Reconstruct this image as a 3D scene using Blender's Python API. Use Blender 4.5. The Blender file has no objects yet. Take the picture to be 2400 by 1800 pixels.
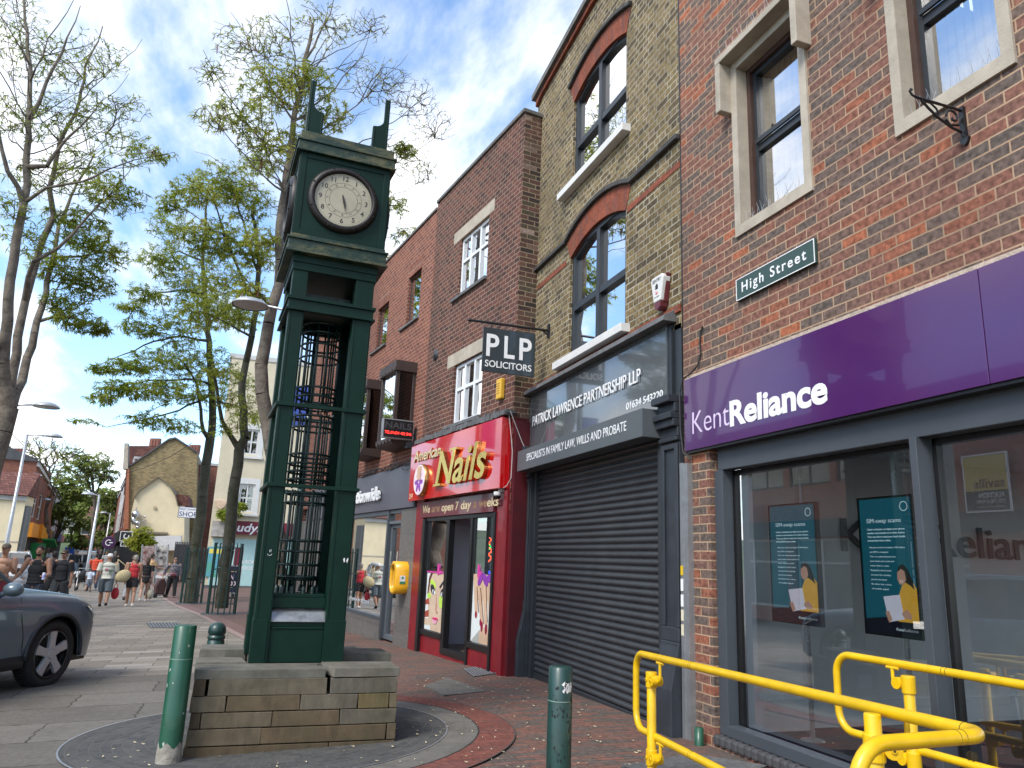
import bpy, bmesh, math, random
import numpy as np
from mathutils import Vector, Matrix
random.seed(7); rng = np.random.default_rng(7)
S = bpy.context.scene
COL = S.collection
R = math.radians

# ---------------------------------------------------------------- camera
F_PX, YAW, PITCH, ROLL = 1764.17, 0.331662, 0.231065, 0.0402664     # solved from the street's vanishing points
def cam_axes():
    cy, sy = math.cos(YAW), math.sin(YAW)
    fw = Vector((sy*math.cos(PITCH), cy*math.cos(PITCH), math.sin(PITCH)))
    r0 = Vector((cy, -sy, 0)); u0 = r0.cross(fw)
    return r0*math.cos(ROLL)+u0*math.sin(ROLL), -r0*math.sin(ROLL)+u0*math.cos(ROLL), fw
CR, CU, CF = cam_axes()
cd = bpy.data.cameras.new('camera'); cam = bpy.data.objects.new('camera', cd); COL.objects.link(cam)
cd.sensor_width = 36; cd.lens = 36*F_PX/2400; cd.clip_start = .05; cd.clip_end = 2000
cam.matrix_world = Matrix(((CR.x, CU.x, -CF.x, 0), (CR.y, CU.y, -CF.y, 0), (CR.z, CU.z, -CF.z, 0), (0, 0, 0, 1)))
S.camera = cam
# ---------------------------------------------------------------- light
SUN_AZ, SUN_EL = R(-125), R(46)        # azimuth from +Y towards +X: the sun stands behind the camera's left shoulder
sd = bpy.data.lights.new('sun', 'SUN'); sun = bpy.data.objects.new('sun', sd); COL.objects.link(sun)
sd.energy = 2.1; sd.angle = R(22); sd.color = (1, .95, .87)
sdir = Vector((math.sin(SUN_AZ)*math.cos(SUN_EL), math.cos(SUN_AZ)*math.cos(SUN_EL), math.sin(SUN_EL)))
sun.rotation_euler = sdir.to_track_quat('Z', 'Y').to_euler()
w = bpy.data.worlds.new('World'); S.world = w; w.use_nodes = True
nt = w.node_tree; N = nt.nodes; L = nt.links; N.clear()
def wn(t, **k):
    n = N.new(t)
    for a, b in k.items(): setattr(n, a, b)
    return n
out = wn('ShaderNodeOutputWorld'); bg = wn('ShaderNodeBackground'); bg.inputs[1].default_value = .14
sky = wn('ShaderNodeTexSky'); sky.sky_type = 'NISHITA'; sky.sun_disc = False
sky.sun_elevation = SUN_EL; sky.sun_rotation = SUN_AZ; sky.altitude = 50; sky.air_density = 1.0; sky.dust_density = .6; sky.ozone_density = 3.5
tc = wn('ShaderNodeTexCoord'); sx = wn('ShaderNodeSeparateXYZ'); L.new(tc.outputs['Generated'], sx.inputs[0])
def wm(op, a, b=None):
    n = wn('ShaderNodeMath', operation=op)
    for i, v in enumerate((a, b)):
        if v is None: continue
        if isinstance(v, (int, float)): n.inputs[i].default_value = v
        else: L.new(v, n.inputs[i])
    return n.outputs[0]
zz = wm('ADD', wm('MAXIMUM', sx.outputs[2], 0.0), .16)
cx = wm('DIVIDE', sx.outputs[0], zz); cyy = wm('DIVIDE', sx.outputs[1], zz)
cv = wn('ShaderNodeCombineXYZ'); L.new(cx, cv.inputs[0]); L.new(cyy, cv.inputs[1])
mp = wn('ShaderNodeMapping'); mp.inputs['Rotation'].default_value = (0, 0, R(35)); mp.inputs['Scale'].default_value = (1.15, .55, 1); mp.inputs['Location'].default_value = (3.1, 1.7, 0)
L.new(cv.outputs[0], mp.inputs[0])
n1 = wn('ShaderNodeTexNoise'); n1.inputs['Scale'].default_value = 1.25; n1.inputs['Detail'].default_value = 9; n1.inputs['Roughness'].default_value = .55; n1.inputs['Distortion'].default_value = .25
n2 = wn('ShaderNodeTexNoise'); n2.inputs['Scale'].default_value = 5.5; n2.inputs['Detail'].default_value = 8; n2.inputs['Roughness'].default_value = .6
L.new(mp.outputs[0], n1.inputs[0]); L.new(mp.outputs[0], n2.inputs[0])
mixn = wm('ADD', wm('MULTIPLY', n1.outputs[0], .72), wm('MULTIPLY', n2.outputs[0], .28))
mr = wn('ShaderNodeMapRange'); mr.interpolation_type = 'SMOOTHSTEP'; mr.inputs[1].default_value = .43; mr.inputs[2].default_value = .585
L.new(mixn, mr.inputs[0])
cr = wn('ShaderNodeValToRGB'); cr.color_ramp.elements[0].position = .42; cr.color_ramp.elements[0].color = (4.7, 5.1, 5.6, 1)
cr.color_ramp.elements[1].position = .62; cr.color_ramp.elements[1].color = (6.5, 6.45, 6.4, 1); L.new(mixn, cr.inputs[0])
mx = wn('ShaderNodeMix'); mx.data_type = 'RGBA'
L.new(wm('MULTIPLY', mr.outputs[0], .94), mx.inputs[0]); sb = wn('ShaderNodeVectorMath', operation='MULTIPLY'); sb.inputs[1].default_value = (1.35, 1.42, 1.42); L.new(sky.outputs[0], sb.inputs[0]); L.new(sb.outputs[0], mx.inputs[6]); L.new(cr.outputs[0], mx.inputs[7])
L.new(mx.outputs[2], bg.inputs[0]); L.new(bg.outputs[0], out.inputs[0])
S.view_settings.view_transform = 'Standard'; S.view_settings.look = 'None'; S.view_settings.gamma = 1; S.view_settings.exposure = .86
S.cycles.use_denoising = True; S.cycles.max_bounces = 8; S.cycles.transparent_max_bounces = 16; S.cycles.sample_clamp_indirect = 6
S.cycles.caustics_reflective = False; S.cycles.caustics_refractive = False

# ---------------------------------------------------------------- where a pixel of the 2400 x 1800 photo lies on a real plane
def ray(px, py): return CF*F_PX + CR*(px-1200) - CU*(py-900)
def onX(px, py, X): d = ray(px, py); return d*(X/d.x)
def onY(px, py, Y): d = ray(px, py); return d*(Y/d.y)
def onZ(px, py, Z): d = ray(px, py); return d*(Z/d.z)
def gz(x, y):                                                       # the street falls gently away and towards its left side
    return -1.25-.02*min(y, 30)-.002*max(y-30, 0)+.035*(max(-4, min(2, x))-2)
# ---------------------------------------------------------------- helpers
class MB:
    def __init__(s): s.v = []; s.f = []
    def box(s, x0, x1, y0, y1, z0, z1):
        if x0 > x1: x0, x1 = x1, x0
        if y0 > y1: y0, y1 = y1, y0
        if z0 > z1: z0, z1 = z1, z0
        b = len(s.v)
        s.v += [(x0,y0,z0),(x1,y0,z0),(x1,y1,z0),(x0,y1,z0),(x0,y0,z1),(x1,y0,z1),(x1,y1,z1),(x0,y1,z1)]
        s.f += [tuple(b+i for i in q) for q in ((0,3,2,1),(4,5,6,7),(0,1,5,4),(1,2,6,5),(2,3,7,6),(3,0,4,7))]
        return s
    def quad(s, *p):
        b = len(s.v); s.v += [tuple(q) for q in p]; s.f.append(tuple(range(b, b+len(p)))); return s
    def prism(s, poly, axis, a, b):
        """poly in the other two axes (in xyz order), extruded along axis from a to b"""
        def mk(p, t): 
            q = list(p); q.insert(axis, t); return tuple(q)
        n = len(poly); k = len(s.v)
        s.v += [mk(p, a) for p in poly]+[mk(p, b) for p in poly]
        s.f.append(tuple(k+i for i in range(n))[::-1]); s.f.append(tuple(k+n+i for i in range(n)))
        for i in range(n): j = (i+1) % n; s.f.append((k+i, k+j, k+n+j, k+n+i))
        return s
    def tube(s, pts, r, n=8, caps=True):
        pts = [Vector(p) for p in pts]; m = len(pts)
        rs = r if isinstance(r, (list, tuple)) else [r]*m
        t0 = (pts[1]-pts[0]).normalized()
        up = Vector((0, 0, 1)) if abs(t0.z) < .9 else Vector((1, 0, 0))
        a = t0.cross(up).normalized(); k = len(s.v)
        for i in range(m):
            t = (pts[min(i+1, m-1)]-pts[max(i-1, 0)])
            if t.length < 1e-9: t = t0
            t.normalize(); a = (a-t*a.dot(t))
            if a.length < 1e-6: a = t.orthogonal()
            a.normalize(); b = t.cross(a)
            for j in range(n):
                th = 2*math.pi*j/n; q = pts[i]+(a*math.cos(th)+b*math.sin(th))*rs[i]; s.v.append(tuple(q))
        for i in range(m-1):
            for j in range(n):
                j2 = (j+1) % n; s.f.append((k+i*n+j, k+i*n+j2, k+(i+1)*n+j2, k+(i+1)*n+j))
        if caps:
            s.f.append(tuple(k+j for j in range(n))[::-1]); s.f.append(tuple(k+(m-1)*n+j for j in range(n)))
        return s
    def lathe(s, prof, c=(0, 0, 0), n=24, axis=2, a0=0, a1=2*math.pi):
        k = len(s.v); m = len(prof); full = abs(a1-a0-2*math.pi) < 1e-6; nn = n if full else n+1
        for i in range(nn):
            th = a0+(a1-a0)*i/n; ct, st = math.cos(th), math.sin(th)
            for (rr, h) in prof:
                p = (rr*ct, rr*st, h) if axis == 2 else ((h, rr*ct, rr*st) if axis == 0 else (rr*st, h, rr*ct))
                s.v.append((c[0]+p[0], c[1]+p[1], c[2]+p[2]))
        for i in range(n):
            i2 = (i+1) % nn
            for j in range(m-1): s.f.append((k+i*m+j, k+i2*m+j, k+i2*m+j+1, k+i*m+j+1))
        return s
    def ball(s, c, r, n=12, m=8):
        rx, ry, rz = r if isinstance(r, (list, tuple)) else (r, r, r); k = len(s.v)
        for i in range(m+1):
            ph = math.pi*i/m
            for j in range(n):
                th = 2*math.pi*j/n; s.v.append((c[0]+rx*math.sin(ph)*math.cos(th), c[1]+ry*math.sin(ph)*math.sin(th), c[2]+rz*math.cos(ph)))
        for i in range(m):
            for j in range(n):
                j2 = (j+1) % n; s.f.append((k+i*n+j, k+(i+1)*n+j, k+(i+1)*n+j2, k+i*n+j2))
        return s
    def xf(s, M, start=0):
        for i in range(start, len(s.v)): s.v[i] = tuple(M @ Vector(s.v[i]))
        return s
    def build(s, name, m, parent=None, smooth=False, bevel=0, loc=None, rotz=None, remesh=0, merge=0):
        me = bpy.data.meshes.new(name); me.from_pydata(s.v, [], s.f); me.validate()
        if merge or smooth:
            bm = bmesh.new(); bm.from_mesh(me)
            bmesh.ops.remove_doubles(bm, verts=bm.verts, dist=merge or 1e-5); bmesh.ops.recalc_face_normals(bm, faces=bm.faces)
            bm.to_mesh(me); bm.free()
        for mm in (m if isinstance(m, (list, tuple)) else [m]): me.materials.append(mm)
        o = bpy.data.objects.new(name, me); COL.objects.link(o)
        if smooth: me.polygons.foreach_set('use_smooth', [True]*len(me.polygons))
        if bevel:
            b = o.modifiers.new('bevel', 'BEVEL'); b.width = bevel; b.segments = 2; b.limit_method = 'ANGLE'; b.angle_limit = R(40)
        if remesh:
            b = o.modifiers.new('remesh', 'REMESH'); b.mode = 'VOXEL'; b.voxel_size = remesh; b.use_smooth_shade = True
        if parent: o.parent = parent
        if loc is not None: o.location = loc
        if rotz is not None: o.rotation_euler = (0, 0, rotz)
        return o
def tag(o, label=None, cat=None, group=None, kind=None):
    if label: o['label'] = label
    if cat: o['category'] = cat
    if group: o['group'] = group
    if kind: o['kind'] = kind
    return o
def thing(name, label, cat, loc=(0, 0, 0), rotz=0, group=None):
    o = bpy.data.objects.new(name, None); COL.objects.link(o); o.empty_display_size = .2
    o.location = loc; o.rotation_euler = (0, 0, rotz); return tag(o, label, cat, group)
def dup(root, loc=None, rotz=None, label=None, group=None):
    def cp(o, par):
        c = o.copy(); COL.objects.link(c); c.parent = par
        for ch in list(o.children): cp(ch, c)
        return c
    r = cp(root, None)
    if loc is not None: r.location = loc
    if rotz is not None: r.rotation_euler = (0, 0, rotz)
    if label: r['label'] = label
    if group: r['group'] = group
    return r
def text(name, s, size, m, parent, M, depth=.004, bold=0., shear=0., sx=1., align='LEFT', spacing=1.):
    c = bpy.data.curves.new('t', 'FONT'); c.body = s; c.size = size; c.extrude = depth; c.offset = bold; c.shear = shear
    c.align_x = align; c.space_character = spacing; c.resolution_u = 4
    o = bpy.data.objects.new('t', c); COL.objects.link(o)
    me = bpy.data.meshes.new_from_object(o.evaluated_get(bpy.context.evaluated_depsgraph_get()))
    bpy.data.objects.remove(o); bpy.data.curves.remove(c)
    me.transform(M @ Matrix.Diagonal((sx, 1, 1, 1))); me.name = name; me.materials.clear(); me.materials.append(m)
    q = bpy.data.objects.new(name, me); COL.objects.link(q)
    if parent: q.parent = parent
    return q
def TM(x, n, p):        # matrix for lettering: reading direction x, facing n, origin p
    x = Vector(x).normalized(); n = Vector(n).normalized(); y = n.cross(x); p = Vector(p)
    return Matrix(((x.x, y.x, n.x, p.x), (x.y, y.y, n.y, p.y), (x.z, y.z, n.z, p.z), (0, 0, 0, 1)))
# facade frames: local x runs away down the street, local y out of the wall over the pavement
def TF(u, w_, z): return TM((-1, 0, 0), (0, 1, 0), (u, w_, z))
# ---------------------------------------------------------------- materials
MC = {}
def newmat(name):
    m = bpy.data.materials.new(name); m.use_nodes = True; t = m.node_tree
    b = t.nodes['Principled BSDF']; return m, t, b
def setp(b, **k):
    for a, v in k.items():
        nm = {'rough': 'Roughness', 'metal': 'Metallic', 'spec': 'Specular IOR Level', 'coat': 'Coat Weight', 'trans': 'Transmission Weight', 'ior': 'IOR', 'alpha': 'Alpha'}[a]
        b.inputs[nm].default_value = v
def mat(name, col, rough=.6, metal=0., var=.15, scale=6., bump=0., bscale=40., coat=0., spec=.5, col2=None, detail=6):
    """plain surface with procedural mottling: colour wanders between col and col2"""
    if name in MC: return MC[name]
    m, t, b = newmat(name); setp(b, rough=rough, metal=metal, spec=spec, coat=coat)
    n = t.nodes.new('ShaderNodeTexNoise'); n.inputs['Scale'].default_value = scale; n.inputs['Detail'].default_value = detail; n.inputs['Roughness'].default_value = .65
    c = t.nodes.new('ShaderNodeTexCoord'); t.links.new(c.outputs['Object'], n.inputs[0])
    rp = t.nodes.new('ShaderNodeValToRGB'); e = rp.color_ramp.elements
    e[0].position = .36; e[1].position = .66
    if col2 is None: col2 = tuple(x*(1-var) for x in col)
    e[0].color = (*col2, 1); e[1].color = (*col, 1)
    t.links.new(n.outputs[0], rp.inputs[0]); t.links.new(rp.outputs[0], b.inputs['Base Color'])
    rm = t.nodes.new('ShaderNodeMapRange'); rm.inputs[3].default_value = min(1, rough+.12); rm.inputs[4].default_value = max(.02, rough-.08)
    t.links.new(n.outputs[0], rm.inputs[0]); t.links.new(rm.outputs[0], b.inputs['Roughness'])
    if bump:
        n2 = t.nodes.new('ShaderNodeTexNoise'); n2.inputs['Scale'].default_value = bscale; n2.inputs['Detail'].default_value = 5
        t.links.new(c.outputs['Object'], n2.inputs[0]); bp = t.nodes.new('ShaderNodeBump'); bp.inputs['Strength'].default_value = bump; bp.inputs['Distance'].default_value = .02
        t.links.new(n2.outputs[0], bp.inputs['Height']); t.links.new(bp.outputs[0], b.inputs['Normal'])
    MC[name] = m; return m
def emis(name, col, s):
    if name in MC: return MC[name]
    m, t, b = newmat(name); b.inputs['Base Color'].default_value = (*col, 1); b.inputs['Emission Color'].default_value = (*col, 1); b.inputs['Emission Strength'].default_value = s
    MC[name] = m; return m
def brick(name, ramp, mortar, bw=.225, bh=.075, ms=.010, squash=1., sqf=2, off=.5, dirt=.25, bump=.5, dirtcol=(.03, .028, .025), rough=.85, plan=False, dscale=.55, mvar=.3, fleck=.25):
    """coursed masonry: every unit takes its own colour from the ramp"""
    if name in MC: return MC[name]
    m, t, b = newmat(name); setp(b, rough=rough, spec=.25); n = t.nodes; l = t.links
    c = n.new('ShaderNodeTexCoord'); sp = n.new('ShaderNodeSeparateXYZ'); l.new(c.outputs['Object'], sp.inputs[0])
    cb = n.new('ShaderNodeCombineXYZ')
    if plan: l.new(sp.outputs[0], cb.inputs[0]); l.new(sp.outputs[1], cb.inputs[1])
    else:
        ad = n.new('ShaderNodeMath'); l.new(sp.outputs[0], ad.inputs[0]); l.new(sp.outputs[1], ad.inputs[1]); l.new(ad.outputs[0], cb.inputs[0]); l.new(sp.outputs[2], cb.inputs[1])
    # small wobble so that joints are not ruler-straight
    wv = n.new('ShaderNodeTexNoise'); wv.inputs['Scale'].default_value = 9; l.new(c.outputs['Object'], wv.inputs[0])
    ws = n.new('ShaderNodeVectorMath'); ws.operation = 'MULTIPLY_ADD'; ws.inputs[1].default_value = (bh*.10,)*3; l.new(wv.outputs['Color'], ws.inputs[0]); l.new(cb.outputs[0], ws.inputs[2])
    br = n.new('ShaderNodeTexBrick'); br.offset = off; br.squash = squash; br.squash_frequency = sqf
    br.inputs['Color1'].default_value = (0, 0, 0, 1); br.inputs['Color2'].default_value = (1, 1, 1, 1); br.inputs['Mortar'].default_value = (.5, .5, .5, 1)
    br.inputs['Scale'].default_value = 1; br.inputs['Mortar Size'].default_value = ms*.5; br.inputs['Mortar Smooth'].default_value = .15; br.inputs['Bias'].default_value = 0
    br.inputs['Brick Width'].default_value = bw; br.inputs['Row Height'].default_value = bh; l.new(ws.outputs[0], br.inputs[0])
    rp = n.new('ShaderNodeValToRGB'); rp.color_ramp.interpolation = 'LINEAR'; e = rp.color_ramp.elements
    while len(e) < len(ramp): e.new(.5)
    for i, (p, cc) in enumerate(ramp): e[i].position = p; e[i].color = (*cc, 1)
    l.new(br.outputs['Color'], rp.inputs[0])
    # flecks inside a brick
    fn = n.new('ShaderNodeTexNoise'); fn.inputs['Scale'].default_value = 26; fn.inputs['Detail'].default_value = 6; l.new(c.outputs['Object'], fn.inputs[0])
    fr = n.new('ShaderNodeMapRange'); fr.inputs[1].default_value = .3; fr.inputs[2].default_value = .7; fr.inputs[3].default_value = 1-fleck; fr.inputs[4].default_value = 1+fleck; l.new(fn.outputs[0], fr.inputs[0])
    ml = n.new('ShaderNodeVectorMath'); ml.operation = 'SCALE'; l.new(rp.outputs[0], ml.inputs[0]); l.new(fr.outputs[0], ml.inputs['Scale'])
    mo = n.new('ShaderNodeVectorMath'); mo.operation = 'SCALE'; mo.inputs[0].default_value = mortar
    mn = n.new('ShaderNodeTexNoise'); mn.inputs['Scale'].default_value = 2.2; l.new(c.outputs['Object'], mn.inputs[0])
    mrr = n.new('ShaderNodeMapRange'); mrr.inputs[1].default_value = .3; mrr.inputs[2].default_value = .7; mrr.inputs[3].default_value = 1-mvar; mrr.inputs[4].default_value = 1.0; l.new(mn.outputs[0], mrr.inputs[0]); l.new(mrr.outputs[0], mo.inputs['Scale'])
    mi = n.new('ShaderNodeMix'); mi.data_type = 'RGBA'; l.new(br.outputs['Fac'], mi.inputs[0]); l.new(ml.outputs[0], mi.inputs[6]); l.new(mo.outputs[0], mi.inputs[7])
    # weathering in broad patches and streaks
    dn = n.new('ShaderNodeTexNoise'); dn.inputs['Scale'].default_value = dscale; dn.inputs['Detail'].default_value = 8; dn.inputs['Roughness'].default_value = .65
    dm = n.new('ShaderNodeMapping'); dm.inputs['Scale'].default_value = (1, 1, 1 if plan else .35); l.new(c.outputs['Object'], dm.inputs[0]); l.new(dm.outputs[0], dn.inputs[0])
    dr = n.new('ShaderNodeMapRange'); dr.inputs[1].default_value = .5; dr.inputs[2].default_value = .72; dr.inputs[3].default_value = 0; dr.inputs[4].default_value = dirt; l.new(dn.outputs[0], dr.inputs[0])
    md = n.new('ShaderNodeMix'); md.data_type = 'RGBA'; l.new(dr.outputs[0], md.inputs[0]); l.new(mi.outputs[2], md.inputs[6]); md.inputs[7].default_value = (*dirtcol, 1)
    l.new(md.outputs[2], b.inputs['Base Color'])
    bu = n.new('ShaderNodeBump'); bu.inputs['Strength'].default_value = bump; bu.inputs['Distance'].default_value = .008
    hs = n.new('ShaderNodeMath'); hs.operation = 'MULTIPLY_ADD'; hs.inputs[1].default_value = -1; l.new(br.outputs['Fac'], hs.inputs[0]); l.new(fn.outputs[0], hs.inputs[2])
    l.new(hs.outputs[0], bu.inputs['Height']); l.new(bu.outputs[0], b.inputs['Normal'])
    MC[name] = m; return m
def glass(name, tint=(.9, .93, .93), refl=1.0, rough=0.0, ior=1.5):
    """window pane: mirror of the street over a clear view in, by Fresnel"""
    if name in MC: return MC[name]
    m = bpy.data.materials.new(name); m.use_nodes = True; t = m.node_tree; t.nodes.clear(); n = t.nodes; l = t.links
    o = n.new('ShaderNodeOutputMaterial'); a = n.new('ShaderNodeBsdfTransparent'); g = n.new('ShaderNodeBsdfGlossy'); x = n.new('ShaderNodeMixShader')
    a.inputs[0].default_value = (*tint, 1); g.inputs[0].default_value = (1, 1, 1, 1); g.inputs['Roughness'].default_value = rough
    fr = n.new('ShaderNodeFresnel'); fr.inputs[0].default_value = ior
    mm = n.new('ShaderNodeMath'); mm.operation = 'MULTIPLY_ADD'; mm.use_clamp = True; mm.inputs[1].default_value = 1.7*refl; mm.inputs[2].default_value = .025*refl
    l.new(fr.outputs[0], mm.inputs[0]); l.new(mm.outputs[0], x.inputs[0]); l.new(a.outputs[0], x.inputs[1]); l.new(g.outputs[0], x.inputs[2]); l.new(x.outputs[0], o.inputs[0])
    MC[name] = m; return m
def panels(u0, u1, z0, z1, holes, mb, w0=0., depth=.2, thick=None):
    """wall face in the local xz plane at y=w0 with rectangular openings (with reveals running back)"""
    us = sorted({u0, u1, *[h[0] for h in holes], *[h[1] for h in holes]}); zs = sorted({z0, z1, *[h[2] for h in holes], *[h[3] for h in holes]})
    us = [u for u in us if u0 <= u <= u1]; zs = [z for z in zs if z0 <= z <= z1]
    for i in range(len(us)-1):
        for j in range(len(zs)-1):
            uc, zc = (us[i]+us[i+1])/2, (zs[j]+zs[j+1])/2
            if any(h[0] < uc < h[1] and h[2] < zc < h[3] for h in holes): continue
            mb.quad((us[i+1], w0, zs[j]), (us[i], w0, zs[j]), (us[i], w0, zs[j+1]), (us[i+1], w0, zs[j+1]))
    for (a, b, c, d, *e) in holes:
        dp = e[0] if e else depth
        mb.quad((a, w0, c), (a, w0-dp, c), (a, w0-dp, d), (a, w0, d)); mb.quad((b, w0-dp, c), (b, w0, c), (b, w0, d), (b, w0-dp, d))
        mb.quad((a, w0-dp, c), (a, w0, c), (b, w0, c), (b, w0-dp, c)); mb.quad((a, w0, d), (a, w0-dp, d), (b, w0-dp, d), (b, w0, d))
    return mb
def frame(mb, u0, u1, z0, z1, w0, d, t, bars_u=(), bars_z=(), tb=None):
    tb = tb or t
    mb.box(u0, u0+t, w0-d, w0, z0, z1); mb.box(u1-t, u1, w0-d, w0, z0, z1)
    mb.box(u0+t, u1-t, w0-d, w0, z0, z0+t); mb.box(u0+t, u1-t, w0-d, w0, z1-t, z1)
    for z in bars_z: mb.box(u0+t, u1-t, w0-d+.004, w0-.004, z-tb/2, z+tb/2)
    for u in bars_u: mb.box(u-tb/2, u+tb/2, w0-d+.008, w0+.004, z0+t, z1-t)
    return mb
# ================================================================ materials of the place
BRK_A = brick('brick_multi', [(0, (.115, .090, .076)), (.32, (.142, .096, .078)), (.55, (.19, .090, .066)), (.8, (.205, .094, .068)), (.92, (.26, .094, .055)), (1, (.33, .11, .056))], (.46, .31, .20), ms=.0115, dirt=.2, fleck=.5)
BRK_B = brick('brick_stock', [(0, (.085, .063, .036)), (.25, (.128, .092, .046)), (.6, (.18, .130, .058)), (.88, (.23, .170, .082)), (1, (.16, .112, .066))], (.50, .45, .35), ms=.013, squash=.5, dirt=.45, dirtcol=(.05, .043, .033), dscale=.7, fleck=.5, mvar=.6)
BRK_C = brick('brick_brown', [(0, (.055, .030, .027)), (.4, (.11, .048, .039)), (.75, (.145, .058, .043)), (1, (.085, .05, .043))], (.38, .27, .19), bw=.17, ms=.011, squash=1.0, off=.5, dirt=.5, dirtcol=(.05, .036, .032), dscale=.5)
BRK_D = brick('brick_red', [(0, (.15, .05, .036)), (.5, (.21, .072, .046)), (1, (.25, .09, .058))], (.42, .33, .26), bw=.17, ms=.011, dirt=.15, dscale=.4)
BRK_RET = brick('brick_ragged', [(0, (.035, .03, .028)), (.35, (.10, .052, .042)), (.6, (.14, .07, .055)), (.8, (.07, .06, .04)), (.97, (.16, .10, .08)), (1, (.55, .45, .38))], (.34, .26, .17), ms=.014, dirt=.5, bump=1.0, dscale=1.1)
BRK_RED = brick('brick_gauged', [(0, (.20, .055, .03)), (.6, (.27, .075, .04)), (1, (.16, .06, .045))], (.2, .09, .06), bw=.075, bh=.3, ms=.006, off=0, dirt=.5, dirtcol=(.07, .05, .04), dscale=1.5)
BRK_FAR = brick('brick_far_yellow', [(0, (.16, .12, .06)), (.5, (.26, .19, .085)), (1, (.33, .245, .12))], (.36, .31, .22), ms=.011, dirt=.3)
BRK_ORG = brick('brick_far_orange', [(0, (.30, .09, .045)), (.5, (.40, .125, .055)), (1, (.33, .11, .07))], (.42, .32, .24), ms=.011, dirt=.35)
TILE = brick('roof_tile', [(0, (.10, .045, .038)), (.5, (.15, .06, .048)), (1, (.20, .09, .07))], (.06, .035, .03), bw=.17, bh=.13, ms=.018, dirt=.3)
STONE = mat('limestone', (.47, .41, .325), .8, var=.28, scale=3.5, bump=.15, bscale=60)
CONC = mat('concrete', (.34, .30, .24), .85, var=.3, scale=4, bump=.2)
GREYMETAL = mat('grey_frame', (.062, .072, .085), .42, var=.15, scale=2)
DKMETAL = mat('anthracite', (.026, .031, .037), .38, var=.2, scale=3)
PLPGREY = mat('plp_grey', (.085, .096, .104), .10, var=.08, scale=1.5, coat=1., spec=.6)
PLPBOX = mat('plp_box', (.085, .096, .102), .4, var=.08, scale=1.2)
PURPLE = mat('purple_panel', (.060, .014, .105), .16, var=.10, scale=.8, coat=.5, col2=(.075, .016, .10))
WHITE = mat('white_letter', (.82, .82, .82), .45, var=.04)
PINKW = mat('pink_letter', (.72, .58, .78), .45, var=.03)
WPAINT = mat('white_paint', (.72, .71, .68), .5, var=.12, scale=5)
BLACK = mat('black_gloss', (.012, .012, .013), .3, var=.2)
RED = mat('red_panel', (.55, .006, .008), .08, var=.06, scale=1.5, coat=.9, spec=.6)
DKRED = mat('red_paint', (.24, .010, .018), .38, var=.3, scale=3, coat=.2)
MAROON = mat('maroon', (.13, .022, .030), .3, var=.1, coat=.3)
GOLD = mat('gold_mirror', (.98, .66, .16), .2, metal=.9, var=.12, scale=5)
GOLD_SIDE = mat('gold_side', (.55, .27, .10), .25, metal=1., var=.1)
CREAM_GOLD = mat('cream_gold', (.78, .64, .38), .35, metal=.2, var=.15)
LEAD = mat('lead', (.15, .15, .15), .6, var=.4, scale=5, bump=.5, bscale=14)
SIGNGREEN = mat('sign_green', (.033, .072, .062), .3, var=.12, scale=3)
GLS = glass('shop_glass', (.93, .95, .95), 2.3, ior=1.52); GLSB = glass('blind_glass', (.92, .94, .94), 3.0, ior=1.8)
GLSU = glass('upper_glass', (.55, .58, .58), 1.6, ior=1.7)
GLSM = glass('mirror_glass', (.35, .38, .38), 2.6, ior=1.9)
DARKROOM = mat('dark_interior', (.03, .03, .032), .9, var=.3)  # near-black colour gives the rooms behind the panes their dimness
BLIND = mat('blind', (.72, .73, .74), .8, var=.06, scale=3)
CHROME = mat('chrome', (.75, .75, .75), .12, metal=1., var=.05)
STEEL = mat('galvanised', (.42, .43, .44), .45, metal=.7, var=.25, scale=8)
CABLE = mat('cable', (.02, .02, .02), .5)

# ================================================================ ground
def sheet(name, x0, x1, y0, y1, nx, ny, m, dz=0, keep=None):
    xs = np.linspace(x0, x1, nx+1); ys = np.linspace(y0, y1, ny+1); mb = MB()
    for y in ys:
        for x in xs: mb.v.append((x, y, gz(x, y)+dz))
    for j in range(ny):
        for i in range(nx):
            if keep and not keep((xs[i]+xs[i+1])/2, (ys[j]+ys[j+1])/2): continue
            a = j*(nx+1)+i; mb.f.append((a, a+1, a+nx+2, a+nx+1))
    return tag(mb.build(name, m), kind='structure')
GRANITE = brick('granite_slab', [(0, (.175, .152, .125)), (.5, (.22, .192, .158)), (.9, (.255, .225, .188)), (1, (.31, .285, .25))], (.075, .068, .06), bw=.62, bh=.30, ms=.014, plan=True, dirt=.45, dirtcol=(.10, .09, .08), bump=.35, fleck=.16)
SLATE = brick('slate_flag', [(0, (.105, .095, .082)), (.4, (.14, .128, .110)), (.8, (.165, .152, .130)), (1, (.13, .112, .088))], (.07, .062, .052), bw=1.35, bh=.8, ms=.018, plan=True, dirt=.5, dirtcol=(.075, .068, .055), bump=.4, fleck=.16, dscale=1.0)
CLAY = brick('clay_paver', [(0, (.10, .085, .075)), (.35, (.125, .092, .078)), (.55, (.165, .088, .068)), (.8, (.19, .092, .070)), (1, (.15, .088, .074))], (.08, .066, .054), bw=.215, bh=.072, ms=.008, plan=True, dirt=.45, dirtcol=(.07, .058, .05), bump=.5, fleck=.3, dscale=.9)
SETT = brick('dark_sett', [(0, (.060, .061, .061)), (.6, (.078, .078, .076)), (1, (.092, .090, .086))], (.12, .115, .105), bw=.12, bh=.075, ms=.009, plan=True, dirt=.6, dirtcol=(.07, .07, .068), bump=.5, fleck=.2)
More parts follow.
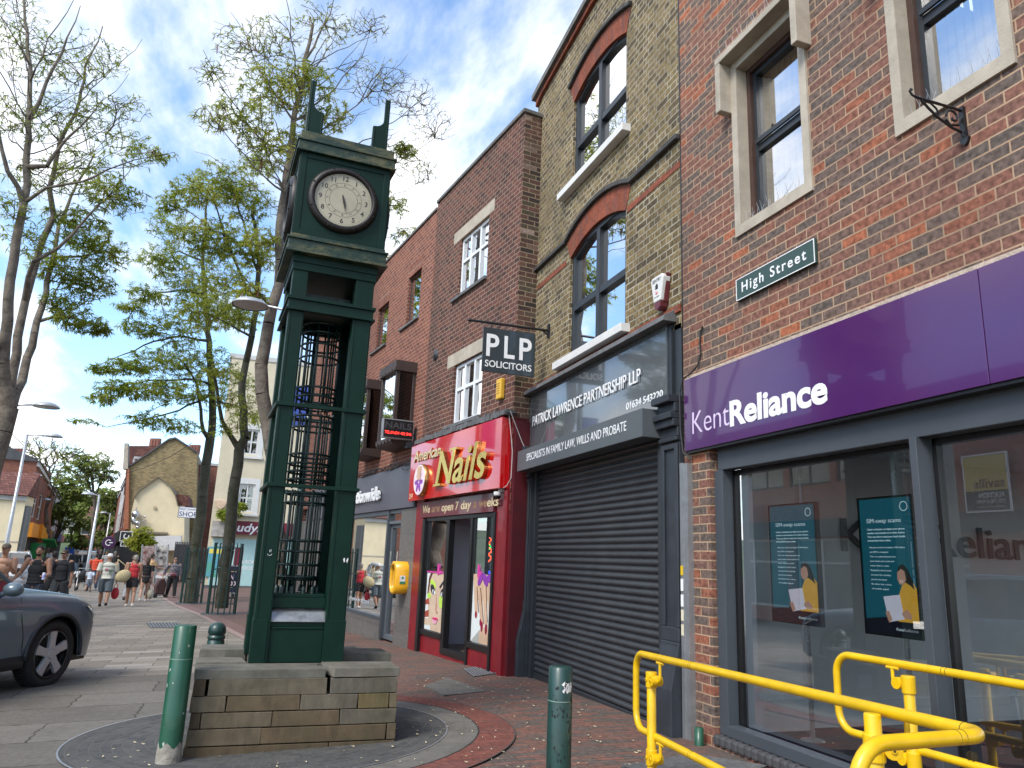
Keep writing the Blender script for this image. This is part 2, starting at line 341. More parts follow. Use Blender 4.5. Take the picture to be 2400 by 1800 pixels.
CLAYRED = brick('clay_red', [(0, (.16, .055, .042)), (.6, (.20, .068, .05)), (1, (.15, .06, .05))], (.08, .06, .05), bw=.22, bh=.11, ms=.007, plan=True, dirt=.4, dirtcol=(.09, .05, .042), bump=.4, fleck=.3)
RING = mat('ring_slab', (.155, .145, .125), .85, var=.35, scale=5, bump=.3)
kerbx = lambda y: np.interp(y, [-20, 5, 9, 12, 14, 24, 33, 60, 130], [1.2, 1.2, 1.1, .75, .55, -.85, -2.4, -6.2, -18])
mb = MB()                                                            # one base sheet out to the horizon
xs = [-400, -120, -40, -12, -4, 2, 8, 40, 120, 400]; ys = [-120, -30, 0, 30, 60, 120, 260, 700]
for y in ys:
    for x in xs: mb.v.append((x, y, gz(x, y)-.03-(.0 if y < 130 else .0)))
for j in range(len(ys)-1):
    for i in range(len(xs)-1):
        a = j*len(xs)+i; mb.f.append((a, a+1, a+len(xs)+1, a+len(xs)))
tag(mb.build('ground', SLATE), kind='structure')
def strip(name, m, left, right, yv, dz, n=4):
    mb = MB()
    for y in yv:
        a, b = left(y), right(y)
        for i in range(n+1):
            x = a+(b-a)*i/n; mb.v.append((x, y, gz(x, y)+dz))
    for j in range(len(yv)-1):
        for i in range(n): a = j*(n+1)+i; mb.f.append((a, a+1, a+n+2, a+n+1))
    return tag(mb.build(name, m), kind='structure')
yv = list(np.arange(-8, 36, 1.0))+list(np.arange(36, 130, 4.0))
strip('road', GRANITE, lambda y: -20-.12*y, lambda y: kerbx(y), [y for y in yv if y >= 11], 0, 8)
strip('forecourt', SLATE, lambda y: -20, lambda y: 1.2 if y < 9 else kerbx(y), list(np.arange(-8, 11.01, 1.0)), 0.001, 8)
strip('pavement', CLAY, lambda y: kerbx(y), lambda y: 12, yv, .004, 8)
strip('kerb', mat('kerb_stone', (.30, .22, .19), .8, var=.25), lambda y: kerbx(y)-.07, lambda y: kerbx(y)+.08, [y for y in yv if y >= 12], .009, 1)
strip('gutter', mat('gutter_stone', (.17, .095, .08), .8, var=.3), lambda y: kerbx(y)+.08, lambda y: kerbx(y)+.42, [y for y in yv if y >= 12], .008, 1)
CX, CY = .376, 6.885
def ring(name, r0, r1, m, dz, a0=0, a1=2*math.pi, n=96):
    mb = MB(); k = 6
    for i in range(n+1):
        t = a0+(a1-a0)*i/n
        for j in range(k+1):
            r = r0+(r1-r0)*j/k; x, y = CX+r*math.cos(t), CY+r*math.sin(t); mb.v.append((x, y, gz(x, y)+dz))
    for i in range(n):
        for j in range(k): a = i*(k+1)+j; mb.f.append((a, a+1, a+k+2, a+k+1))
    return tag(mb.build(name, m, merge=1e-4), kind='structure')
def sett_polar():
    m = SETT.copy(); m.name = 'sett_ring'; t = m.node_tree; br = [n for n in t.nodes if n.type == 'TEX_BRICK'][0]
    c = [n for n in t.nodes if n.type == 'COMBXYZ'][0]; sp = [n for n in t.nodes if n.type == 'SEPXYZ'][0]
    def mt(op, *a):
        n = t.nodes.new('ShaderNodeMath'); n.operation = op
        for i, v in enumerate(a):
            if isinstance(v, (int, float)): n.inputs[i].default_value = v
            else: t.links.new(v, n.inputs[i])
        return n.outputs[0]
    dx = mt('SUBTRACT', sp.outputs[0], CX); dy = mt('SUBTRACT', sp.outputs[1], CY)
    t.links.new(mt('MULTIPLY', mt('ARCTAN2', dy, dx), 1.1), c.inputs[0])
    t.links.new(mt('SQRT', mt('ADD', mt('MULTIPLY', dx, dx), mt('MULTIPLY', dy, dy))), c.inputs[1]); return m
ring('paving_disc', 0, 1.46, sett_polar(), .008)
ring('paving_rim', 1.46, 1.475, STEEL, .012)
ring('paving_ring', 1.475, 1.72, RING, .0085, R(-75), R(75))
ring('paving_band', 1.735, 2.02, CLAYRED, .0085, R(-75), R(60))
ring('paving_seam', 1.72, 1.735, mat('dark_seam', (.03, .028, .025), .9), .0095, R(-75), R(75))
ring('paving_edge', 2.02, 2.032, mat('faint_seam', (.07, .055, .048), .9), .0095, R(-75), R(60))
# covers and gratings set in the paving
def cover(name, label, corners, m, bars=0, dz=.012, barm=None):
    P = [Vector(p) for p in corners]; t = thing(name, label, name.replace('_', ' '), (0, 0, 0)); zc = [gz(p.x, p.y)+dz for p in P]
    mb = MB(); q = [(p.x, p.y, z) for p, z in zip(P, zc)]; lo = [(a, b, c-.02) for a, b, c in q]
    mb.quad(*q)
    for i in range(4): mb.quad(lo[i], lo[(i+1) % 4], q[(i+1) % 4], q[i])
    mb.build('plate', m, t)
    if bars:
        mb = MB()
        for i in range(bars):
            f = (i+.5)/bars; a = Vector(q[0]).lerp(Vector(q[1]), f); b = Vector(q[3]).lerp(Vector(q[2]), f); mb.tube([a+Vector((0, 0, .002)), b+Vector((0, 0, .002))], .006, 4)
        mb.build('bars', barm or STEEL, t)
    return t
G = lambda *p: onZ(*p, -1.43)
def gh(px, py):
    z = -1.4
    for _ in range(30): q = onZ(px, py, z); z = gz(q.x, q.y)
    return q
IRON = mat('cast_iron', (.10, .10, .10), .6, metal=.4, var=.4, scale=20)
cover('manhole_cover', 'square grey stone manhole cover in the brick paving before the shutter', [gh(995, 1608), gh(1050, 1590), gh(1140, 1622), gh(1040, 1632)], RING)
cover('drain_cover', 'small iron drain cover in the paving before the red nail shop', [gh(1085, 1570), gh(1130, 1562), gh(1165, 1580), gh(1110, 1588)], IRON, 9)
cover('gully_grating', 'long iron gully grating in the pale paving behind the green bollards', [gh(343, 1461), gh(420, 1461), gh(428, 1472), gh(352, 1472)], IRON, 10)
cover('entrance_grating', 'dark metal grating in the paving under the yellow handrail', [gh(1455, 1800), gh(1625, 1772), gh(1800, 1800), gh(1640, 1850)], IRON, 40, barm=IRON)
# fallen bits on the paving
mb = MB()
for i in range(420):
    a = rng.random()
    x, y = (1.2+2.3*rng.random(), 4.8+5*rng.random()**1.2) if a < .75 else (-1+3*rng.random(), 4.9+2*rng.random())
    z = gz(x, y)+.014; s = .005+.008*rng.random(); t = rng.random()*6.28
    mb.quad(*[(x+s*math.cos(t+k*1.57)*(1.6 if k % 2 else .6), y+s*math.sin(t+k*1.57)*(1.6 if k % 2 else .6), z+.002*k) for k in range(4)])
tag(mb.build('litter', mat('petal', (.55, .47, .30), .8, var=.3)), 'pale fallen leaflets scattered over the brick paving', 'litter', kind='stuff')

# ================================================================ purple-signed building (nearest, right)
FA = ((3.68, 0, 0), R(90))
kb = thing('brick_building', 'red and grey brick building with stone window hoods above a purple shop sign', 'building', *FA)
mb = MB()
HK = [(4.13, 4.906, 2.81, 4.32, .13), (2.56, 3.22, 2.80, 4.32, .13)]
panels(-4, 5.843, 1.0, 9.0, HK, mb, 0, .13)
mb.box(5.458, 5.843, -.25, 0, -1.6, 1.0)                            # brick pier beside the shop window
mb.box(-4, 5.455, -.14, 0, -1.6, -1.33)
mb.quad((5.843, 0, 1.0), (5.843, -3, 1.0), (5.843, -3, 9), (5.843, 0, 9))
mb.box(-4, 5.84, -6.4, -6.2, 1.1, 9.0); mb.box(-4.2, -4, -6.4, 0, 1.1, 9)
mb.build('wall', BRK_A, kb)
MB().box(-4, 5.843, -6.4, 0, 9.0, 9.15).build('roof', LEAD, kb)
mb = MB()                                                            # grey bullnose sill bricks
u = 5.455
while u > -3.9:
    mb.box(u-.068, u, -.14, .028, -1.33, -1.252); u -= .079
mb.build('sill', mat('engineering_brick', (.075, .073, .078), .5, var=.3, scale=12), kb, bevel=.018)
BROWN = mat('brown_timber', (.075, .038, .028), .5, var=.35, scale=6)
def stone_window(u0, u1, hood):
    t = MB()
    z0, z1 = 2.81, 4.32; s = .075
    t.box(u0-s, u0, -.02, .02, z0-s, z1+s); t.box(u1, u1+s, -.02, .02, z0-s, z1+s); t.box(u0, u1, -.02, .02, z0-s, z0); t.box(u0, u1, -.02, .02, z1, z1+s)
    for a, b in ((u0, u0+.002), (u1-.002, u1)): t.box(a, b, -.125, .018, z0, z1)
    t.box(u0, u1, -.125, .018, z0, z0+.02); t.box(u0, u1, -.125, .018, z1-.002, z1)
    su = t.build('surround', STONE, kb, bevel=.004)
    if hood:
        h = MB(); h.box(u0-.135, u1+.14, -.02, .14, z1+.075, z1+.14); h.box(u0-.135, u0-.07, -.02, .139, 3.92, z1+.075); h.box(u1+.073, u1+.14, -.02, .139, 3.92, z1+.075)
        h.build('hood', STONE, kb, bevel=.006)
    f = MB(); frame(f, u0+.002, u1-.002, z0+.02, z1, -.09, .10, .045); f.build('window_frame', BROWN, kb)
    g = MB(); frame(g, u0+.047, u1-.047, z0+.065, z1-.045, -.125, .06, .04, (), (3.53,), .07)
    g.box(u0+.08, u1-.08, -.12, -.10, 3.56, 3.60); wf = g.build('window', DKMETAL, kb)
    MB().quad((u1-.06, -.16, z0+.08), (u0+.06, -.16, z0+.08), (u0+.06, -.16, z1-.06), (u1-.06, -.16, z1-.06)).build('pane', GLSB, wf)
    b = MB(); n = 9
    for i in range(n):
        a = u0+.05+(u1-u0-.1)*i/n; b.quad((a+(u1-u0-.1)/n*.97, -.30, z0), (a, -.275, z0), (a, -.275, z1), (a+(u1-u0-.1)/n*.97, -.30, z1))
    b.build('blind', BLIND, kb)
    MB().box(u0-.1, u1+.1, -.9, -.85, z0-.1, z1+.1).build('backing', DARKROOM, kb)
    sp = MB()                                                        # bird spikes
    for i in range(26):
        a = u0+.02+(u1-u0-.04)*i/25; sp.tube([(a, -.04, z0+.02), (a+.02*math.sin(i*2.1), -.04+.05*math.cos(i*1.7), z0+.14)], .0011, 3)
    sp.build('bird_spikes', STEEL, kb)
stone_window(4.13, 4.906, True); stone_window(2.56, 3.22, True)
h = MB()
for i in range(30): a = 4.0+1.03*i/29; h.tube([(a, .10, 4.46), (a+.02*math.sin(i*2.3), .10+.05*math.cos(i*1.3), 4.57)], .0011, 3)
h.build('bird_spikes', STEEL, kb)
# shop window
sh = MB()
sh.box(-4, 5.40, -.14, -.04, .81, 1.02)                               # deep head beam
sh.box(5.335, 5.452, -.14, -.04, -1.25, .81)
for u in (3.37, 1.3, -.8): sh.box(u, u+.052, -.14, -.02, -1.25, .81)
sh.box(-4, 5.335, -.14, -.03, -1.25, -1.17)
sf = sh.build('shop_frame', GREYMETAL, kb, bevel=.004)
gk = MB()
for a, b in ((3.425, 5.335), (1.352, 3.37), (-.748, 1.3), (-4, -.8)):
    gk.box(a, a+.03, -.19, -.141, -1.17, .81); gk.box(b-.03, b, -.19, -.141, -1.17, .81); gk.box(a, b, -.19, -.141, .77, .81)
gk.build('gasket', BLACK, sf)
for a, b in ((3.425, 5.335), (1.352, 3.37), (-.748, 1.3), (-4, -.8)):
    MB().quad((b, -.165, -1.17), (a, -.165, -1.17), (a, -.165, .81), (b, -.165, .81)).build('pane', GLS, sf)
ROOMG = mat('room_grey', (.78, .78, .78), .8, var=.06); ROOML = mat('room_white', (.85, .86, .87), .75, var=.05)
rm = MB(); rm.box(5.22, 5.30, -6, -.62, -1.18, 1.4); rm.box(-3.9, 5.2, -6.0, -5.9, -1.18, -.9); rm.box(-3.9, -3.8, -6, -.3, -1.18, -.9); rm.build('inner_wall', ROOMG, kb)  # unseen back and end walls cut low so daylight brightens the room
rm = MB(); rm.box(5.16, 5.30, -.62, -.2, -1.18, 1.4); rm.box(5.12, 5.16, -.64, -.2, -1.18, -.96); rm.box(5.19, 5.22, -6, -.64, -1.18, -.99)
rm.build('inner_pier', ROOML, kb)
MB().box(-3.9, 5.30, -6, -.2, 1.02, 1.06).build('ceiling', ROOML, kb)
MB().box(-3.9, 5.30, -6, -.15, -1.22, -1.18).build('carpet', mat('purple_carpet', (.045, .018, .05), .95, var=.3, scale=30), kb)
sk = MB(); sk.box(5.217, 5.2199, -1.36, -1.22, -.90, -.80); sk.build('socket', ROOML, kb)
# dark lettering on the inner wall, facing down the shop
LETDK = mat('dark_letter', (.05, .05, .055), .6)
def fit(o, w_, h_):
    """scale a lettering mesh, in its own reading frame, to a given width and cap height"""
    return o
def ftext(name, s, m, parent, u, w_, z, width, cap, depth=.006, bold=0., shear=0., spacing=1., capstr='H', M=None):
    def meas(st):
        c = bpy.data.curves.new('t', 'FONT'); c.body = st; c.size = 1; c.offset = bold; c.shear = shear; c.space_character = spacing
        o = bpy.data.objects.new('t', c); COL.objects.link(o); me = bpy.data.meshes.new_from_object(o.evaluated_get(bpy.context.evaluated_depsgraph_get()))
        xs = [v.co.x for v in me.vertices]; ys = [v.co.y for v in me.vertices]; bpy.data.objects.remove(o); bpy.data.curves.remove(c); bpy.data.meshes.remove(me)
        return min(xs), max(xs), max(ys)
    a, b, _ = meas(s); _, _, c = meas(capstr); sz = cap/c; sx = width/((b-a)*sz)
    M = (M or TF(u, w_, z)) @ Matrix.Translation((-a*sz*sx, 0, 0))
    return text(name, s, sz, m, parent, M, depth, bold*sz, shear, sx, spacing=spacing)
p = onY(1975, 1290, 5.2)
LK = TM((1, 0, 0), (0, -1, 0), (p.x, 5.205, p.z))
LKl = FA_inv = (Matrix.Translation(Vector(FA[0])) @ Matrix.Rotation(FA[1], 4, 'Z')).inverted()
ftext('lettering', 'KentReliance', LETDK, kb, 0, 0, 0, 2.7, .27, .004, .01, M=LKl @ LK)
# backlit display screens hung on chrome poles in the window
def lit_screen(m, c, s):
    b = m.node_tree.nodes['Principled BSDF']; b.inputs['Emission Color'].default_value = (*c, 1); b.inputs['Emission Strength'].default_value = s
TEAL = mat('poster_teal', (.008, .115, .16), .35, var=.12, scale=1.5, coat=.4); lit_screen(TEAL, (.006, .10, .14), .25); NAVY = mat('poster_navy', (.012, .014, .04), .35, coat=.4)
SKINP = mat('print_skin', (.42, .24, .17), .5); HAIRP = mat('print_hair', (.05, .028, .018), .5); YELP = mat('print_yellow', (.62, .34, .03), .5, var=.25, scale=9); PAPP = mat('print_paper', (.62, .63, .72), .5); PTXT = mat('print_text', (.55, .70, .74), .5)
for m_q, c_q in ((SKINP, (.42, .24, .17)), (YELP, (.62, .34, .03)), (PAPP, (.6, .6, .7)), (PTXT, (.5, .65, .7))): lit_screen(m_q, c_q, .3)
def poster(pxl, label, X):
    (x0, y0), (x1, y1), = pxl
    a, b = onX(x0, y0, X), onX(x1, y1, X); u1, u0 = a.y, b.y; z1, z0 = a.z, b.z; W, H = u1-u0, z1-z0; wl = 3.68-X
    t = thing('hanging_poster', label, 'poster', *FA)
    MB().box(u0, u1, wl-.03, wl, z0, z1).build('board', TEAL, t)
    fr = MB(); frame(fr, u0-.012, u1+.012, z0-.012, z1+.012, wl+.004, .04, .014); fr.build('frame', BLACK, t)
    P = lambda fx, fz: (u1-W*fx, z0+H*fz)
    def poly(name, pts, m, d): MB().prism([P(*q) for q in pts], 1, wl+.001, wl+d).build(name, m, t)
    # prism takes (x,z) around axis y
    poly('band', [(0, 0), (1, 0), (1, .10), (.5, .13), (0, .10)], NAVY, .002)
    poly('figure', [(.62, .10), (1, .10), (1, .33), (.93, .38), (.84, .385), (.74, .36), (.66, .28)], YELP, .003)
    poly('hair', [(.66, .44), (.70, .495), (.78, .51), (.86, .47), (.92, .40), (.96, .33), (.88, .36), (.80, .38), (.70, .42)], HAIRP, .004)
    poly('face', [(.67, .45), (.74, .475), (.80, .46), (.82, .40), (.77, .36), (.70, .365), (.665, .40)], SKINP, .005)
    poly('sheet', [(.38, .27), (.68, .29), (.74, .12), (.46, .09)], PAPP, .006)
    poly('hand', [(.70, .16), (.80, .19), (.88, .15), (.86, .12), (.74, .13)], SKINP, .007)
    poly('hand', [(.40, .16), (.47, .17), (.52, .11), (.46, .085)], SKINP, .007)
    ftext('title', 'SIM-swap scams', PTXT, t, u1-W*.14, wl+.002, z0+H*.815, W*.66, H*.032, .001)
    lines = ['Cyber-criminals can hijack your phone', 'number and transfer it to their device.', 'Then use this to steal your bank details', 'and purchase items online.']
    for i, s in enumerate(lines): ftext('copy', s, PTXT, t, u1-W*.14, wl+.002, z0+H*(.76-.028*i), W*(.72 if i < 3 else .45), H*.013, .001, .012)
    body = ['Ask your carrier to require a PIN before', 'any SIM is swapped', 'Turn on authentication for', 'your bank and email and', 'never share a code', 'Regularly check your', 'account for activity', 'you do not know', 'Be alert for a loss', 'of mobile signal']
    for i, s in enumerate(body): ftext('copy', s, PTXT, t, u1-W*.16, wl+.002, z0+H*(.625-.034*i), W*(.68, .36, .5, .46, .36, .4, .38, .30, .38, .32)[i], H*.011, .001)
    ftext('copy', 'Kent', PTXT, t, u1-W*.58, wl+.003, z0+H*.035, W*.13, H*.02, .001); ftext('copy', 'Reliance', WHITE, t, u1-W*.715, wl+.003, z0+H*.035, W*.25, H*.02, .001, .03)
    e = MB(); e.tube([(u1-W*.87+.03*math.cos(q/10*6.283)*1, wl+.003, z0+H*.93+.03*math.sin(q/10*6.283)) for q in range(11)], .003, 4); e.build('emblem', PTXT, t)
    uc = u0+W*.42
    MB().tube([(uc, wl-.07, -1.18), (uc, wl-.07, 1.02)], .017, 12).lathe([(.0, -1.17), (.08, -1.17), (.085, -1.178)], (uc, wl-.07, 0)).build('pole', mat('bright_steel', (.78, .78, .78), .25, metal=.35, var=.08), t, smooth=True)
poster(((1803, 1188), (1922, 1466)), 'smaller teal poster with a woman in yellow, further left in the window', 4.0)
poster(((2012, 1172), (2160, 1497)), 'larger teal scam warning poster next to the window mullion', 3.97)
# metal channel at the party line, flashing and cable
st = MB(); st.box(5.79, 5.835, 0, .06, -1.40, .91); st.box(5.72, 5.79, 0, .052, -1.40, .90); tag(st.build('cable_trunking', STEEL, None, loc=FA[0], rotz=FA[1]), 'grey metal trunking strip beside the brick pier', 'trunking')
for i, (z, m, hh) in enumerate(((-.02, mat('sticker_yellow', (.75, .5, .02), .5), .08), (-.14, WHITE, .10), (-.27, WHITE, .10), (-.39, mat('sticker_cream', (.75, .68, .5), .5), .09), (-.51, mat('sticker_cream', (0, 0, 0)), .09))):
    tag(MB().box(5.793, 5.832, .0605, .063, z-hh/2, z+hh/2).build('sticker', m, None, loc=FA[0], rotz=FA[1]), ['yellow sticker at the top of the column on the grey trunking', 'upper white sticker below the yellow one on the trunking', 'lower white sticker in the middle of the trunking column', 'cream sticker second from the bottom on the trunking', 'cream sticker at the bottom of the trunking column'][i], 'sticker', 'stickers on the trunking')
sg = thing('fascia_sign', 'long purple fascia sign with white company lettering', 'sign', *FA)
mb = MB(); mb.box(2.805, 5.742, .01, .06, 1.005, 1.653); mb.box(-4, 2.80, .01, .06, 1.005, 1.653); mb.build('panel', PURPLE, sg, bevel=.003)
mb = MB(); mb.box(-4, 5.742, -.03, .03, 1.655, 1.69)
u = 5.74
while u > -4: q = .02+.06*rng.random(); mb.box(u-q, u, .0, .05+.008*rng.random(), 1.64+.01*rng.random(), 1.662); u -= q*(1+rng.random()*.4)
mb.build('flashing', mat('mortar_bed', (.52, .42, .34), .9, var=.3, scale=12, bump=.5), sg)
MB().box(-4, 5.742, -.04, .045, .985, 1.004).build('drip_edge', BLACK, sg)
ftext('lettering', 'Kent', PINKW, sg, 5.612, .061, 1.139, .535, .193, .002, -.012)
ftext('lettering', 'Reliance', WHITE, sg, 5.068, .061, 1.132, 1.095, .200, .002, .035)
ss = thing('street_sign', 'green street name plate with white border and lettering', 'sign', *FA)
MB().box(4.05, 4.978, .005, .03, 2.163, 2.352).build('plate', SIGNGREEN, ss, bevel=.003)
mb = MB(); frame(mb, 4.052, 4.976, 2.165, 2.35, .033, .004, .007); mb.build('border', WHITE, ss)
ftext('lettering', 'High Street', WHITE, ss, 4.90, .031, 2.222, .76, .083, .002, .012, spacing=1.28)
# wrought iron bracket
br = MB(); pu, pw = 2.83, 0
br.box(2.815, 2.845, 0, .022, 2.47, 2.67)
br.prism([(2.80, 2.47), (2.86, 2.47), (2.85, 2.44), (2.83, 2.425), (2.81, 2.44)], 1, 0, .02)
br.tube([(2.83, .01, 2.648), (2.83, .36, 2.648)], .0085, 6)
br.tube([(2.83, .36, 2.648), (2.83, .385, 2.655), (2.83, .40, 2.675), (2.83, .39, 2.69), (2.83, .38, 2.685)], .007, 6)
br.tube([(2.83, .32, 2.64), (2.83, .27, 2.60), (2.83, .20, 2.555), (2.83, .10, 2.515), (2.83, .03, 2.505), (2.83, .02, 2.48)], .008, 6)
br.tube([(2.83, .30, 2.64), (2.83, .25, 2.637), (2.83, .21, 2.612), (2.83, .19, 2.58)], .006, 6)
sp = [(2.83, .085+(.055-.0048*i)*math.cos(i*.62), 2.585+(.055-.0048*i)*math.sin(i*.62)) for i in range(11)]
br.tube(sp, .007, 6); br.tube([(2.83, .02, 2.60), (2.83, .05, 2.545), (2.83, .11, 2.53), (2.83, .145, 2.56)], .007, 6)
tag(br.build('hanging_bracket', mat('black_iron', (.012, .013, .016), .4, var=.3), None, loc=FA[0], rotz=FA[1]), 'black scrolled wrought iron bracket below the stone window', 'bracket')
cb = MB(); cb.tube([(5.50, .012, 2.10), (5.535, .014, 2.06), (5.55, .014, 1.95), (5.54, .014, 1.86), (5.58, .02, 1.76), (5.66, .03, 1.71), (5.76, .06, 1.67), (5.80, .07, 1.55), (5.80, .065, 1.2), (5.77, .06, 1.0), (5.70, .02, .93)], .008, 6)
tag(cb.build('wall_cable', CABLE, None, loc=FA[0], rotz=FA[1]), 'black cable looping down the brickwork behind the purple sign', 'cable')
# ================================================================ solicitors' building (yellow stock brick)
pbld = thing('brick_building', 'yellow stock brick building with arched windows above a grey roller shutter', 'building', *FA)
def arc(u0, u1, zs, rise, n=14, d=0.):
    """points of a segmental arch from u0 to u1 (springing zs), pushed out by d"""
    c = (u1-u0)/2; Rr = (c*c+rise*rise)/(2*rise); zc = zs+rise-Rr; a = math.asin(c/Rr); uc = (u0+u1)/2
    return [(uc-(Rr+d)*math.sin(a-2*a*i/n), zc+(Rr+d)*math.cos(a-2*a*i/n)) for i in range(n+1)]
gab = lambda u: 7.16+.24*max(0, min(1, (9.75-u)/1.85)) if u > 7.9 else 7.40-.24*(7.9-u)/2.05
mb = MB(); HP = [(6.985, 8.52, 4.93, 6.42, .12), (6.985, 8.52, 2.53, 4.10, .12)]
panels(5.843, 9.95, 2.20, 7.0, HP, mb, 0, .12)
mb.prism([(5.843, 7.0), (9.95, 7.0), (9.95, 7.12), (9.75, 7.16), (7.9, 7.40), (5.843, 7.16)], 1, -.3, 0)
mb.quad((9.95, 0, 2.2), (9.95, -4, 2.2), (9.95, -4, 7.1), (9.95, 0, 7.1)); mb.box(5.86, 9.95, -5, -4.8, -1.6, 7.1); mb.box(5.86, 9.95, -4.8, -.4, 6.9, 7.0)
mb.build('wall', BRK_B, pbld)
MB().box(5.834, 5.853, -.02, .004, 2.2, 7.3).build('party_joint', CABLE, pbld)
cp = MB(); cp.prism([(10.0, 7.13), (10.0, 7.22), (9.72, 7.27), (7.9, 7.50), (5.85, 7.27), (5.85, 7.18), (7.9, 7.41), (9.75, 7.17)], 1, -.3, .10)
cp.build('coping', mat('coping_stone', (.17, .165, .155), .85, var=.4, scale=5, bump=.3), pbld)
rb = MB(); rb.prism([(9.94, 7.0), (9.94, 7.12), (9.75, 7.165), (7.9, 7.405), (5.85, 7.165), (5.85, 7.09), (7.9, 7.33), (9.72, 7.09)], 1, .001, .05); [MB().box(*q).build('red_band', BRK_RED, pbld) for q in ((5.85, 6.95, .001, .006, 3.855, 3.925), (8.66, 9.72, .001, .006, 3.86, 3.93), (5.86, 9.95, .001, .02, 2.36, 2.43))]
rb.build('red_band', BRK_RED, pbld)
STR = mat('string_course', (.07, .066, .06), .8, var=.4, scale=6, bump=.3)
for k, (zs, rise, zb, wz, tr) in enumerate(((6.22, .17, 4.93, 6.42, 5.52), (3.90, .17, 2.53, 4.10, 3.20))):
    lo, hi = arc(6.985, 8.52, zs, rise), arc(6.985, 8.52, zs, rise, 14, .285)
    am = MB()
    for i in range(14):
        am.prism([lo[i], lo[i+1], hi[i+1], hi[i]], 1, -.11, .008)
    am.build('arch', BRK_RED, pbld, merge=1e-4)
    h1, h2 = arc(6.985, 8.52, zs, rise, 14, .295), arc(6.985, 8.52, zs, rise, 14, .355)
    hm = MB()
    for i in range(14): hm.prism([h1[i], h1[i+1], h2[i+1], h2[i]], 1, 0, .055)
    if k:
        hm.box(5.85, h1[0][0]-.005 if h1[0][0] < h1[-1][0] else h1[-1][0]-.005, 0, .055, h1[0][1]-.01, h1[0][1]+.05)
        hm.box(max(h1[0][0], h1[-1][0])+.005, 9.76, 0, .055, h1[0][1]-.01, h1[0][1]+.05)
    hm.build('hood_mould', STR, pbld, bevel=.01)
    MB().box(6.88, 8.80, -.1, .11, zb-.095, zb).build('sill', WPAINT, pbld, bevel=.006)
    f = MB(); frame(f, 6.99, 8.515, zb+.002, zs+rise-.005, -.03, .09, .065, ((6.985+8.52)/2,), (tr,), .085)
    la = arc(7.05, 8.455, zs-.03, rise-.02)
    for i in range(14): f.prism([la[i], la[i+1], (la[i+1][0], zs+rise+.01), (la[i][0], zs+rise+.01)], 1, -.112, -.045)
    wf = f.build('window', DKMETAL, pbld, bevel=.004)
    MB().quad((8.46, -.085, zb+.05), (7.04, -.085, zb+.05), (7.04, -.085, zs+rise), (8.46, -.085, zs+rise)).build('pane', GLSM, wf)
    b = MB(); n = 13
    for i in range(n): a = 7.0+1.5*i/n; b.quad((a+.09, -.34, zb), (a, -.30, zb), (a, -.30, zs+.1), (a+.09, -.34, zs+.1))
    b.build('blind', mat('blind_grey', (.30, .31, .31), .8), pbld)
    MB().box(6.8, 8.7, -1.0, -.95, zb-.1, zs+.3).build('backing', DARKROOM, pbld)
for (a, b, dd) in ((5.852, 6.14, 1), (9.60, 9.90, -1)):             # pilasters with sunk panels, sloping plinths and moulded capitals
    mb = MB(); mb.box(a, b, -.15, .05, -1.6, 1.33); mb.box(a, a+.055, .05, .075, -.5, 1.10); mb.box(b-.055, b, .05, .075, -.5, 1.10); mb.box(a+.055, b-.055, .05, .075, 1.05, 1.10)
    mb.box(a, b, .05, .075, -.62, -.5)
    mb.prism([(.05, -.62), (.085, -.62), (.085, -.65), (.16, -1.0), (.16, -1.55), (.05, -1.55)], 0, a-.004, b+.004)
    for z0, z1, o in ((1.12, 1.16, .09), (1.16, 1.25, .07), (1.25, 1.32, .12), (1.32, 1.38, .15), (1.38, 1.47, .10), (1.47, 1.54, .17)): mb.box(a-.01, b+.01, -.1, o, z0, z1)
    mb.build('pilaster', mat('pilaster_paint', (.034, .040, .050), .5, var=.35, scale=4), pbld, bevel=.008)
mb = MB(); mb.box(6.0, 6.06, -.05, .03, 1.50, 2.27); mb.box(5.87, 5.99, -.1, .0, 1.5, 2.25); mb.build('end_board', DKMETAL, pbld)
mb = MB(); mb.prism([(-.05, 2.44), (.14, 2.33), (.15, 2.275), (-.05, 2.275)], 0, 5.95, 10.02); mb.build('cornice', LEAD, pbld, bevel=.006)
SHUT = mat('shutter_paint', (.042, .046, .051), .4, var=.25, scale=3)
mb = MB(); prof = []
z = -1.36
while z < 1.20:                                                      # every slat bulges, with a groove below it
    for k in range(7):
        t = k/6; prof.append((-.055+.022*math.sin(math.pi*t)**.6, z+.062*t))
    prof.append((-.062, z+.0645)); z += .072
for j in range(len(prof)-1):
    (y0, z0), (y1, z1) = prof[j], prof[j+1]; mb.quad((9.50, y0, z0), (6.26, y0, z0), (6.26, y1, z1), (9.50, y1, z1))
sh = mb.build('roller_shutter', SHUT, pbld, smooth=True, merge=1e-5)
MB().box(6.285, 9.48, -.06, -.025, -1.50, -1.36).build('bottom_bar', DKMETAL, sh, bevel=.006)
MB().box(6.142, 6.20, -.12, .0, -1.6, 1.2).box(6.20, 6.285, -.12, .02, -1.6, 1.2).build('guide_rail', DKMETAL, pbld, bevel=.005)
MB().box(9.48, 9.55, -.12, .02, -1.6, 1.2).box(9.55, 9.598, -.12, 0, -1.6, 1.2).build('guide_rail', DKMETAL, pbld, bevel=.005)
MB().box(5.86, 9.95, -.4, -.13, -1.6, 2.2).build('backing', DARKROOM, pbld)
fs = thing('fascia_sign', 'glossy grey fascia sign with raised white solicitors lettering', 'sign', *FA)
MB().box(6.06, 10.0, .0, .05, 1.47, 2.272).build('panel', PLPGREY, fs, bevel=.003)
ftext('lettering', 'PATRICK LAWRENCE PARTNERSHIP LLP', WHITE, fs, 9.55, .068, 1.815, 3.02, .135, .003, .004)
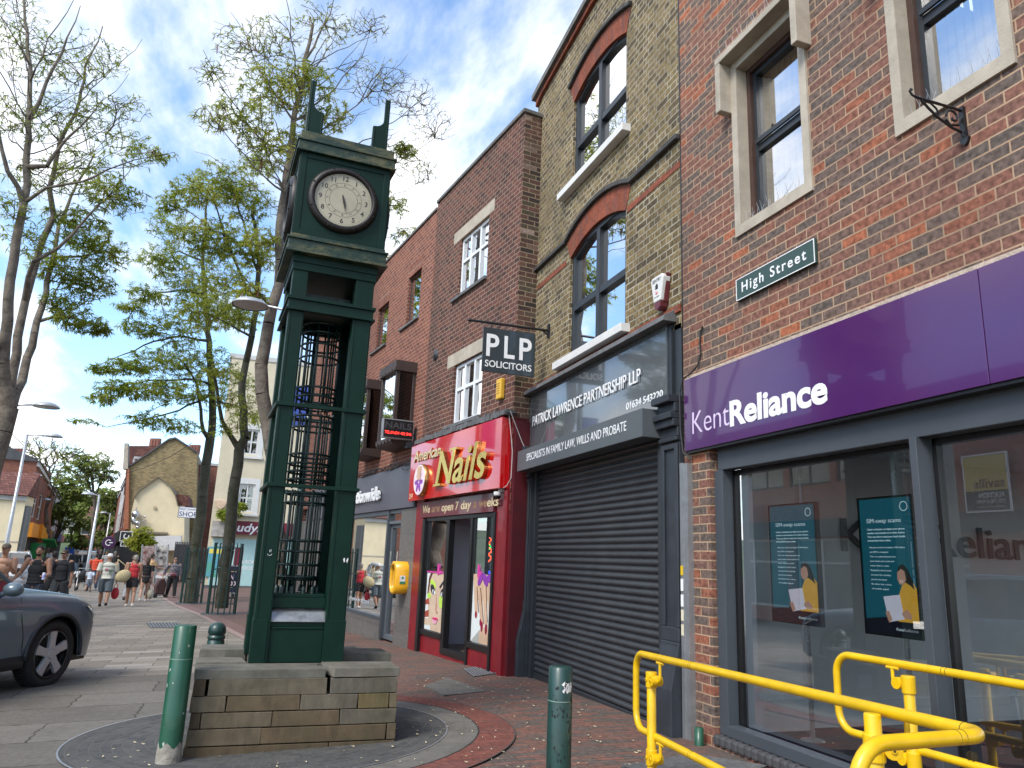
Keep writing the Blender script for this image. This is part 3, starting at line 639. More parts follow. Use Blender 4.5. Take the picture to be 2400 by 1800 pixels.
ftext('number', '01634 543220', WHITE, fs, 6.86, .052, 1.575, .735, .072, .002, .01)
ftext('number', '252', WHITE, fs, 9.96, .052, 1.50, .17, .072, .002, .01)
fb = thing('shutter_box', 'matt grey shutter box lettered with white specialist services', 'sign', *FA)
MB().box(6.155, 9.58, .052, .26, 1.178, 1.452).build('housing', PLPBOX, fb, bevel=.006)
ftext('lettering', 'SPECIALISTS IN FAMILY LAW, WILLS AND PROBATE', WHITE, fb, 9.22, .262, 1.283, 2.76, .094, .001, .001)
hs = thing('hanging_sign', 'square charcoal hanging sign with white initials on a black pole', 'sign', (0, 0, 0))
MB().box(2.735, 3.478, 9.19, 9.215, 2.415, 3.022).build('board', mat('sign_charcoal', (.030, .040, .046), .3, var=.1, coat=.3), hs, bevel=.004)
mb = MB(); mb.tube([(2.545, 9.2, 3.088), (3.68, 9.2, 3.10)], .017, 10); mb.ball((2.54, 9.2, 3.088), .026); mb.box(3.655, 3.68, 9.17, 9.23, 3.0, 3.19); mb.tube([(3.67, 9.2, 3.03), (3.57, 9.2, 3.095)], .012, 6)
for x in (2.84, 3.38): mb.tube([(x, 9.2, 3.09), (x, 9.2, 3.02)], .008, 6)
mb.build('bracket', mat('black_iron', (0, 0, 0)), hs)
HM = lambda x, z: TM((1, 0, 0), (0, -1, 0), (x, 9.188, z))
for ch, x, wd in (('P', 2.785, .175), ('L', 3.035, .15), ('P', 3.25, .175)): ftext('lettering', ch, WHITE, hs, 0, 0, 0, wd, .30, .003, .018, M=HM(x, 2.635))
ftext('lettering', 'SOLICITORS', WHITE, hs, 0, 0, 0, .655, .088, .003, .012, M=HM(2.775, 2.485))
al = thing('alarm_box', 'white and dark red alarm box on the yellow brickwork', 'alarm box', *FA)
mb = MB(); mb.prism([(6.06, 2.80), (6.25, 2.80), (6.275, 2.77), (6.22, 2.53), (6.09, 2.53), (6.035, 2.77)], 1, 0, .095); mb.build('cover', WPAINT, al, bevel=.012)
mb = MB(); mb.prism([(6.22, 2.528), (6.09, 2.528), (6.105, 2.47), (6.155, 2.44), (6.205, 2.47)], 1, 0, .09); mb.prism([(6.03, 2.805), (6.28, 2.805), (6.225, 2.52), (6.085, 2.52)], 1, .0, .06); mb.build('base', MAROON, al, bevel=.008)
ftext('lettering', 'SENTRY', BLACK, al, 6.235, .0955, 2.735, .16, .035, .001, .01)
mb = MB(); mb.prism([(6.18, 2.66), (6.18, 2.70), (6.155, 2.72), (6.13, 2.70), (6.13, 2.66)], 1, .095, .0965); mb.build('emblem', BLACK, al)
ftext('emblem', 'Sp', mat('alarm_red', (.6, .03, .03), .5), al, 6.18, .0955, 2.61, .05, .03, .001, .01)
ftext('lettering', '01634 220055', BLACK, al, 6.20, .0955, 2.575, .09, .010, .001)

# ================================================================ nail shop and bank: one facade turned a little towards the road
FC = ((3.38, 9.71, 0), R(97.84))
nb = thing('brick_building', 'dark brown brick building with white windows above the red nail shop', 'building', *FC)
mb = MB(); HC = [(1.13, 2.30, 4.40, 5.47, .10), (1.10, 2.26, 2.145, 3.16, .10)]
panels(0, 3.57, 1.9, 6.70, HC, mb, 0, .1); mb.box(0, 3.57, -.3, -.28, 6.4, 6.7)
mb.box(.0, 3.57, -4, -3.9, 1.2, 6.7); mb.box(.05, 3.5, -3.9, -.3, 6.4, 6.45)
mb.build('wall', BRK_C, nb)
mb = MB(); mb.quad((0, -.0, .6), (0, -.7, .6), (0, -.7, 6.70), (0, 0, 6.70)); mb.quad((0, -.7, 6.7), (0, -.7, .6), (.02, -.7, .6), (.02, -.7, 6.7)); mb.build('return_wall', BRK_RET, nb)
mb = MB(); mb.box(-.03, 3.57, -.36, .035, 6.70, 6.765); mb.build('coping', mat('coping_stone', (0, 0, 0)), nb, bevel=.01)
WUP = mat('white_upvc', (.76, .78, .80), .3, var=.04)
for (u0, u1, z0, z1, tr, lz0, lz1) in ((1.13, 2.30, 4.40, 5.47, 5.04, 5.475, 5.685), (1.10, 2.26, 2.145, 3.16, 2.74, 3.165, 3.39)):
    MB().box(u0-.18, u1+.30, -.05, .006, lz0, lz1).build('lintel', STONE, nb, bevel=.004)
    MB().box(u0-.03, u1+.22, -.1, .05, z0-.05, z0).build('sill', LEAD, nb)
    f = MB(); frame(f, u0+.005, u1-.005, z0, z1, -.045, .06, .055, (u0+(u1-u0)*.34, u0+(u1-u0)*.67), (tr,), .055); wf = f.build('window', WUP, nb, bevel=.005)
    MB().quad((u1-.05, -.08, z0+.05), (u0+.05, -.08, z0+.05), (u0+.05, -.08, z1-.05), (u1-.05, -.08, z1-.05)).build('pane', GLSM, wf)
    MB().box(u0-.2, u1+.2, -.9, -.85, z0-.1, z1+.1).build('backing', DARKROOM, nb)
mb = MB(); mb.lathe([(0, .05), (.02, .05), (.025, .03), (.10, .018), (.105, .0)], (3.14, 0, 3.56), 20, 1); mb.build('wall_plate', mat('plate_iron', (.035, .036, .04), .6), nb, smooth=True)
mb = MB(); mb.box(-.02, 3.6, -.02, .12, 2.0, 2.05)                     # ragged lead flashing over the sign
for i in range(46): a = i*.078; mb.box(a, a+.085, -.02, .13+.015*rng.random(), 1.955+.02*rng.random(), 2.02+.05*rng.random())
mb.build('flashing', LEAD, nb)
# ground-floor shop
mb = MB(); mb.box(.0, .40, -.7, -.005, -1.6, 1.96); mb.box(-.001, .10, -.005, .045, -1.5, .94); mb.box(3.21, 3.57, -.3, .02, -1.6, 1.9); mb.box(.40, 3.21, -.3, -.04, .60, 1.9)
mb.box(.46, 1.22, -.06, -.03, -1.55, -1.22); mb.box(2.13, 3.10, -.06, -.03, -1.55, -1.22); mb.box(1.22, 2.13, -.06, -.02, -1.60, -1.42); mb.build('shop_surround', DKRED, nb, bevel=.006)
MB().box(-.06, .0, -.75, -.02, -1.6, 1.90).build('side_board', mat('dull_red_board', (.10, .006, .012), .6, var=.35, scale=2), nb)
mb = MB(); mb.box(3.10, 3.21, -.1, .03, -1.6, .64); mb.box(.40, .46, -.1, .02, -1.6, .66); mb.box(.46, 3.10, -.1, .0, .60, .66)
mb.box(.46, 1.25, -.08, .0, -1.22, -1.14); mb.box(2.12, 3.10, -.08, .0, -1.22, -1.14); mb.box(1.19, 1.26, -.1, .0, -1.5, .60); mb.box(2.07, 2.19, -.1, .0, -1.42, .60); mb.box(1.26, 2.07, -.12, .0, -1.42, -1.33)
mb.box(.46, .53, -.06, -.02, -1.14, .60); mb.box(1.13, 1.19, -.06, -.02, -1.14, .6); mb.box(2.98, 3.10, -.06, -.02, -1.14, .6); mb.box(1.60, 1.655, -.75, -.70, -1.33, .6)
sfr = mb.build('shop_frame', BLACK, nb, bevel=.004)
for a, b in ((.53, 1.13), (2.19, 2.98)): MB().quad((b, -.04, -1.14), (a, -.04, -1.14), (a, -.04, .60), (b, -.04, .60)).build('pane', GLS, sfr)
mb = MB(); mb.box(.41, 3.2, -3.0, -2.95, -1.4, -.6); mb.box(3.15, 3.2, -2.95, -.1, -1.4, .7); mb.box(.41, .45, -2.95, -.75, -1.4, .7); mb.build('inner_wall', mat('room_violet', (.55, .53, .62), .8, var=.1), nb)  # unseen rear wall stops short to let daylight in from behind
MB().box(.41, 3.2, -3, -.1, -1.42, -1.40).build('floor', mat('shop_floor', (.22, .16, .11), .5, var=.3), nb)
MB().box(.41, 3.2, -3, -.31, .66, .70).build('ceiling', WPAINT, nb)
# prints on the glass (flat, as in the photo)
FACE = mat('print_face', (.66, .50, .36), .4, var=.22, scale=4); HANDC = mat('print_hand', (.66, .45, .30), .4, var=.22, scale=5); PALE = mat('print_pale', (.72, .76, .74), .4, var=.1, scale=2)
PINK = mat('print_pink', (.62, .05, .32), .4); LIP = mat('print_lip', (.60, .05, .16), .35); NAILC = mat('print_nail', (.28, .01, .05), .25); LIME = mat('print_lime', (.50, .75, .10), .4); INK = mat('print_ink', (.02, .02, .03), .5); PURP = mat('print_purple', (.28, .05, .42), .4, var=.3, scale=20); EYEW = mat('print_white', (.80, .80, .80), .4); DKP = mat('print_dark', (.10, .03, .02), .5)
def decal(t, u0, u1, z0, z1, items, w_=-.036):
    for k, (nm, m, pts) in enumerate(items):
        MB().prism([(u1-(u1-u0)*x, z0+(z1-z0)*y) for x, y in pts], 1, w_, w_+.0012+.0006*k).build(nm, m, t)
def ell(cx_, cy_, rx, ry, n=18, a=0): return [(cx_+rx*math.cos(t)*math.cos(a)-ry*math.sin(t)*math.sin(a), cy_+rx*math.cos(t)*math.sin(a)+ry*math.sin(t)*math.cos(a)) for t in [2*math.pi*i/n for i in range(n)]]
pt = thing('window_print', 'window print of a made up face on the left pane of the nail shop', 'window print', *FC)
decal(pt, 2.19, 2.98, -1.13, -.22, [('backdrop', PALE, [(0, 0), (1, 0), (1, .98), (0, .98)]), ('face', FACE, [(.12, .93), (.30, 1.0), (.98, 1.0), (.99, .30), (.90, .0), (.36, .0), (.20, .22), (.10, .55)]),
    ('hair', DKP, [(.06, .60), (.10, .88), (.22, 1.0), (.34, 1.0), (.20, .86), (.13, .62)]), ('hand', FACE, [(.0, .18), (.25, .20), (.48, .16), (.48, .10), (.2, .08), (0, .07)]), ('sleeve', mat('print_rust', (.35, .07, .04), .5), [(.0, .30), (.2, .34), (.22, .22), (0, .2)]), ('sleeve', mat('print_rust', (0, 0, 0)), [(.0, .50), (.16, .54), (.22, .44), (0, .42)]),
    ('eye_shadow', LIME, ell(.36, .79, .17, .06, a=-.3)), ('eye_shadow', LIME, ell(.86, .52, .12, .12)), ('eye_shadow', LIME, ell(.18, .58, .10, .05)), ('eye', INK, ell(.36, .70, .13, .075, a=-.4)), ('eye', EYEW, ell(.42, .655, .08, .04, a=-.3)), ('iris', mat('print_iris', (.10, .14, .17), .3), ell(.42, .655, .035, .04)),
    ('eye', INK, ell(.90, .66, .11, .07, a=.3)), ('eye', EYEW, ell(.89, .635, .07, .04, a=.2)), ('iris', mat('print_iris', (0, 0, 0)), ell(.90, .635, .03, .04)), ('brow', INK, [(.72, .76), (.99, .90), (.99, .86), (.76, .73)]), ('nose', mat('print_shade', (.50, .30, .22), .5), [(.60, .62), (.57, .36), (.64, .30), (.72, .33), (.66, .37), (.63, .5)]),
    ('lips', LIP, [(.42, .20), (.52, .235), (.58, .225), (.66, .24), (.76, .205), (.62, .185), (.52, .19)]), ('lips', mat('print_lip_pale', (.80, .40, .52), .3), [(.44, .195), (.54, .185), (.64, .18), (.74, .20), (.66, .13), (.56, .12), (.48, .15)]),
    ('top_band', PINK, [(0, .985), (1, .985), (1, 1.01), (0, 1.01)]), ('flower', PINK, ell(.62, 1.05, .05, .10)), ('flower', PINK, ell(.68, 1.0, .12, .03))])
pt = thing('window_print', 'window print of a hand with dark red nails on the right pane', 'window print', *FC)
fing = lambda x0, y0, x1, y1, w0, w1: [(x0-w0, y0), (x0+w0, y0), (x1+w1, y1+.03), (x1+w1*.5, y1-.015), (x1-w1*.5, y1-.015), (x1-w1, y1+.03)]
decal(pt, .53, 1.13, -1.13, -.20, [('backdrop', PALE, [(0, 0), (1, 0), (1, 1), (0, 1)]), ('shade', mat('print_grey', (.40, .42, .38), .5), [(0, .0), (.5, .2), (.5, 0)]), ('hand', HANDC, [(.0, 1.0), (1, 1.0), (1, .62), (.1, .62)]), ('finger', HANDC, fing(.12, .95, .26, .36, .12, .075)), ('finger', HANDC, fing(.38, .9, .60, .20, .13, .08)),
    ('finger', HANDC, fing(.64, .9, .84, .17, .13, .08)), ('finger', HANDC, fing(.90, .9, .985, .3, .10, .015)), ('hand', HANDC, [(.46, .0), (.50, .18), (.64, .24), (.98, .22), (1, 0)]), ('gap', DKP, [(.42, .80), (.455, .80), (.70, .30), (.685, .28)]), ('gap', DKP, [(.22, .82), (.245, .82), (.40, .45), (.385, .43)]), ('gap', DKP, [(.72, .85), (.75, .85), (.90, .33), (.885, .32)]),
    ('nail', NAILC, ell(.245, .40, .05, .05)), ('nail', NAILC, ell(.60, .245, .06, .075)), ('nail', NAILC, ell(.84, .22, .06, .075)), ('nail', NAILC, ell(.52, .30, .04, .05)), ('petal', PURP, ell(.42, .93, .16, .07, a=.5)), ('petal', PURP, ell(.70, .92, .16, .07, a=-.4)), ('petal', PURP, ell(.90, .95, .12, .06)), ('flower', PINK, ell(.30, 1.03, .05, .12, a=.3)), ('flower', PINK, ell(.36, 1.0, .12, .035, a=.2))])
mn = thing('price_list', 'white price list hanging inside the nail shop beside a black board', 'price list', *FC)
mb = MB(); mb.box(.80, 1.12, -.30, -.295, -.18, .52); mb.build('sheet', EYEW, mn)
mb = MB()
for i in range(22):
    z = .46-.028*i; mb.box(1.08-.16*rng.random()-.02, 1.08, -.2949, -.293, z, z+.010); mb.box(.84, .88, -.2949, -.293, z, z+.010)
mb.build('print', INK, mn); MB().box(.56, .79, -.30, -.28, -.20, .40).build('board', BLACK, mn)
nl = thing('neon_sign', 'small lit neon figure in red green and blue hanging in the right shop window', 'neon sign', *FC)
mb = MB(); mb.tube([(.70+.03*math.sin(i*.9), -.07, .22+.012*i) for i in range(9)], .007, 5); mb.tube([(.68+.045*math.cos(i*.8), -.07, -.02+.013*i) for i in range(16)], .009, 5); mb.build('tube', emis('neon_red', (1, .09, .03), 3.0), nl)
mb = MB(); mb.tube([(.70+.025*math.cos(i*.9), -.07, .15+.01*i) for i in range(8)], .007, 5); mb.build('tube', emis('neon_green', (.03, .8, .15), 2.0), nl)
mb = MB(); mb.tube([(.68+.03*math.cos(i*.9), -.07, -.18+.004*i) for i in range(9)], .009, 5); mb.build('tube', emis('neon_blue', (.05, .08, .9), 2.0), nl)
ch = thing('chair', 'dark padded salon chair standing inside the open shop door', 'chair', *FC)
mb = MB(); mb.box(1.55, 1.98, -1.2, -.8, -.98, -.90); mb.build('seat', mat('dark_leather', (.03, .033, .04), .4), ch, bevel=.02)
mb = MB(); mb.box(1.55, 1.62, -1.2, -.8, -.88, -.42); mb.build('backrest', mat('dark_leather', (0, 0, 0)), ch, bevel=.02)
for a in (1.58, 1.95):
    for b in (-1.17, -.83): MB().tube([(a, b, -1.4), (a, b, -.98)], .015, 6).build('leg', CHROME, ch)
# shop signs
ns = thing('fascia_sign', 'glossy red fascia sign with gold nail shop lettering', 'sign', *FC)
MB().box(.055, 3.70, .0, .14, .96, 1.945).build('panel', RED, ns, bevel=.006)
def serif(name, s, parent, u, w_, z, width, cap, m_face, m_side, dp, bold, shear):
    o = ftext(name, s, m_side, parent, u, w_+dp/2, z, width, cap, dp/2, bold, shear)
    f = ftext(name, s, m_face, parent, u, w_+dp+.0015, z, width, cap, .0012, bold*.85, shear); return o, f
o, f = serif('lettering', 'American', ns, 3.50, .14, 1.635, 1.27, .185, CREAM_GOLD, GOLD_SIDE, .02, .022, .22)
o, f = serif('lettering', 'Nails', ns, 2.30, .14, 1.145, 1.92, .53, GOLD, GOLD_SIDE, .06, .02, .26)
mb = MB()                                                            # slab serifs of the big letters
for (u, z, wd) in ((2.38, 1.128, .30), (2.26, 1.645, .22), (1.74, 1.645, .28)):
    mb.box(u-wd, u, .14, .203, z, z+.035)
mb.build('serifs', GOLD, ns)
mb = MB(); mb.lathe([(0, .085), (.255, .085), (.26, .08)], (2.99, .14, 1.285), 28, 1); mb.build('roundel', mat('roundel_face', (.78, .52, .62), .35, var=.35, scale=9, col2=(.80, .75, .72)), ns, smooth=False)
mb = MB(); mb.lathe([(.26, .08), (.27, .075), (.27, 0)], (2.99, .14, 1.285), 28, 1); mb.build('rim', GOLD_SIDE, ns, smooth=True)
decal(ns, 2.74, 3.24, 1.035, 1.535, [('petal', PURP, ell(.5+.22*math.cos(a), .42+.2*math.sin(a), .16, .08, a=a)) for a in (0, 1.05, 2.1, 3.14, 4.2, 5.2)]+[('finger', HANDC, fing(.34+.11*i, .95, .36+.09*i, .5, .04, .035)) for i in range(4)], .2255)
ftext('number', '254', CREAM_GOLD, ns, 3.66, .141, 1.005, .17, .085, .002, .01, .15)
ws = thing('opening_hours_sign', 'maroon board under the red fascia telling the open days', 'sign', *FC)
MB().box(.45, 3.34, -.035, .03, .665, .93).build('board', MAROON, ws, bevel=.004)
u = 3.22
for s, wd, m in (('We', .33, CREAM_GOLD), ('are', .36, mat('dark_gold', (.30, .18, .10), .6)), ('open', .48, CREAM_GOLD), ('7', .13, CREAM_GOLD), ('day', .38, CREAM_GOLD), ('a', .11, mat('dark_gold', (0, 0, 0))), ('we', .26, mat('dark_gold', (0, 0, 0))), ('eks', .37, CREAM_GOLD)):  # some words are set in a darker gold
    ftext('lettering', s, m, ws, u, .031, .745, wd, .125, .002, .02, .06); u -= wd+(.085 if s != 'we' else .01)
cm = thing('security_camera', 'small dark dome camera under the corner of the red sign', 'camera', *FC)
MB().lathe([(0, .0), (.05, .0), (.055, .02), (.055, .05), (0, .05)], (.20, .09, .87), 16).box(.15, .25, .0, .06, .92, .955).build('housing', WPAINT, cm, smooth=False)
MB().ball((.20, .09, .868), .048, 14, 8).build('lens', BLACK, cm, smooth=True)
yb = thing('alarm_box', 'yellow alarm box on the brown brick above the red sign', 'alarm box', *FC)
MB().box(.29, .45, .0, .07, 2.26, 2.56).build('cover', mat('alarm_yellow', (.75, .45, .05), .45, var=.1), yb, bevel=.015)
mb = MB()
for i in range(5): mb.box(.33, .42, .0702, .0715, 2.34+.035*i, 2.352+.035*i)
mb.build('lettering', mat('faded_brown', (.35, .16, .03), .6), yb)
mb = MB(); mb.tube([(.05, .05, 2.05), (-.02, .04, 1.75), (-.06, .02, 1.45), (-.05, .02, 1.1), (.0, .05, 1.0), (.12, .10, .93)], .006, 5); mb.tube([(-.02, .06, 2.03), (-.10, -.1, 1.6), (-.2, -.25, 1.25)], .005, 5)
tag(mb.build('sign_cable', mat('pale_cable', (.5, .48, .45), .5), None, loc=FC[0], rotz=FC[1]), 'pale cables hanging down the red side of the nail shop', 'cable')

# ---------------------------------------------------------------- bank
bk = thing('brick_building', 'red brick building with brown bay windows above the grey bank front', 'building', *FC)
mb = MB(); HD = [(4.25, 5.02, 4.585, 5.63, .1), (6.27, 7.06, 4.53, 5.53, .1), (8.3, 9.05, 4.5, 5.5, .1)]
panels(3.57, 13.5, 1.2, 6.58, HD, mb, 0, .1); mb.box(3.57, 13.5, -4, -3.9, -1.6, 6.55); mb.box(13.4, 13.5, -3.9, 0, -1.6, 6.55); mb.box(3.6, 13.5, -3.9, -.3, 6.4, 6.45)
mb.build('wall', BRK_D, bk)
mb = MB(); mb.box(3.57, 13.55, -.3, .03, 6.58, 6.63); mb.build('coping', mat('coping_stone', (0, 0, 0)), bk)
for (a, b, c, d, _) in HD:
    mb = MB(); mb.box(a-.02, b+.02, 0, .003, d, d+.22); mb.build('soldier_course', brick('brick_soldier', [(0, (.15, .05, .036)), (1, (.25, .09, .058))], (.42, .33, .26), bw=.075, bh=.23, off=0, ms=.011), bk)
    MB().box(a-.03, b+.30, -.09, .05, c-.04, c).build('sill', LEAD, bk)
    f = MB(); frame(f, a, b, c, d, -.06, .04, .03); wf = f.build('window', BROWN, bk)
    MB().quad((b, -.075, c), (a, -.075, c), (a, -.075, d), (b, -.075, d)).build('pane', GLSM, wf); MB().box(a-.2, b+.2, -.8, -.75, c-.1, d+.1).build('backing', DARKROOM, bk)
BAYD = mat('bay_brown', (.055, .036, .030), .5, var=.3, scale=4)
for (a, b) in ((4.13, 5.05), (6.0, 6.95), (8.0, 8.9)):
    t = MB(); t.box(a-.04, b+.04, 0, .43, 3.42, 3.62); t.box(a-.02, b+.02, 0, .41, 2.10, 2.16); t.prism([(0, 2.10), (.41, 2.10), (.38, 2.03), (0, 1.98)], 0, a-.02, b+.02); t.box(a, a+.07, .32, .39, 2.16, 3.42); t.box(b-.07, b, .32, .39, 2.16, 3.42); t.box(a, a+.05, 0, .06, 2.16, 3.42); t.box(b-.05, b, 0, .06, 2.16, 3.42)
    for i in range(5): t.box(b-.04-.2*i-.12, b-.04-.2*i, .43, .445, 3.42, 3.475); t.box(b-.04-.2*i-.12, b-.04-.2*i, .41, .425, 2.06, 2.12)
    bw_ = t.build('bay_window', BAYD, bk, bevel=.004)
    MB().quad((b-.07, .36, 2.16), (a+.07, .36, 2.16), (a+.07, .36, 3.42), (b-.07, .36, 3.42)).build('pane', GLSM, bw_)
    MB().quad((a+.025, .06, 2.16), (a+.025, .32, 2.16), (a+.025, .32, 3.42), (a+.025, .06, 3.42)).build('pane', glass('brown_glass', (.10, .07, .06), .6), bw_); MB().quad((b-.025, .06, 2.16), (b-.025, .32, 2.16), (b-.025, .32, 3.42), (b-.025, .06, 3.42)).build('pane', glass('brown_glass'), bw_)
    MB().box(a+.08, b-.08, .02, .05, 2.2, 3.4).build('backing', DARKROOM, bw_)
TILEG = brick('tile_grey', [(0, (.115, .108, .100)), (1, (.145, .136, .127))], (.06, .058, .055), bw=.9, bh=.42, ms=.006, off=0, dirt=.2, bump=.1, rough=.45)
mb = MB(); mb.box(3.575, 4.37, -.3, .012, -1.6, .87); mb.box(5.14, 13.4, -.3, .02, -1.6, -1.19); mb.box(8.9, 13.4, -.3, .012, -1.19, .87); mb.build('tile_cladding', TILEG, bk)
mb = MB(); mb.box(5.10, 5.19, -.1, .02, -1.5, .87); mb.box(5.19, 8.9, -.1, .02, -1.19, -1.12); mb.box(5.19, 8.9, -.1, .02, .78, .87); mb.box(8.83, 8.9, -.1, .02, -1.12, .78)
sf2 = mb.build('shop_frame', GREYMETAL, bk, bevel=.004)
MB().quad((8.83, -.04, -1.12), (5.19, -.04, -1.12), (5.19, -.04, .78), (8.83, -.04, .78)).build('pane', glass('bank_glass', (.55, .57, .58), 2.2, ior=1.8), sf2)
mb = MB(); frame(mb, 4.37, 5.10, -1.5, .62, -.05, .06, .09, (), (-.35,), .16); mb.box(4.37, 5.10, -.1, .0, .60, .66); mb.box(4.37, 5.10, -.1, 0, .80, .87); dr = mb.build('door', mat('door_grey', (.10, .115, .13), .4, var=.1), bk, bevel=.004)
MB().quad((5.0, -.08, -1.41), (4.46, -.08, -1.41), (4.46, -.08, .53), (5.0, -.08, .53)).build('pane', GLS, dr); MB().quad((5.1, -.05, .66), (4.37, -.05, .66), (4.37, -.05, .80), (5.1, -.05, .80)).build('pane', GLS, dr)
MB().tube([(4.93, -.02, -.5), (4.93, -.02, .1)], .014, 8).build('handle', CHROME, dr)
mb = MB(); mb.box(4.3, 13, -3.5, -3.4, -1.5, 1.2); mb.box(12.9, 13, -3.4, -.1, -1.5, 1.2); mb.box(4.3, 4.36, -3.4, -.3, -1.5, 1.2); mb.build('inner_wall', mat('bank_room', (.10, .10, .11), .8), bk)
MB().box(4.3, 13, -3.5, -.1, -1.5, -1.46).build('floor', mat('bank_floor', (.12, .11, .10), .6), bk)
ftext('window_lettering', 'a new way to bank', mat('frost_letter', (.55, .6, .65), .6), bk, 7.6, -.037, -.95, 1.5, .09, .001)
bs = thing('fascia_sign', 'slate grey fascia sign with raised white bank lettering', 'sign', *FC)
MB().box(3.62, 12.0, .0, .05, .875, 1.66).build('panel', mat('bank_slate', (.085, .082, .105), .35, var=.08, scale=1), bs, bevel=.004)
ftext('lettering', 'nationwide', WHITE, bs, 7.62, .09, 1.10, 2.06, .27, .02, .03, capstr='d')
ld = thing('led_sign', 'small black sign with red lit telephone number over the pavement', 'sign', *FC)
MB().box(3.86, 3.96, .07, .66, 2.08, 2.44).build('case', STEEL, ld, bevel=.006)
MB().box(3.852, 3.86, .09, .64, 2.10, 2.42).build('screen', BLACK, ld)
LM = TM((0, -1, 0), (-1, 0, 0), (3.851, .62, 2.265))
ftext('lettering', 'NAILS', mat('dim_letter', (.06, .06, .065), .5), ld, 0, 0, 0, .50, .115, .002, .02, M=LM)
ftext('lettering', 'TEL:01634 402 846', emis('led_red', (1, .04, .03), 1.6), ld, 0, 0, 0, .51, .052, .002, .0, M=TM((0, -1, 0), (-1, 0, 0), (3.851, .625, 2.16)))
mb = MB(); mb.tube([(3.91, .07, 2.2), (3.91, -.0, 2.2)], .02, 6); mb.box(3.88, 3.94, .0, .03, 2.05, 2.32); mb.box(3.85, 3.97, -.0, .18, 1.94, 2.05); mb.build('bracket', DKMETAL, ld)
ae = thing('defibrillator_cabinet', 'yellow defibrillator cabinet on the grey tiled pier', 'cabinet', *FC)
AY = mat('cabinet_yellow', (.80, .40, .01), .35, var=.08, coat=.3)
def rr(u0, u1, z0, z1, r, n=5):
    P = []
    for cx_, cz_, a0 in ((u1-r, z1-r, 0), (u0+r, z1-r, 90), (u0+r, z0+r, 180), (u1-r, z0+r, 270)):
        for i in range(n+1): a = R(a0+90*i/n); P.append((cx_+r*math.cos(a), cz_+r*math.sin(a)))
    return P
outr, inr = rr(3.76, 4.10, -.64, -.08, .15), rr(3.81, 4.05, -.58, -.14, .12)
mb = MB(); k = len(outr)
for y in (.012, .24): mb.v += [(p[0], y, p[1]) for p in outr]
mb.v += [(p[0], .26, p[1]) for p in inr]+[(p[0], .20, p[1]) for p in inr]
for lv in range(3):
    for i in range(k): j = (i+1) % k; mb.f.append((lv*k+i, lv*k+j, (lv+1)*k+j, (lv+1)*k+i))
mb.build('case', AY, ae, smooth=True)
MB().prism(inr, 1, .19, .205).build('window', glass('cab_glass', (.25, .25, .3), 1), ae)
MB().prism(inr, 1, .10, .15).box(3.88, 4.0, .15, .18, -.5, -.2).build('insert', INK, ae)
mb = MB(); mb.box(3.756, 3.7595, .07, .17, -.46, -.32); mb.build('label', EYEW, ae); mb = MB(); mb.box(3.754, 3.756, .07, .17, -.46, -.42); mb.ball((3.756, .12, -.36), (.002, .022, .022)); mb.build('emblem', mat('aed_green', (.02, .25, .12), .5), ae)
mb = MB()
for j in range(4):
    P = [(3.6+.28*i, .07+.03*math.sin(i*1.3+j), 1.70+.035*j*rng.random()-.05*math.sin(i*.9+j)**2) for i in range(22)]; mb.tube(P, .010, 5)
mb.tube([(4.4, .08, 1.69), (4.25, .1, 1.58), (4.05, .09, 1.55), (3.8, .06, 1.62)], .006, 5)
tag(mb.build('wall_cables', CABLE, None, loc=FC[0], rotz=FC[1]), 'tangle of black cables lying along the top of the grey bank sign', 'cable')
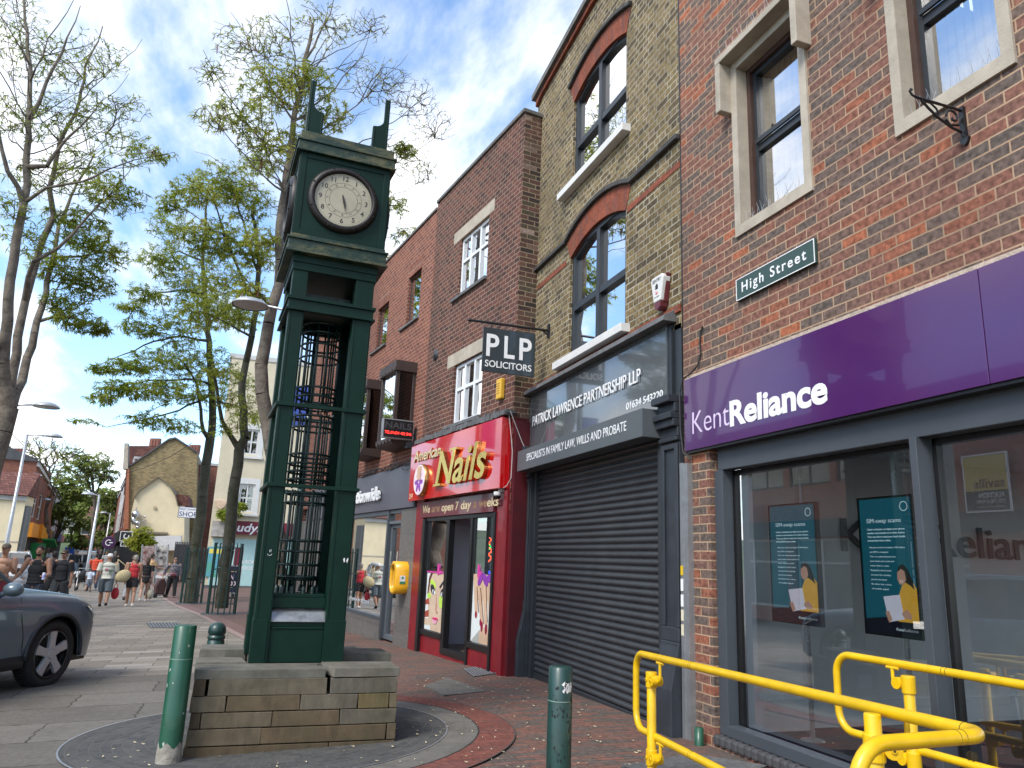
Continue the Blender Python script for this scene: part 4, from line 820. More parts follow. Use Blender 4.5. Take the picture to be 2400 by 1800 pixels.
# bank flag on the dark green post behind the tower is built with the street furniture
# ================================================================ clock tower and its stone plinth
def tones(o, vals):
    a = o.data.attributes.new('tone', 'FLOAT', 'FACE'); a.data.foreach_set('value', vals); return o
def tonemat(name, ramp, rough=.85, scale=7, bump=.3, moss=None, mossamt=.5, streak=(1, 1, 1)):
    m, t, b = newmat(name); setp(b, rough=rough, spec=.3); n = t.nodes; l = t.links
    at = n.new('ShaderNodeAttribute'); at.attribute_name = 'tone'; rp = n.new('ShaderNodeValToRGB'); e = rp.color_ramp.elements
    while len(e) < len(ramp): e.new(.5)
    for i, (p, c) in enumerate(ramp): e[i].position = p; e[i].color = (*c, 1)
    l.new(at.outputs['Fac'], rp.inputs[0]); tcn = n.new('ShaderNodeTexCoord'); mpn = n.new('ShaderNodeMapping'); mpn.inputs['Scale'].default_value = streak
    l.new(tcn.outputs['Object'], mpn.inputs[0]); ns = n.new('ShaderNodeTexNoise'); ns.inputs['Scale'].default_value = scale; ns.inputs['Detail'].default_value = 9; ns.inputs['Roughness'].default_value = .7; l.new(mpn.outputs[0], ns.inputs[0])
    mr_ = n.new('ShaderNodeMapRange'); mr_.inputs[1].default_value = .3; mr_.inputs[2].default_value = .7; mr_.inputs[3].default_value = .62; mr_.inputs[4].default_value = 1.3; l.new(ns.outputs[0], mr_.inputs[0])
    sc = n.new('ShaderNodeVectorMath'); sc.operation = 'SCALE'; l.new(rp.outputs[0], sc.inputs[0]); l.new(mr_.outputs[0], sc.inputs['Scale']); last = sc.outputs[0]
    if moss:
        n2 = n.new('ShaderNodeTexNoise'); n2.inputs['Scale'].default_value = 2.6; n2.inputs['Detail'].default_value = 8; l.new(tcn.outputs['Object'], n2.inputs[0])
        r2 = n.new('ShaderNodeMapRange'); r2.inputs[1].default_value = .5; r2.inputs[2].default_value = .68; r2.inputs[4].default_value = mossamt; l.new(n2.outputs[0], r2.inputs[0])
        mi = n.new('ShaderNodeMix'); mi.data_type = 'RGBA'; l.new(r2.outputs[0], mi.inputs[0]); l.new(last, mi.inputs[6]); mi.inputs[7].default_value = (*moss, 1); last = mi.outputs[2]
    l.new(last, b.inputs['Base Color']); bp = n.new('ShaderNodeBump'); bp.inputs['Strength'].default_value = bump; bp.inputs['Distance'].default_value = .01; l.new(ns.outputs[0], bp.inputs['Height']); l.new(bp.outputs[0], b.inputs['Normal']); return m
PST = tonemat('plinth_stone', [(0, (.065, .046, .028)), (.3, (.112, .08, .047)), (.55, (.128, .104, .07)), (.8, (.128, .115, .09)), (1, (.16, .118, .054))], moss=(.060, .058, .030), mossamt=.6, scale=9, bump=.6, streak=(1, 1, .45))
PTOP = tonemat('plinth_coping', [(0, (.125, .12, .10)), (1, (.165, .152, .125))], moss=(.075, .074, .05), mossamt=.6, bump=.5, scale=6)
PF = ((-.20, 6.2, 0), R(.5))
pl = thing('stone_plinth', 'cracked stone plinth of long brown and grey blocks carrying the clock tower', 'plinth', *PF)
mb = MB(); tv = []
rows = [(-.922, -1.035, [(0, .085, .1), (.105, .95, .62), (.975, 1.49, .78)]), (-1.04, -1.145, [(-.005, .235, .55), (.245, .76, .35), (.765, 1.19, .66), (1.197, 1.43, 1.), (1.437, 1.495, .9)]),
        (-1.15, -1.255, [(.005, .075, .05), (.085, .565, .5), (.572, 1.06, .33), (1.067, 1.495, .7)]), (-1.26, -1.37, [(0, .50, .45), (.502, 1.425, .28), (1.432, 1.5, .4)]), (-1.378, -1.60, [(-.01, 1.0, .2), (1.005, 1.50, .3)])]
def jbox(x0, x1, y0, y1, z0, z1, j=.002):
    b = len(mb.v); mb.box(x0, x1, y0, y1, z0, z1)
    for i in range(b, b+8): v = mb.v[i]; mb.v[i] = (v[0]+rng.normal(0, j), v[1]+rng.normal(0, j), v[2]+rng.normal(0, j*.6))
for z1, z0, bl in rows:
    for a, b, t in bl: jbox(a, b, .0, .35, z0, z1); tv += [t]*6
    for a, b in ((.36, .85), (.86, 1.3)):
        for xs in ((0, .3), (1.2, 1.5)): jbox(xs[0], xs[1], a, b, z0, z1); tv += [rng.random()]*6
    jbox(.02, 1.48, .36, 1.28, z0, z1-.01); tv += [.2]*6
tones(mb.build('masonry', PST, pl, bevel=.004), tv)
mb = MB(); tv = []
def slab(poly, z0, z1, t):
    k = len(mb.f); mb.prism([(x+rng.normal(0, .006), y+rng.normal(0, .006)) for x, y in poly], 2, z0, z1); tv.extend([t]*(len(mb.f)-k))
slab([(0, -.002), (.35, -.004), (.62, -.001), (.93, -.002), (.935, .1), (.90, .2), (.905, .34), (.6, .345), (.3, .34), (-.01, .345)], -.921, -.856, .2)
slab([(.985, -.005), (1.25, -.003), (1.495, -.002), (1.495, .2), (1.505, .36), (1.2, .36), (.93, .36), (.925, .22), (.97, .1)], -.916, -.850, .8)
slab([(-.02, .35), (.2, .35), (.36, .36), (.33, .62), (.1, .64), (-.02, .63)], -.915, -.848, 1.)
slab([(.0, .95), (.2, .94), (.36, .95), (.40, 1.32), (.2, 1.33), (0, 1.31)], -.915, -.822, .6)
slab([(1.10, .66), (1.3, .68), (1.56, .65), (1.54, 1.02), (1.3, 1.05), (1.1, 1.04)], -.915, -.822, .4)
slab([(1.05, 1.06), (1.35, 1.07), (1.34, 1.31), (1.05, 1.30)], -.915, -.835, .9)
slab([(.38, .38), (1.12, .38), (1.12, 1.1), (.38, 1.1)], -.95, -.862, .3)
tones(mb.build('coping', PTOP, pl, bevel=.003), tv)

TG = mat('tower_green', (.0026, .0245, .0150), .45, var=.3, scale=3.5, coat=.0, spec=.22, bump=.06, bscale=18)
def mossy(m, top=.5):                                                    # lichen lying in streaks along the ledges
    t = m.node_tree; n = t.nodes; l = t.links; b = n['Principled BSDF']; src = b.inputs['Base Color'].links[0].from_socket
    tcn = n.new('ShaderNodeTexCoord'); mpn = n.new('ShaderNodeMapping'); mpn.inputs['Scale'].default_value = (1, 1, 3); ns = n.new('ShaderNodeTexNoise'); ns.inputs['Scale'].default_value = 3.2; ns.inputs['Detail'].default_value = 10; ns.inputs['Roughness'].default_value = .7
    l.new(tcn.outputs['Object'], mpn.inputs[0]); l.new(mpn.outputs[0], ns.inputs[0]); r_ = n.new('ShaderNodeMapRange'); r_.inputs[1].default_value = .47; r_.inputs[2].default_value = .64; r_.inputs[4].default_value = .85; l.new(ns.outputs[0], r_.inputs[0])
    mi = n.new('ShaderNodeMix'); mi.data_type = 'RGBA'; l.new(r_.outputs[0], mi.inputs[0]); l.new(src, mi.inputs[6]); mi.inputs[7].default_value = (.12, .112, .048, 1); l.new(mi.outputs[2], b.inputs['Base Color']); return m
TGM = mossy(mat('tower_green_mossy', (.0045, .028, .015), .5, var=.5, scale=7, col2=(.005, .025, .014), bump=.25, bscale=30))
TGD = mat('cage_green', (.005, .022, .018), .4, var=.3, scale=6)
TF_ = ((.176, 6.54, 0), R(3.0))
tw = thing('clock_tower', 'dark green metal clock tower with an open cage shaft standing on the stone plinth', 'clock tower', *TF_)
W = .72
for (a, b) in ((0, 0), (1, 0), (0, 1), (1, 1)):
    x0, x1 = (0, .13) if not a else (W-.165, W); y0, y1 = (0, .13) if not b else (W-.13, W)
    p = MB(); p.box(x0, x1, y0, y1, -.857, 2.06); p.box(x0-.006 if not a else x0+.02, x1-.02 if not a else x1+.006, y0-.008 if not b else y0+.01, y1-.03 if not b else y1+.008, -.857, -.53)
    for s_ in ((x0+.012, x0+.02), (x1-.02, x1-.012)):
        if not b: p.box(s_[0], s_[1], -.006, 0, -.52, 2.05)
    p.box(x0, x1, y0, y1, 2.185, 2.44)
    p.build('post', TG, tw, bevel=.004)
m_ = MB(); m_.box(.13, .555, .02, .05, -.857, -.60); m_.box(.135, .55, .012, .08, -.60, -.585); m_.box(.13, .555, .03, .06, -.585, -.54)
m_.box(.13, .555, .06, .40, -.44, -.36); m_.box(.14, .55, .09, .40, -.36, -.33); m_.box(.03, .06, .13, .59, -.857, -.54); m_.box(.66, .69, .13, .59, -.857, -.54); m_.box(.13, .555, .66, .69, -.857, -.54); m_.box(.13, .6, .13, .6, -.50, -.46); m_.box(.665, .685, .13, .59, -.54, 2.06)
m_.build('base_panel', TG, tw, bevel=.004)
sp_ = MB(); sp_.prism([(.012, -.545), (.012, -.54), (.10, -.438), (.10, -.47)], 0, .13, .555); sp_.build('sloping_plate', mat('bare_steel', (.36, .37, .37), .35, metal=.6, var=.45, scale=14), tw)
for z0, z1, o in ((.525, .556, .022), (1.205, 1.236, .022), (2.055, 2.075, .03), (2.075, 2.155, .012), (2.155, 2.185, .028)):
    bnd = MB(); bnd.box(-o, W+o, -o, .02, z0, z1); bnd.box(-o, W+o, W-.02, W+o, z0, z1); bnd.box(-o, .02, .02, W-.02, z0, z1); bnd.box(W-.02, W+o, .02, W-.02, z0, z1)
    if z1 > 2.18: bnd.box(.02, W-.02, .02, W-.02, 2.16, 2.18)
    bnd.build('band', TG, tw, bevel=.003)
ar = MB(); ar.box(-.012, W+.012, -.012, W+.012, 2.43, 2.50); ar.box(-.02, W+.02, -.02, W+.02, 2.50, 2.57); ar.build('architrave', TG, tw, bevel=.004)
lw = MB(); lw.box(.16, .56, .2, .24, 2.19, 2.24); lw.box(.15, .57, .3, .34, 2.27, 2.33); lw.box(.2, .25, .25, .5, 2.18, 2.3); lw.box(.45, .5, .25, .5, 2.18, 2.3); lw.build('louvre', TGD, tw)
lc = MB(); lc.box(-.09, W+.09, -.09, W+.09, 2.568, 2.59); lc.box(-.075, W+.075, -.075, W+.075, 2.59, 2.69); lc.box(-.09, W+.09, -.09, W+.09, 2.69, 2.71); lc.box(-.062, W+.062, -.062, W+.062, 2.71, 2.745); lc.build('lower_cornice', TGM, tw, bevel=.004)
bx = MB(); bx.box(-.05, W+.05, -.05, W+.05, 2.745, 3.54)
for (x0, x1, y0, y1) in ((-.05, W+.05, -.058, -.05), (-.05, W+.05, W+.05, W+.058)):
    bx.box(x0, x0+.055, y0, y1, 2.745, 3.54); bx.box(x1-.055, x1, y0, y1, 2.745, 3.54); bx.box(x0+.055, x1-.055, y0, y1, 3.49, 3.54); bx.box(x0+.055, x1-.055, y0, y1, 2.745, 2.79)
for (x0, x1) in ((-.058, -.05), (W+.05, W+.058)):
    bx.box(x0, x1, -.05, .005, 2.745, 3.54); bx.box(x0, x1, W-.005, W+.05, 2.745, 3.54); bx.box(x0, x1, .005, W-.005, 3.49, 3.54); bx.box(x0, x1, .005, W-.005, 2.745, 2.79)
bx.build('clock_case', TG, tw, bevel=.003)
uc = MB(); uc.box(-.095, W+.095, -.095, W+.095, 3.54, 3.56); uc.box(-.085, W+.085, -.085, W+.085, 3.56, 3.64); uc.box(-.098, W+.098, -.098, W+.098, 3.64, 3.66); uc.box(-.07, W+.07, -.07, W+.07, 3.66, 3.745); uc.build('upper_cornice', TGM, tw, bevel=.004)
def fin(xc, sgn, yc, sy):
    f = MB()
    arcp = [(.052+.075*math.sin(t), 4.06-.075*(1-math.cos(t))-.0) for t in [R(90)*i/6 for i in range(7)]]
    pr = [(0, 3.745), (0, 4.285), (.048, 4.285), (.048, 4.07)]+[(.048+.082*(1-math.cos(R(90)*i/6)), 4.065-.085*math.sin(R(90)*i/6)) for i in range(1, 7)]+[(.148, 3.975), (.148, 3.745)]
    f.prism([(xc+sgn*a, z) for a, z in pr], 1, yc, yc+sy*.03)
    f.prism([(yc+sy*.031+sy*(a*.95), z if z < 4 else 3.985) for a, z in [(0, 3.745), (0, 3.985), (.13, 3.985), (.13, 3.745)]], 0, xc, xc+sgn*.03)
    f.box(xc+sgn*.012, xc+sgn*.02, yc-.006*sy, yc, 3.745, 4.28); f.box(xc+sgn*.128, xc+sgn*.142, yc-.006*sy, yc, 3.745, 3.97)
    f.build('finial_fin', TG, tw, bevel=.003)
fin(-.035, 1, -.045, 1); fin(W-.0, -1, -.045, 1)
# clock faces
DIAL = mat('clock_dial', (.42, .385, .265), .4, var=.18, scale=3, coat=.4); RIM = mat('clock_rim', (.022, .018, .016), .45, var=.5, scale=9, metal=.3); INKC = mat('clock_ink', (.035, .032, .03), .6)
def clock(M, nums):
    def T(mb_): return mb_.xf(M)
    d = T(MB().lathe([(0, .022), (.262, .022)], (0, 0, 0), 48)).build('clock_face', DIAL, tw)
    r = MB(); r.lathe([(.256, .02), (.262, .045), (.275, .052), (.30, .045), (.318, .02), (.32, 0)], (0, 0, 0), 48)
    for i in range(8): a = R(22+45*i); r.ball((.30*math.cos(a), .30*math.sin(a), .045), .009, 6, 4)
    T(r).build('rim', RIM, d, smooth=True)
    h = MB()
    for ang, ln, wd, zz_ in ((164, .085, .011, .030), (168, .125, .006, .034)):
        a = R(90-ang); c, s_ = math.cos(a), math.sin(a)
        P = [(-.05, 0), (-.03, wd*.6), (ln*.45, wd), (ln, 0), (ln*.45, -wd), (-.03, -wd*.6)]
        h.prism([(x*c-y*s_, x*s_+y*c) for x, y in P], 2, zz_, zz_+.003)
    T(h).build('hands', INKC, d)
    k = MB()
    for rr_ in (.127, .165): k.lathe([(rr_-.0011, .0235), (rr_+.0011, .0235)], (0, 0, 0), 48)
    for i in range(60):
        a = R(6*i); q = .238; k.ball((q*math.cos(a), q*math.sin(a), .0235), (.0028, .0028, .0008), 5, 3)
    T(k).build('rings', INKC, d)
    if nums:
        bm = bmesh.new()
        for i in range(1, 13):
            for s_, rad, sz in ((str(i), .207, .064), (str(i+12), .146, .021)):
                c = bpy.data.curves.new('t', 'FONT'); c.body = s_; c.size = sz; c.align_x = 'CENTER'; c.align_y = 'CENTER'; c.offset = sz*.012; c.resolution_u = 3
                o = bpy.data.objects.new('t', c); COL.objects.link(o); me = bpy.data.meshes.new_from_object(o.evaluated_get(bpy.context.evaluated_depsgraph_get()))
                a = R(90-30*i); me.transform(M @ Matrix.Translation((rad*math.cos(a), rad*math.sin(a), .0235))); bm.from_mesh(me); bpy.data.objects.remove(o); bpy.data.curves.remove(c)
        me = bpy.data.meshes.new('numerals'); bm.to_mesh(me); bm.free(); me.materials.append(INKC); o = bpy.data.objects.new('numerals', me); COL.objects.link(o); o.parent = d
clock(TM((1, 0, 0), (0, -1, 0), (W/2, -.052, 3.14)), True)
clock(TM((0, -1, 0), (-1, 0, 0), (-.052, W/2, 3.14)), True)
clock(TM((0, 1, 0), (1, 0, 0), (W+.052, W/2, 3.14)), False)
clock(TM((-1, 0, 0), (0, 1, 0), (W/2, W+.052, 3.14)), False)
cg = MB(); ccx, ccy = .345, .345
for (z0, z1, rings) in ((-.33, .53, (-.20, -.10, .01, .10, .42, .50)), (.556, 1.205, (.62, .69, .76, .84, 1.08, 1.18)), (1.236, 2.04, (1.28, 1.36, 1.44, 1.72, 1.84, 1.95, 2.03))):
    for rad, cnt, ph in ((.172, 12, .2), (.115, 4, .5)):
        for i in range(cnt):
            a = ph+2*math.pi*i/cnt; x, y = ccx+rad*math.cos(a), ccy+rad*math.sin(a); cg.tube([(x, y, z0), (x, y, z1)], .009, 6)
            if z0 < 0 and rad > .15: cg.lathe([(0, .06), (.013, .06), (.014, .05), (.02, .045), (.02, .02), (.024, .0)], (x, y, -.33), 8)
    for z in rings: cg.tube([(ccx+.172*math.cos(R(15*i)), ccy+.172*math.sin(R(15*i)), z) for i in range(25)], .011, 5)
cg.lathe([(.0, -.20), (.165, -.20), (.165, -.23), (0, -.23)], (ccx, ccy, 0), 16)
cg.build('cage', TGD, tw, smooth=True)
sm = MB(); sm.tube([(.062+.018*math.cos(R(200+14*i)), -.0085, -.012+.02*math.sin(R(200+14*i))) for i in range(11)], .0014, 4); sm.tube([(.060, -.0085, -.005), (.062, -.0085, .015)], .0014, 4); sm.tube([(.069, -.0085, -.005), (.072, -.0085, .017)], .0014, 4)
sm.build('graffiti', WHITE, tw)
sm = MB(); sm.prism([(.655, -.04), (.664, -.065), (.672, -.06), (.670, -.03), (.662, -.028)], 1, -.0085, -.007); sm.prism([(.682, -.05), (.69, -.07), (.699, -.04), (.694, -.025)], 1, -.0085, -.007); sm.build('torn_sticker', EYEW, tw)

# ================================================================ bollards
GRB = mat('bollard_green', (.010, .085, .045), .38, var=.25, scale=5, coat=.2); GRB2 = mat('bollard_dark_green', (.012, .050, .042), .38, var=.3, scale=6, coat=.2)
def chips(n, r, z0, z1, a0, a1, big=1.):
    c = MB()
    for i in range(n):
        a = a0+(a1-a0)*rng.random(); z = z0+(z1-z0)*rng.random(); s_ = (.003+.007*rng.random())*big; q = []
        for k in range(6): t = k*1.05; rr_ = s_*(.5+rng.random()); q.append((r*math.cos(a+rr_*math.cos(t)/r), r*math.sin(a+rr_*math.cos(t)/r), z+1.6*rr_*math.sin(t)))
        c.quad(*q)
    return c
bo = thing('bollard', 'bright green metal bollard with a concrete foot leaning against the stone plinth', 'bollard', (-.297, 6.13, 0))
MB().lathe([(0, -.540), (.070, -.540), (.0755, -.545), (.0762, -.76), (.0775, -.762), (.0775, -1.5)], (0, 0, 0), 28).build('post', GRB, bo, smooth=True)
mb = MB().lathe([(.0785, -1.33), (.083, -1.37), (.085, -1.55)], (0, 0, 0), 28)
for i, v in enumerate(mb.v):
    if v[2] > -1.35: mb.v[i] = (v[0], v[1], v[2]+.02*math.sin(i*1.7))
mb.build('foot', mat('foot_concrete', (.34, .31, .26), .9, var=.4, scale=14, bump=.4), bo, smooth=True)
MB().lathe([(.0779, -.768), (.0781, -.766), (.0779, -.764)], (0, 0, 0), 28).build('seam', mat('pale_green', (.25, .36, .28), .6), bo)
chips(9, .0782, -1.35, -.6, R(200), R(340)).build('chips', mat('chip_grey', (.42, .45, .42), .7), bo)
MB().prism([(-.42, -1.475), (.02, -1.475), (.18, -1.475), (.5, -1.475), (.22, -1.475)], 1, 0, .001)
b2 = thing('bollard', 'dark green bollard with a scraped white sticker in front of the roller shutter', 'bollard', (1.905, 4.42, 0))
MB().lathe([(0, -.602), (.066, -.602), (.0715, -.607), (.072, -.79), (.0728, -.792), (.0735, -1.5)], (0, 0, 0), 28).build('post', GRB2, b2, smooth=True)
MB().lathe([(.0731, -.796), (.0733, -.794), (.0731, -.792)], (0, 0, 0), 28).build('seam', mat('pale_green', (0, 0, 0)), b2)
chips(45, .0738, -.735, -.69, R(262), R(312)).build('torn_sticker', EYEW, b2)
chips(70, .0739, -1.3, -.64, R(200), R(330), .8).build('chips', mat('chip_black', (.01, .012, .012), .6), b2)
b3 = thing('bollard', 'dome topped green bollard with two grooves standing behind the plinth', 'bollard', (-.115, 8.6, 0))
MB().lathe([(0, -.725), (.03, -.728), (.06, -.742), (.08, -.77), (.087, -.80), (.087, -.835), (.078, -.84), (.078, -.855), (.087, -.86), (.087, -.885), (.079, -.89), (.079, -.90), (.084, -.905), (.084, -1.6)], (0, 0, 0), 28).build('post', GRB2, b3, smooth=True)
st_ = tag(MB().lathe([(0, -1.225), (.036, -1.225), (.037, -1.40)], (0, 0, 0), 16).build('pipe_stub', GRB, None, smooth=True, loc=(3.60, 5.56, 0)), 'short green pipe stub at the foot of the brick pier', 'pipe')

# ================================================================ yellow handrails
YEL = mat('rail_yellow', (.82, .50, .004), .36, var=.22, scale=7, coat=.2, detail=10, bump=.05, bscale=60); RINGK = mat('joint_dark', (.03, .02, .005), .6)
def bend(pts, r=.10, n=7):
    P = [Vector(p) for p in pts]; o = [P[0]]
    for i in range(1, len(P)-1):
        a, b, c = P[i-1], P[i], P[i+1]; d1 = (a-b).normalized(); d2 = (c-b).normalized(); ang = d1.angle(d2); t = min(r/math.tan(ang/2), (a-b).length*.49, (c-b).length*.49)
        rr_ = t*math.tan(ang/2); ctr = b+(d1+d2).normalized()*(rr_/math.sin(ang/2)); s_ = b+d1*t; e_ = b+d2*t; v1 = s_-ctr; v2 = e_-ctr; w_ = v1.angle(v2)
        for k in range(n+1):
            f = k/n; o.append(ctr+(v1*math.sin((1-f)*w_)+v2*math.sin(f*w_))/math.sin(w_))
    o.append(P[-1]); return o
def joint(parent, p, d):
    d = Vector(d).normalized(); m = MB()
    for s_ in (-.012, .012): m.tube([Vector(p)+d*(s_-.0012), Vector(p)+d*(s_+.0012)], .0219, 16)
    m.build('joint', RINGK, parent)
def clamp(parent, pos, zc, d, rail_z, reach=.10, side=1):
    """collar on a post with a side barrel, two screws and a cranked arm up to the rail"""
    d = Vector((d[0], d[1], 0)).normalized(); n = Vector((-d.y, d.x, 0)); x, y = pos; m = MB()
    m.lathe([(0, zc+.045), (.034, .045+zc), (.0355, .04+zc), (.0355, zc-.04), (.034, zc-.045), (0, zc-.045)], (x, y, 0), 18)
    c = Vector((x, y, zc))+d*.052
    m.tube([c-n*.036, c+n*.036], .031, 14); m.box(0, 0, 0, 0, 0, 0) if 0 else None
    for q in (Vector((x, y, zc))-n*.0355*side, c-n*.036*side): m.tube([q, q-n*.006*side], .010, 10)
    a = c+n*.0*side; e = Vector((a.x+d.x*reach, a.y+d.y*reach, rail_z-.022))
    m.tube(bend([a, Vector((e.x, e.y, zc)), e], .03, 5), .010, 8); m.box(e.x-.04, e.x+.04, e.y-.04, e.y+.04, rail_z-.026, rail_z-.0205) if 0 else m.tube([e-d*.04-Vector((0, 0, .002)), e+d*.04-Vector((0, 0, .002))], .009, 6)
    m.build('clamp', YEL, parent, smooth=False, bevel=.0015)
    k = MB()
    for q in (Vector((x, y, zc))-n*.0355*side, c-n*.036*side): k.tube([q-n*.006*side, q-n*.0065*side], .0045, 8)
    k.build('screw', RINGK, parent)
D = lambda px, py, d: ray(px, py)*(d/F_PX)
E0 = D(1491, 1640, 4.88); B0 = Vector((2.13, 1.77, -.441)); C0 = Vector((1.60, 1.735, -.44))
zt0, zb0 = -.552, -1.005
hr = thing('handrail', 'near yellow tubular handrail looping round at the corner in front', 'handrail', (0, 0, 0))
path = bend([(C0.x, C0.y, -.91), (C0.x, C0.y, C0.z), (B0.x, B0.y, B0.z), (E0.x, E0.y, zt0), (E0.x, E0.y, zb0), (B0.x, B0.y, -.91), (C0.x, C0.y, -.91)], .11, 8)
MB().tube(path, .0213, 16, caps=False).build('rail', YEL, hr, smooth=True)
dv = (B0-Vector((E0.x, E0.y, zt0))).normalized()
def along(px, z0_, z1_): # point of the near top rail seen at a given photo column
    best = min((abs((lambda q: 1200+F_PX*q.dot(CR)/q.dot(CF))(Vector((E0.x, E0.y, z0_)).lerp(Vector((B0.x, B0.y, z1_)), i/400))-px), i) for i in range(401))[1]
    return Vector((E0.x, E0.y, z0_)).lerp(Vector((B0.x, B0.y, z1_)), best/400)
for px in (1622, 2268): joint(hr, along(px, zt0, B0.z), dv)
joint(hr, along(1622, zb0, -.91), dv); joint(hr, Vector((2.00, 1.762, -.4405)), C0-B0)
hd = Vector((B0.x-E0.x, B0.y-E0.y)).normalized(); nrm = Vector((-hd.y, hd.x)) if -hd.y < 0 else Vector((hd.y, -hd.x))
def post(parent, x, y, top):
    MB().lathe([(0, top), (.0265, top), (.0285, top-.004), (.0285, -1.5)], (x, y, 0), 18).build('post', YEL, parent, smooth=True)
pq = D(1527, 1580, 4.62); post(hr, pq.x, pq.y, -.628)
clamp(hr, (pq.x, pq.y), -.672, (hd.x*.9+.1, hd.y), zt0+.012, .055); clamp(hr, (pq.x, pq.y), -1.11, (hd.x*.9+.1, hd.y), zb0+.012, .055)
p2 = D(2044, 1672, 2.62); post(hr, p2.x, p2.y, p2.z); clamp(hr, (p2.x, p2.y), p2.z-.11, (1, -.5), -.445, .06)
fr_ = thing('handrail', 'far yellow tubular handrail running beside the shop window', 'handrail', (0, 0, 0))
XR = 3.45; zbot = onX(2400, 1798, XR).z
path = bend([(XR, -1.6, -.45), (XR, 3.845, -.462), (XR, 3.845, -.885), (XR, -1.6, zbot+.02)], .11, 8)
MB().tube(path, .0213, 16, caps=False).build('rail', YEL, fr_, smooth=True)
joint(fr_, (XR, 3.08, -.460), (0, 1, 0)); joint(fr_, (XR, 2.97, -.83), (0, 1, 0))
post(fr_, XR-.02, 3.30, -.512); post(fr_, XR-.02, 1.4, -.512)
clamp(fr_, (XR-.02, 3.30), -.555, (0, 1), -.46, .05); clamp(fr_, (XR-.02, 3.30), -.93, (0, 1), -.86, .05); clamp(fr_, (XR-.02, 1.4), -.555, (0, 1), -.46, .05)
MB().box(3.0, 3.54, -3, 3.3, -1.6, -1.335).build('ramp', RING, fr_) if 0 else None

# ================================================================ lamp posts
LAMPM = mat('lamp_silver', (.50, .51, .52), .38, metal=.55, var=.1); LAMPG = mat('lamp_glass', (.5, .5, .48), .3)
def lamp_post(label, x, y, top, arm, rad=.33, pole_m=LAMPM, r0=.085, group='tall street lamps'):
    t = thing('street_lamp', label, 'street lamp', (x, y, 0), 0, group); g = gz(x, y)
    MB().tube([(0, 0, g-.2), (0, 0, g+1.2), (0, 0, top)], [r0, r0*.95, r0*.6], 10).build('pole', pole_m, t, smooth=True)
    sgn = 1 if arm > 0 else -1
    MB().tube([(0, 0, top-.05), (arm-sgn*rad*.6, 0, top+.03)], .025, 8).build('arm', LAMPM, t, smooth=True)
    h = MB(); h.lathe([(0, .11), (rad*.35, .10), (rad*.7, .06), (rad*.95, .0), (rad, -.03), (rad*.97, -.04)], (arm, 0, top+.02), 20); h.build('lamp_head', LAMPM, t, smooth=True)
    MB().lathe([(0, -.045), (rad*.55, -.05), (rad*.9, -.03)], (arm, 0, top+.02), 20).build('lens', LAMPG, t, smooth=True)
    return t
def lp(label, base, topp, headx, y, rad=.33, **k):
    q = onY(topp[0], topp[1], y); h = onY(headx, topp[1], y); return lamp_post(label, q.x, y, q.z, h.x-q.x, rad, **k)
lpt = lamp_post('dark green lamp post with a blue banner behind the clock tower', onY(752, 700, 14).x, 14, onY(640, 722, 14).z, onY(588, 700, 14).x-onY(752, 700, 14).x, .33, GRB2)
zq = onY(700, 905, 14).z; MB().box(-.06, -.03, .0, .02, zq-1.0, zq+.1).box(-.42, -.06, 0.005, .015, zq-.75, zq).build('banner', mat('banner_blue', (.05, .10, .42), .6, var=.2), lpt)
lp('tall silver street lamp, nearest of those on the left', (12, 1300), (64, 1018), 128, 36)
lp('silver street lamp close behind the nearest left one', (20, 1300), (50, 1112), 84, 48)
lp('silver street lamp before the red brick gabled shops', (57, 1300), (82, 1170), 108, 62)
lp('silver street lamp with its arm over the middle of the street', (205, 1310), (233, 1160), 207, 44)
lp('small silver street lamp near the dark purple round sign', (250, 1260), (259, 1203), 243, 72)
lp('silver street lamp whose head shows beside the left trunk', (-60, 940), (20, 945), 110, 23)

# ================================================================ small street things
q = gh(530, 1403); ab = thing('pavement_sign', 'dark pavement sign offering a win in front of the turquoise shop', 'pavement sign', (q.x, q.y, gz(q.x, q.y)))
MB().box(-.36, .36, -.02, .02, .25, 1.28).build('board', mat('board_navy', (.015, .015, .05), .4, var=.4, scale=4), ab, bevel=.01)
mb = MB(); frame(mb, -.40, .40, .20, 1.33, -.02, .012, .05); mb.build('frame', STEEL, ab)
MB().box(-.42, .42, -.25, .25, 0, .07).box(-.3, -.2, -.02, .02, .05, .25).box(.2, .3, -.02, .02, .05, .25).build('base', BLACK, ab, bevel=.02)
AM = lambda x, z: TM((1, 0, 0), (0, -1, 0), (x, -.024, z))
ftext('lettering', 'WIN', mat('sign_pink', (.85, .65, .70), .5), ab, 0, 0, 0, .40, .19, .003, .03, M=AM(-.2, .75)); ftext('lettering', '£100', mat('sign_pink', (0, 0, 0)), ab, 0, 0, 0, .50, .17, .003, .03, M=AM(-.2, .52))
for z, wd in ((1.14, .5), (1.06, .56), (.42, .5), (.34, .4)): MB().box(-.28, -.28+wd, -.024, -.021, z, z+.03).build('print', mat('sign_gold', (.55, .4, .2), .5), ab)
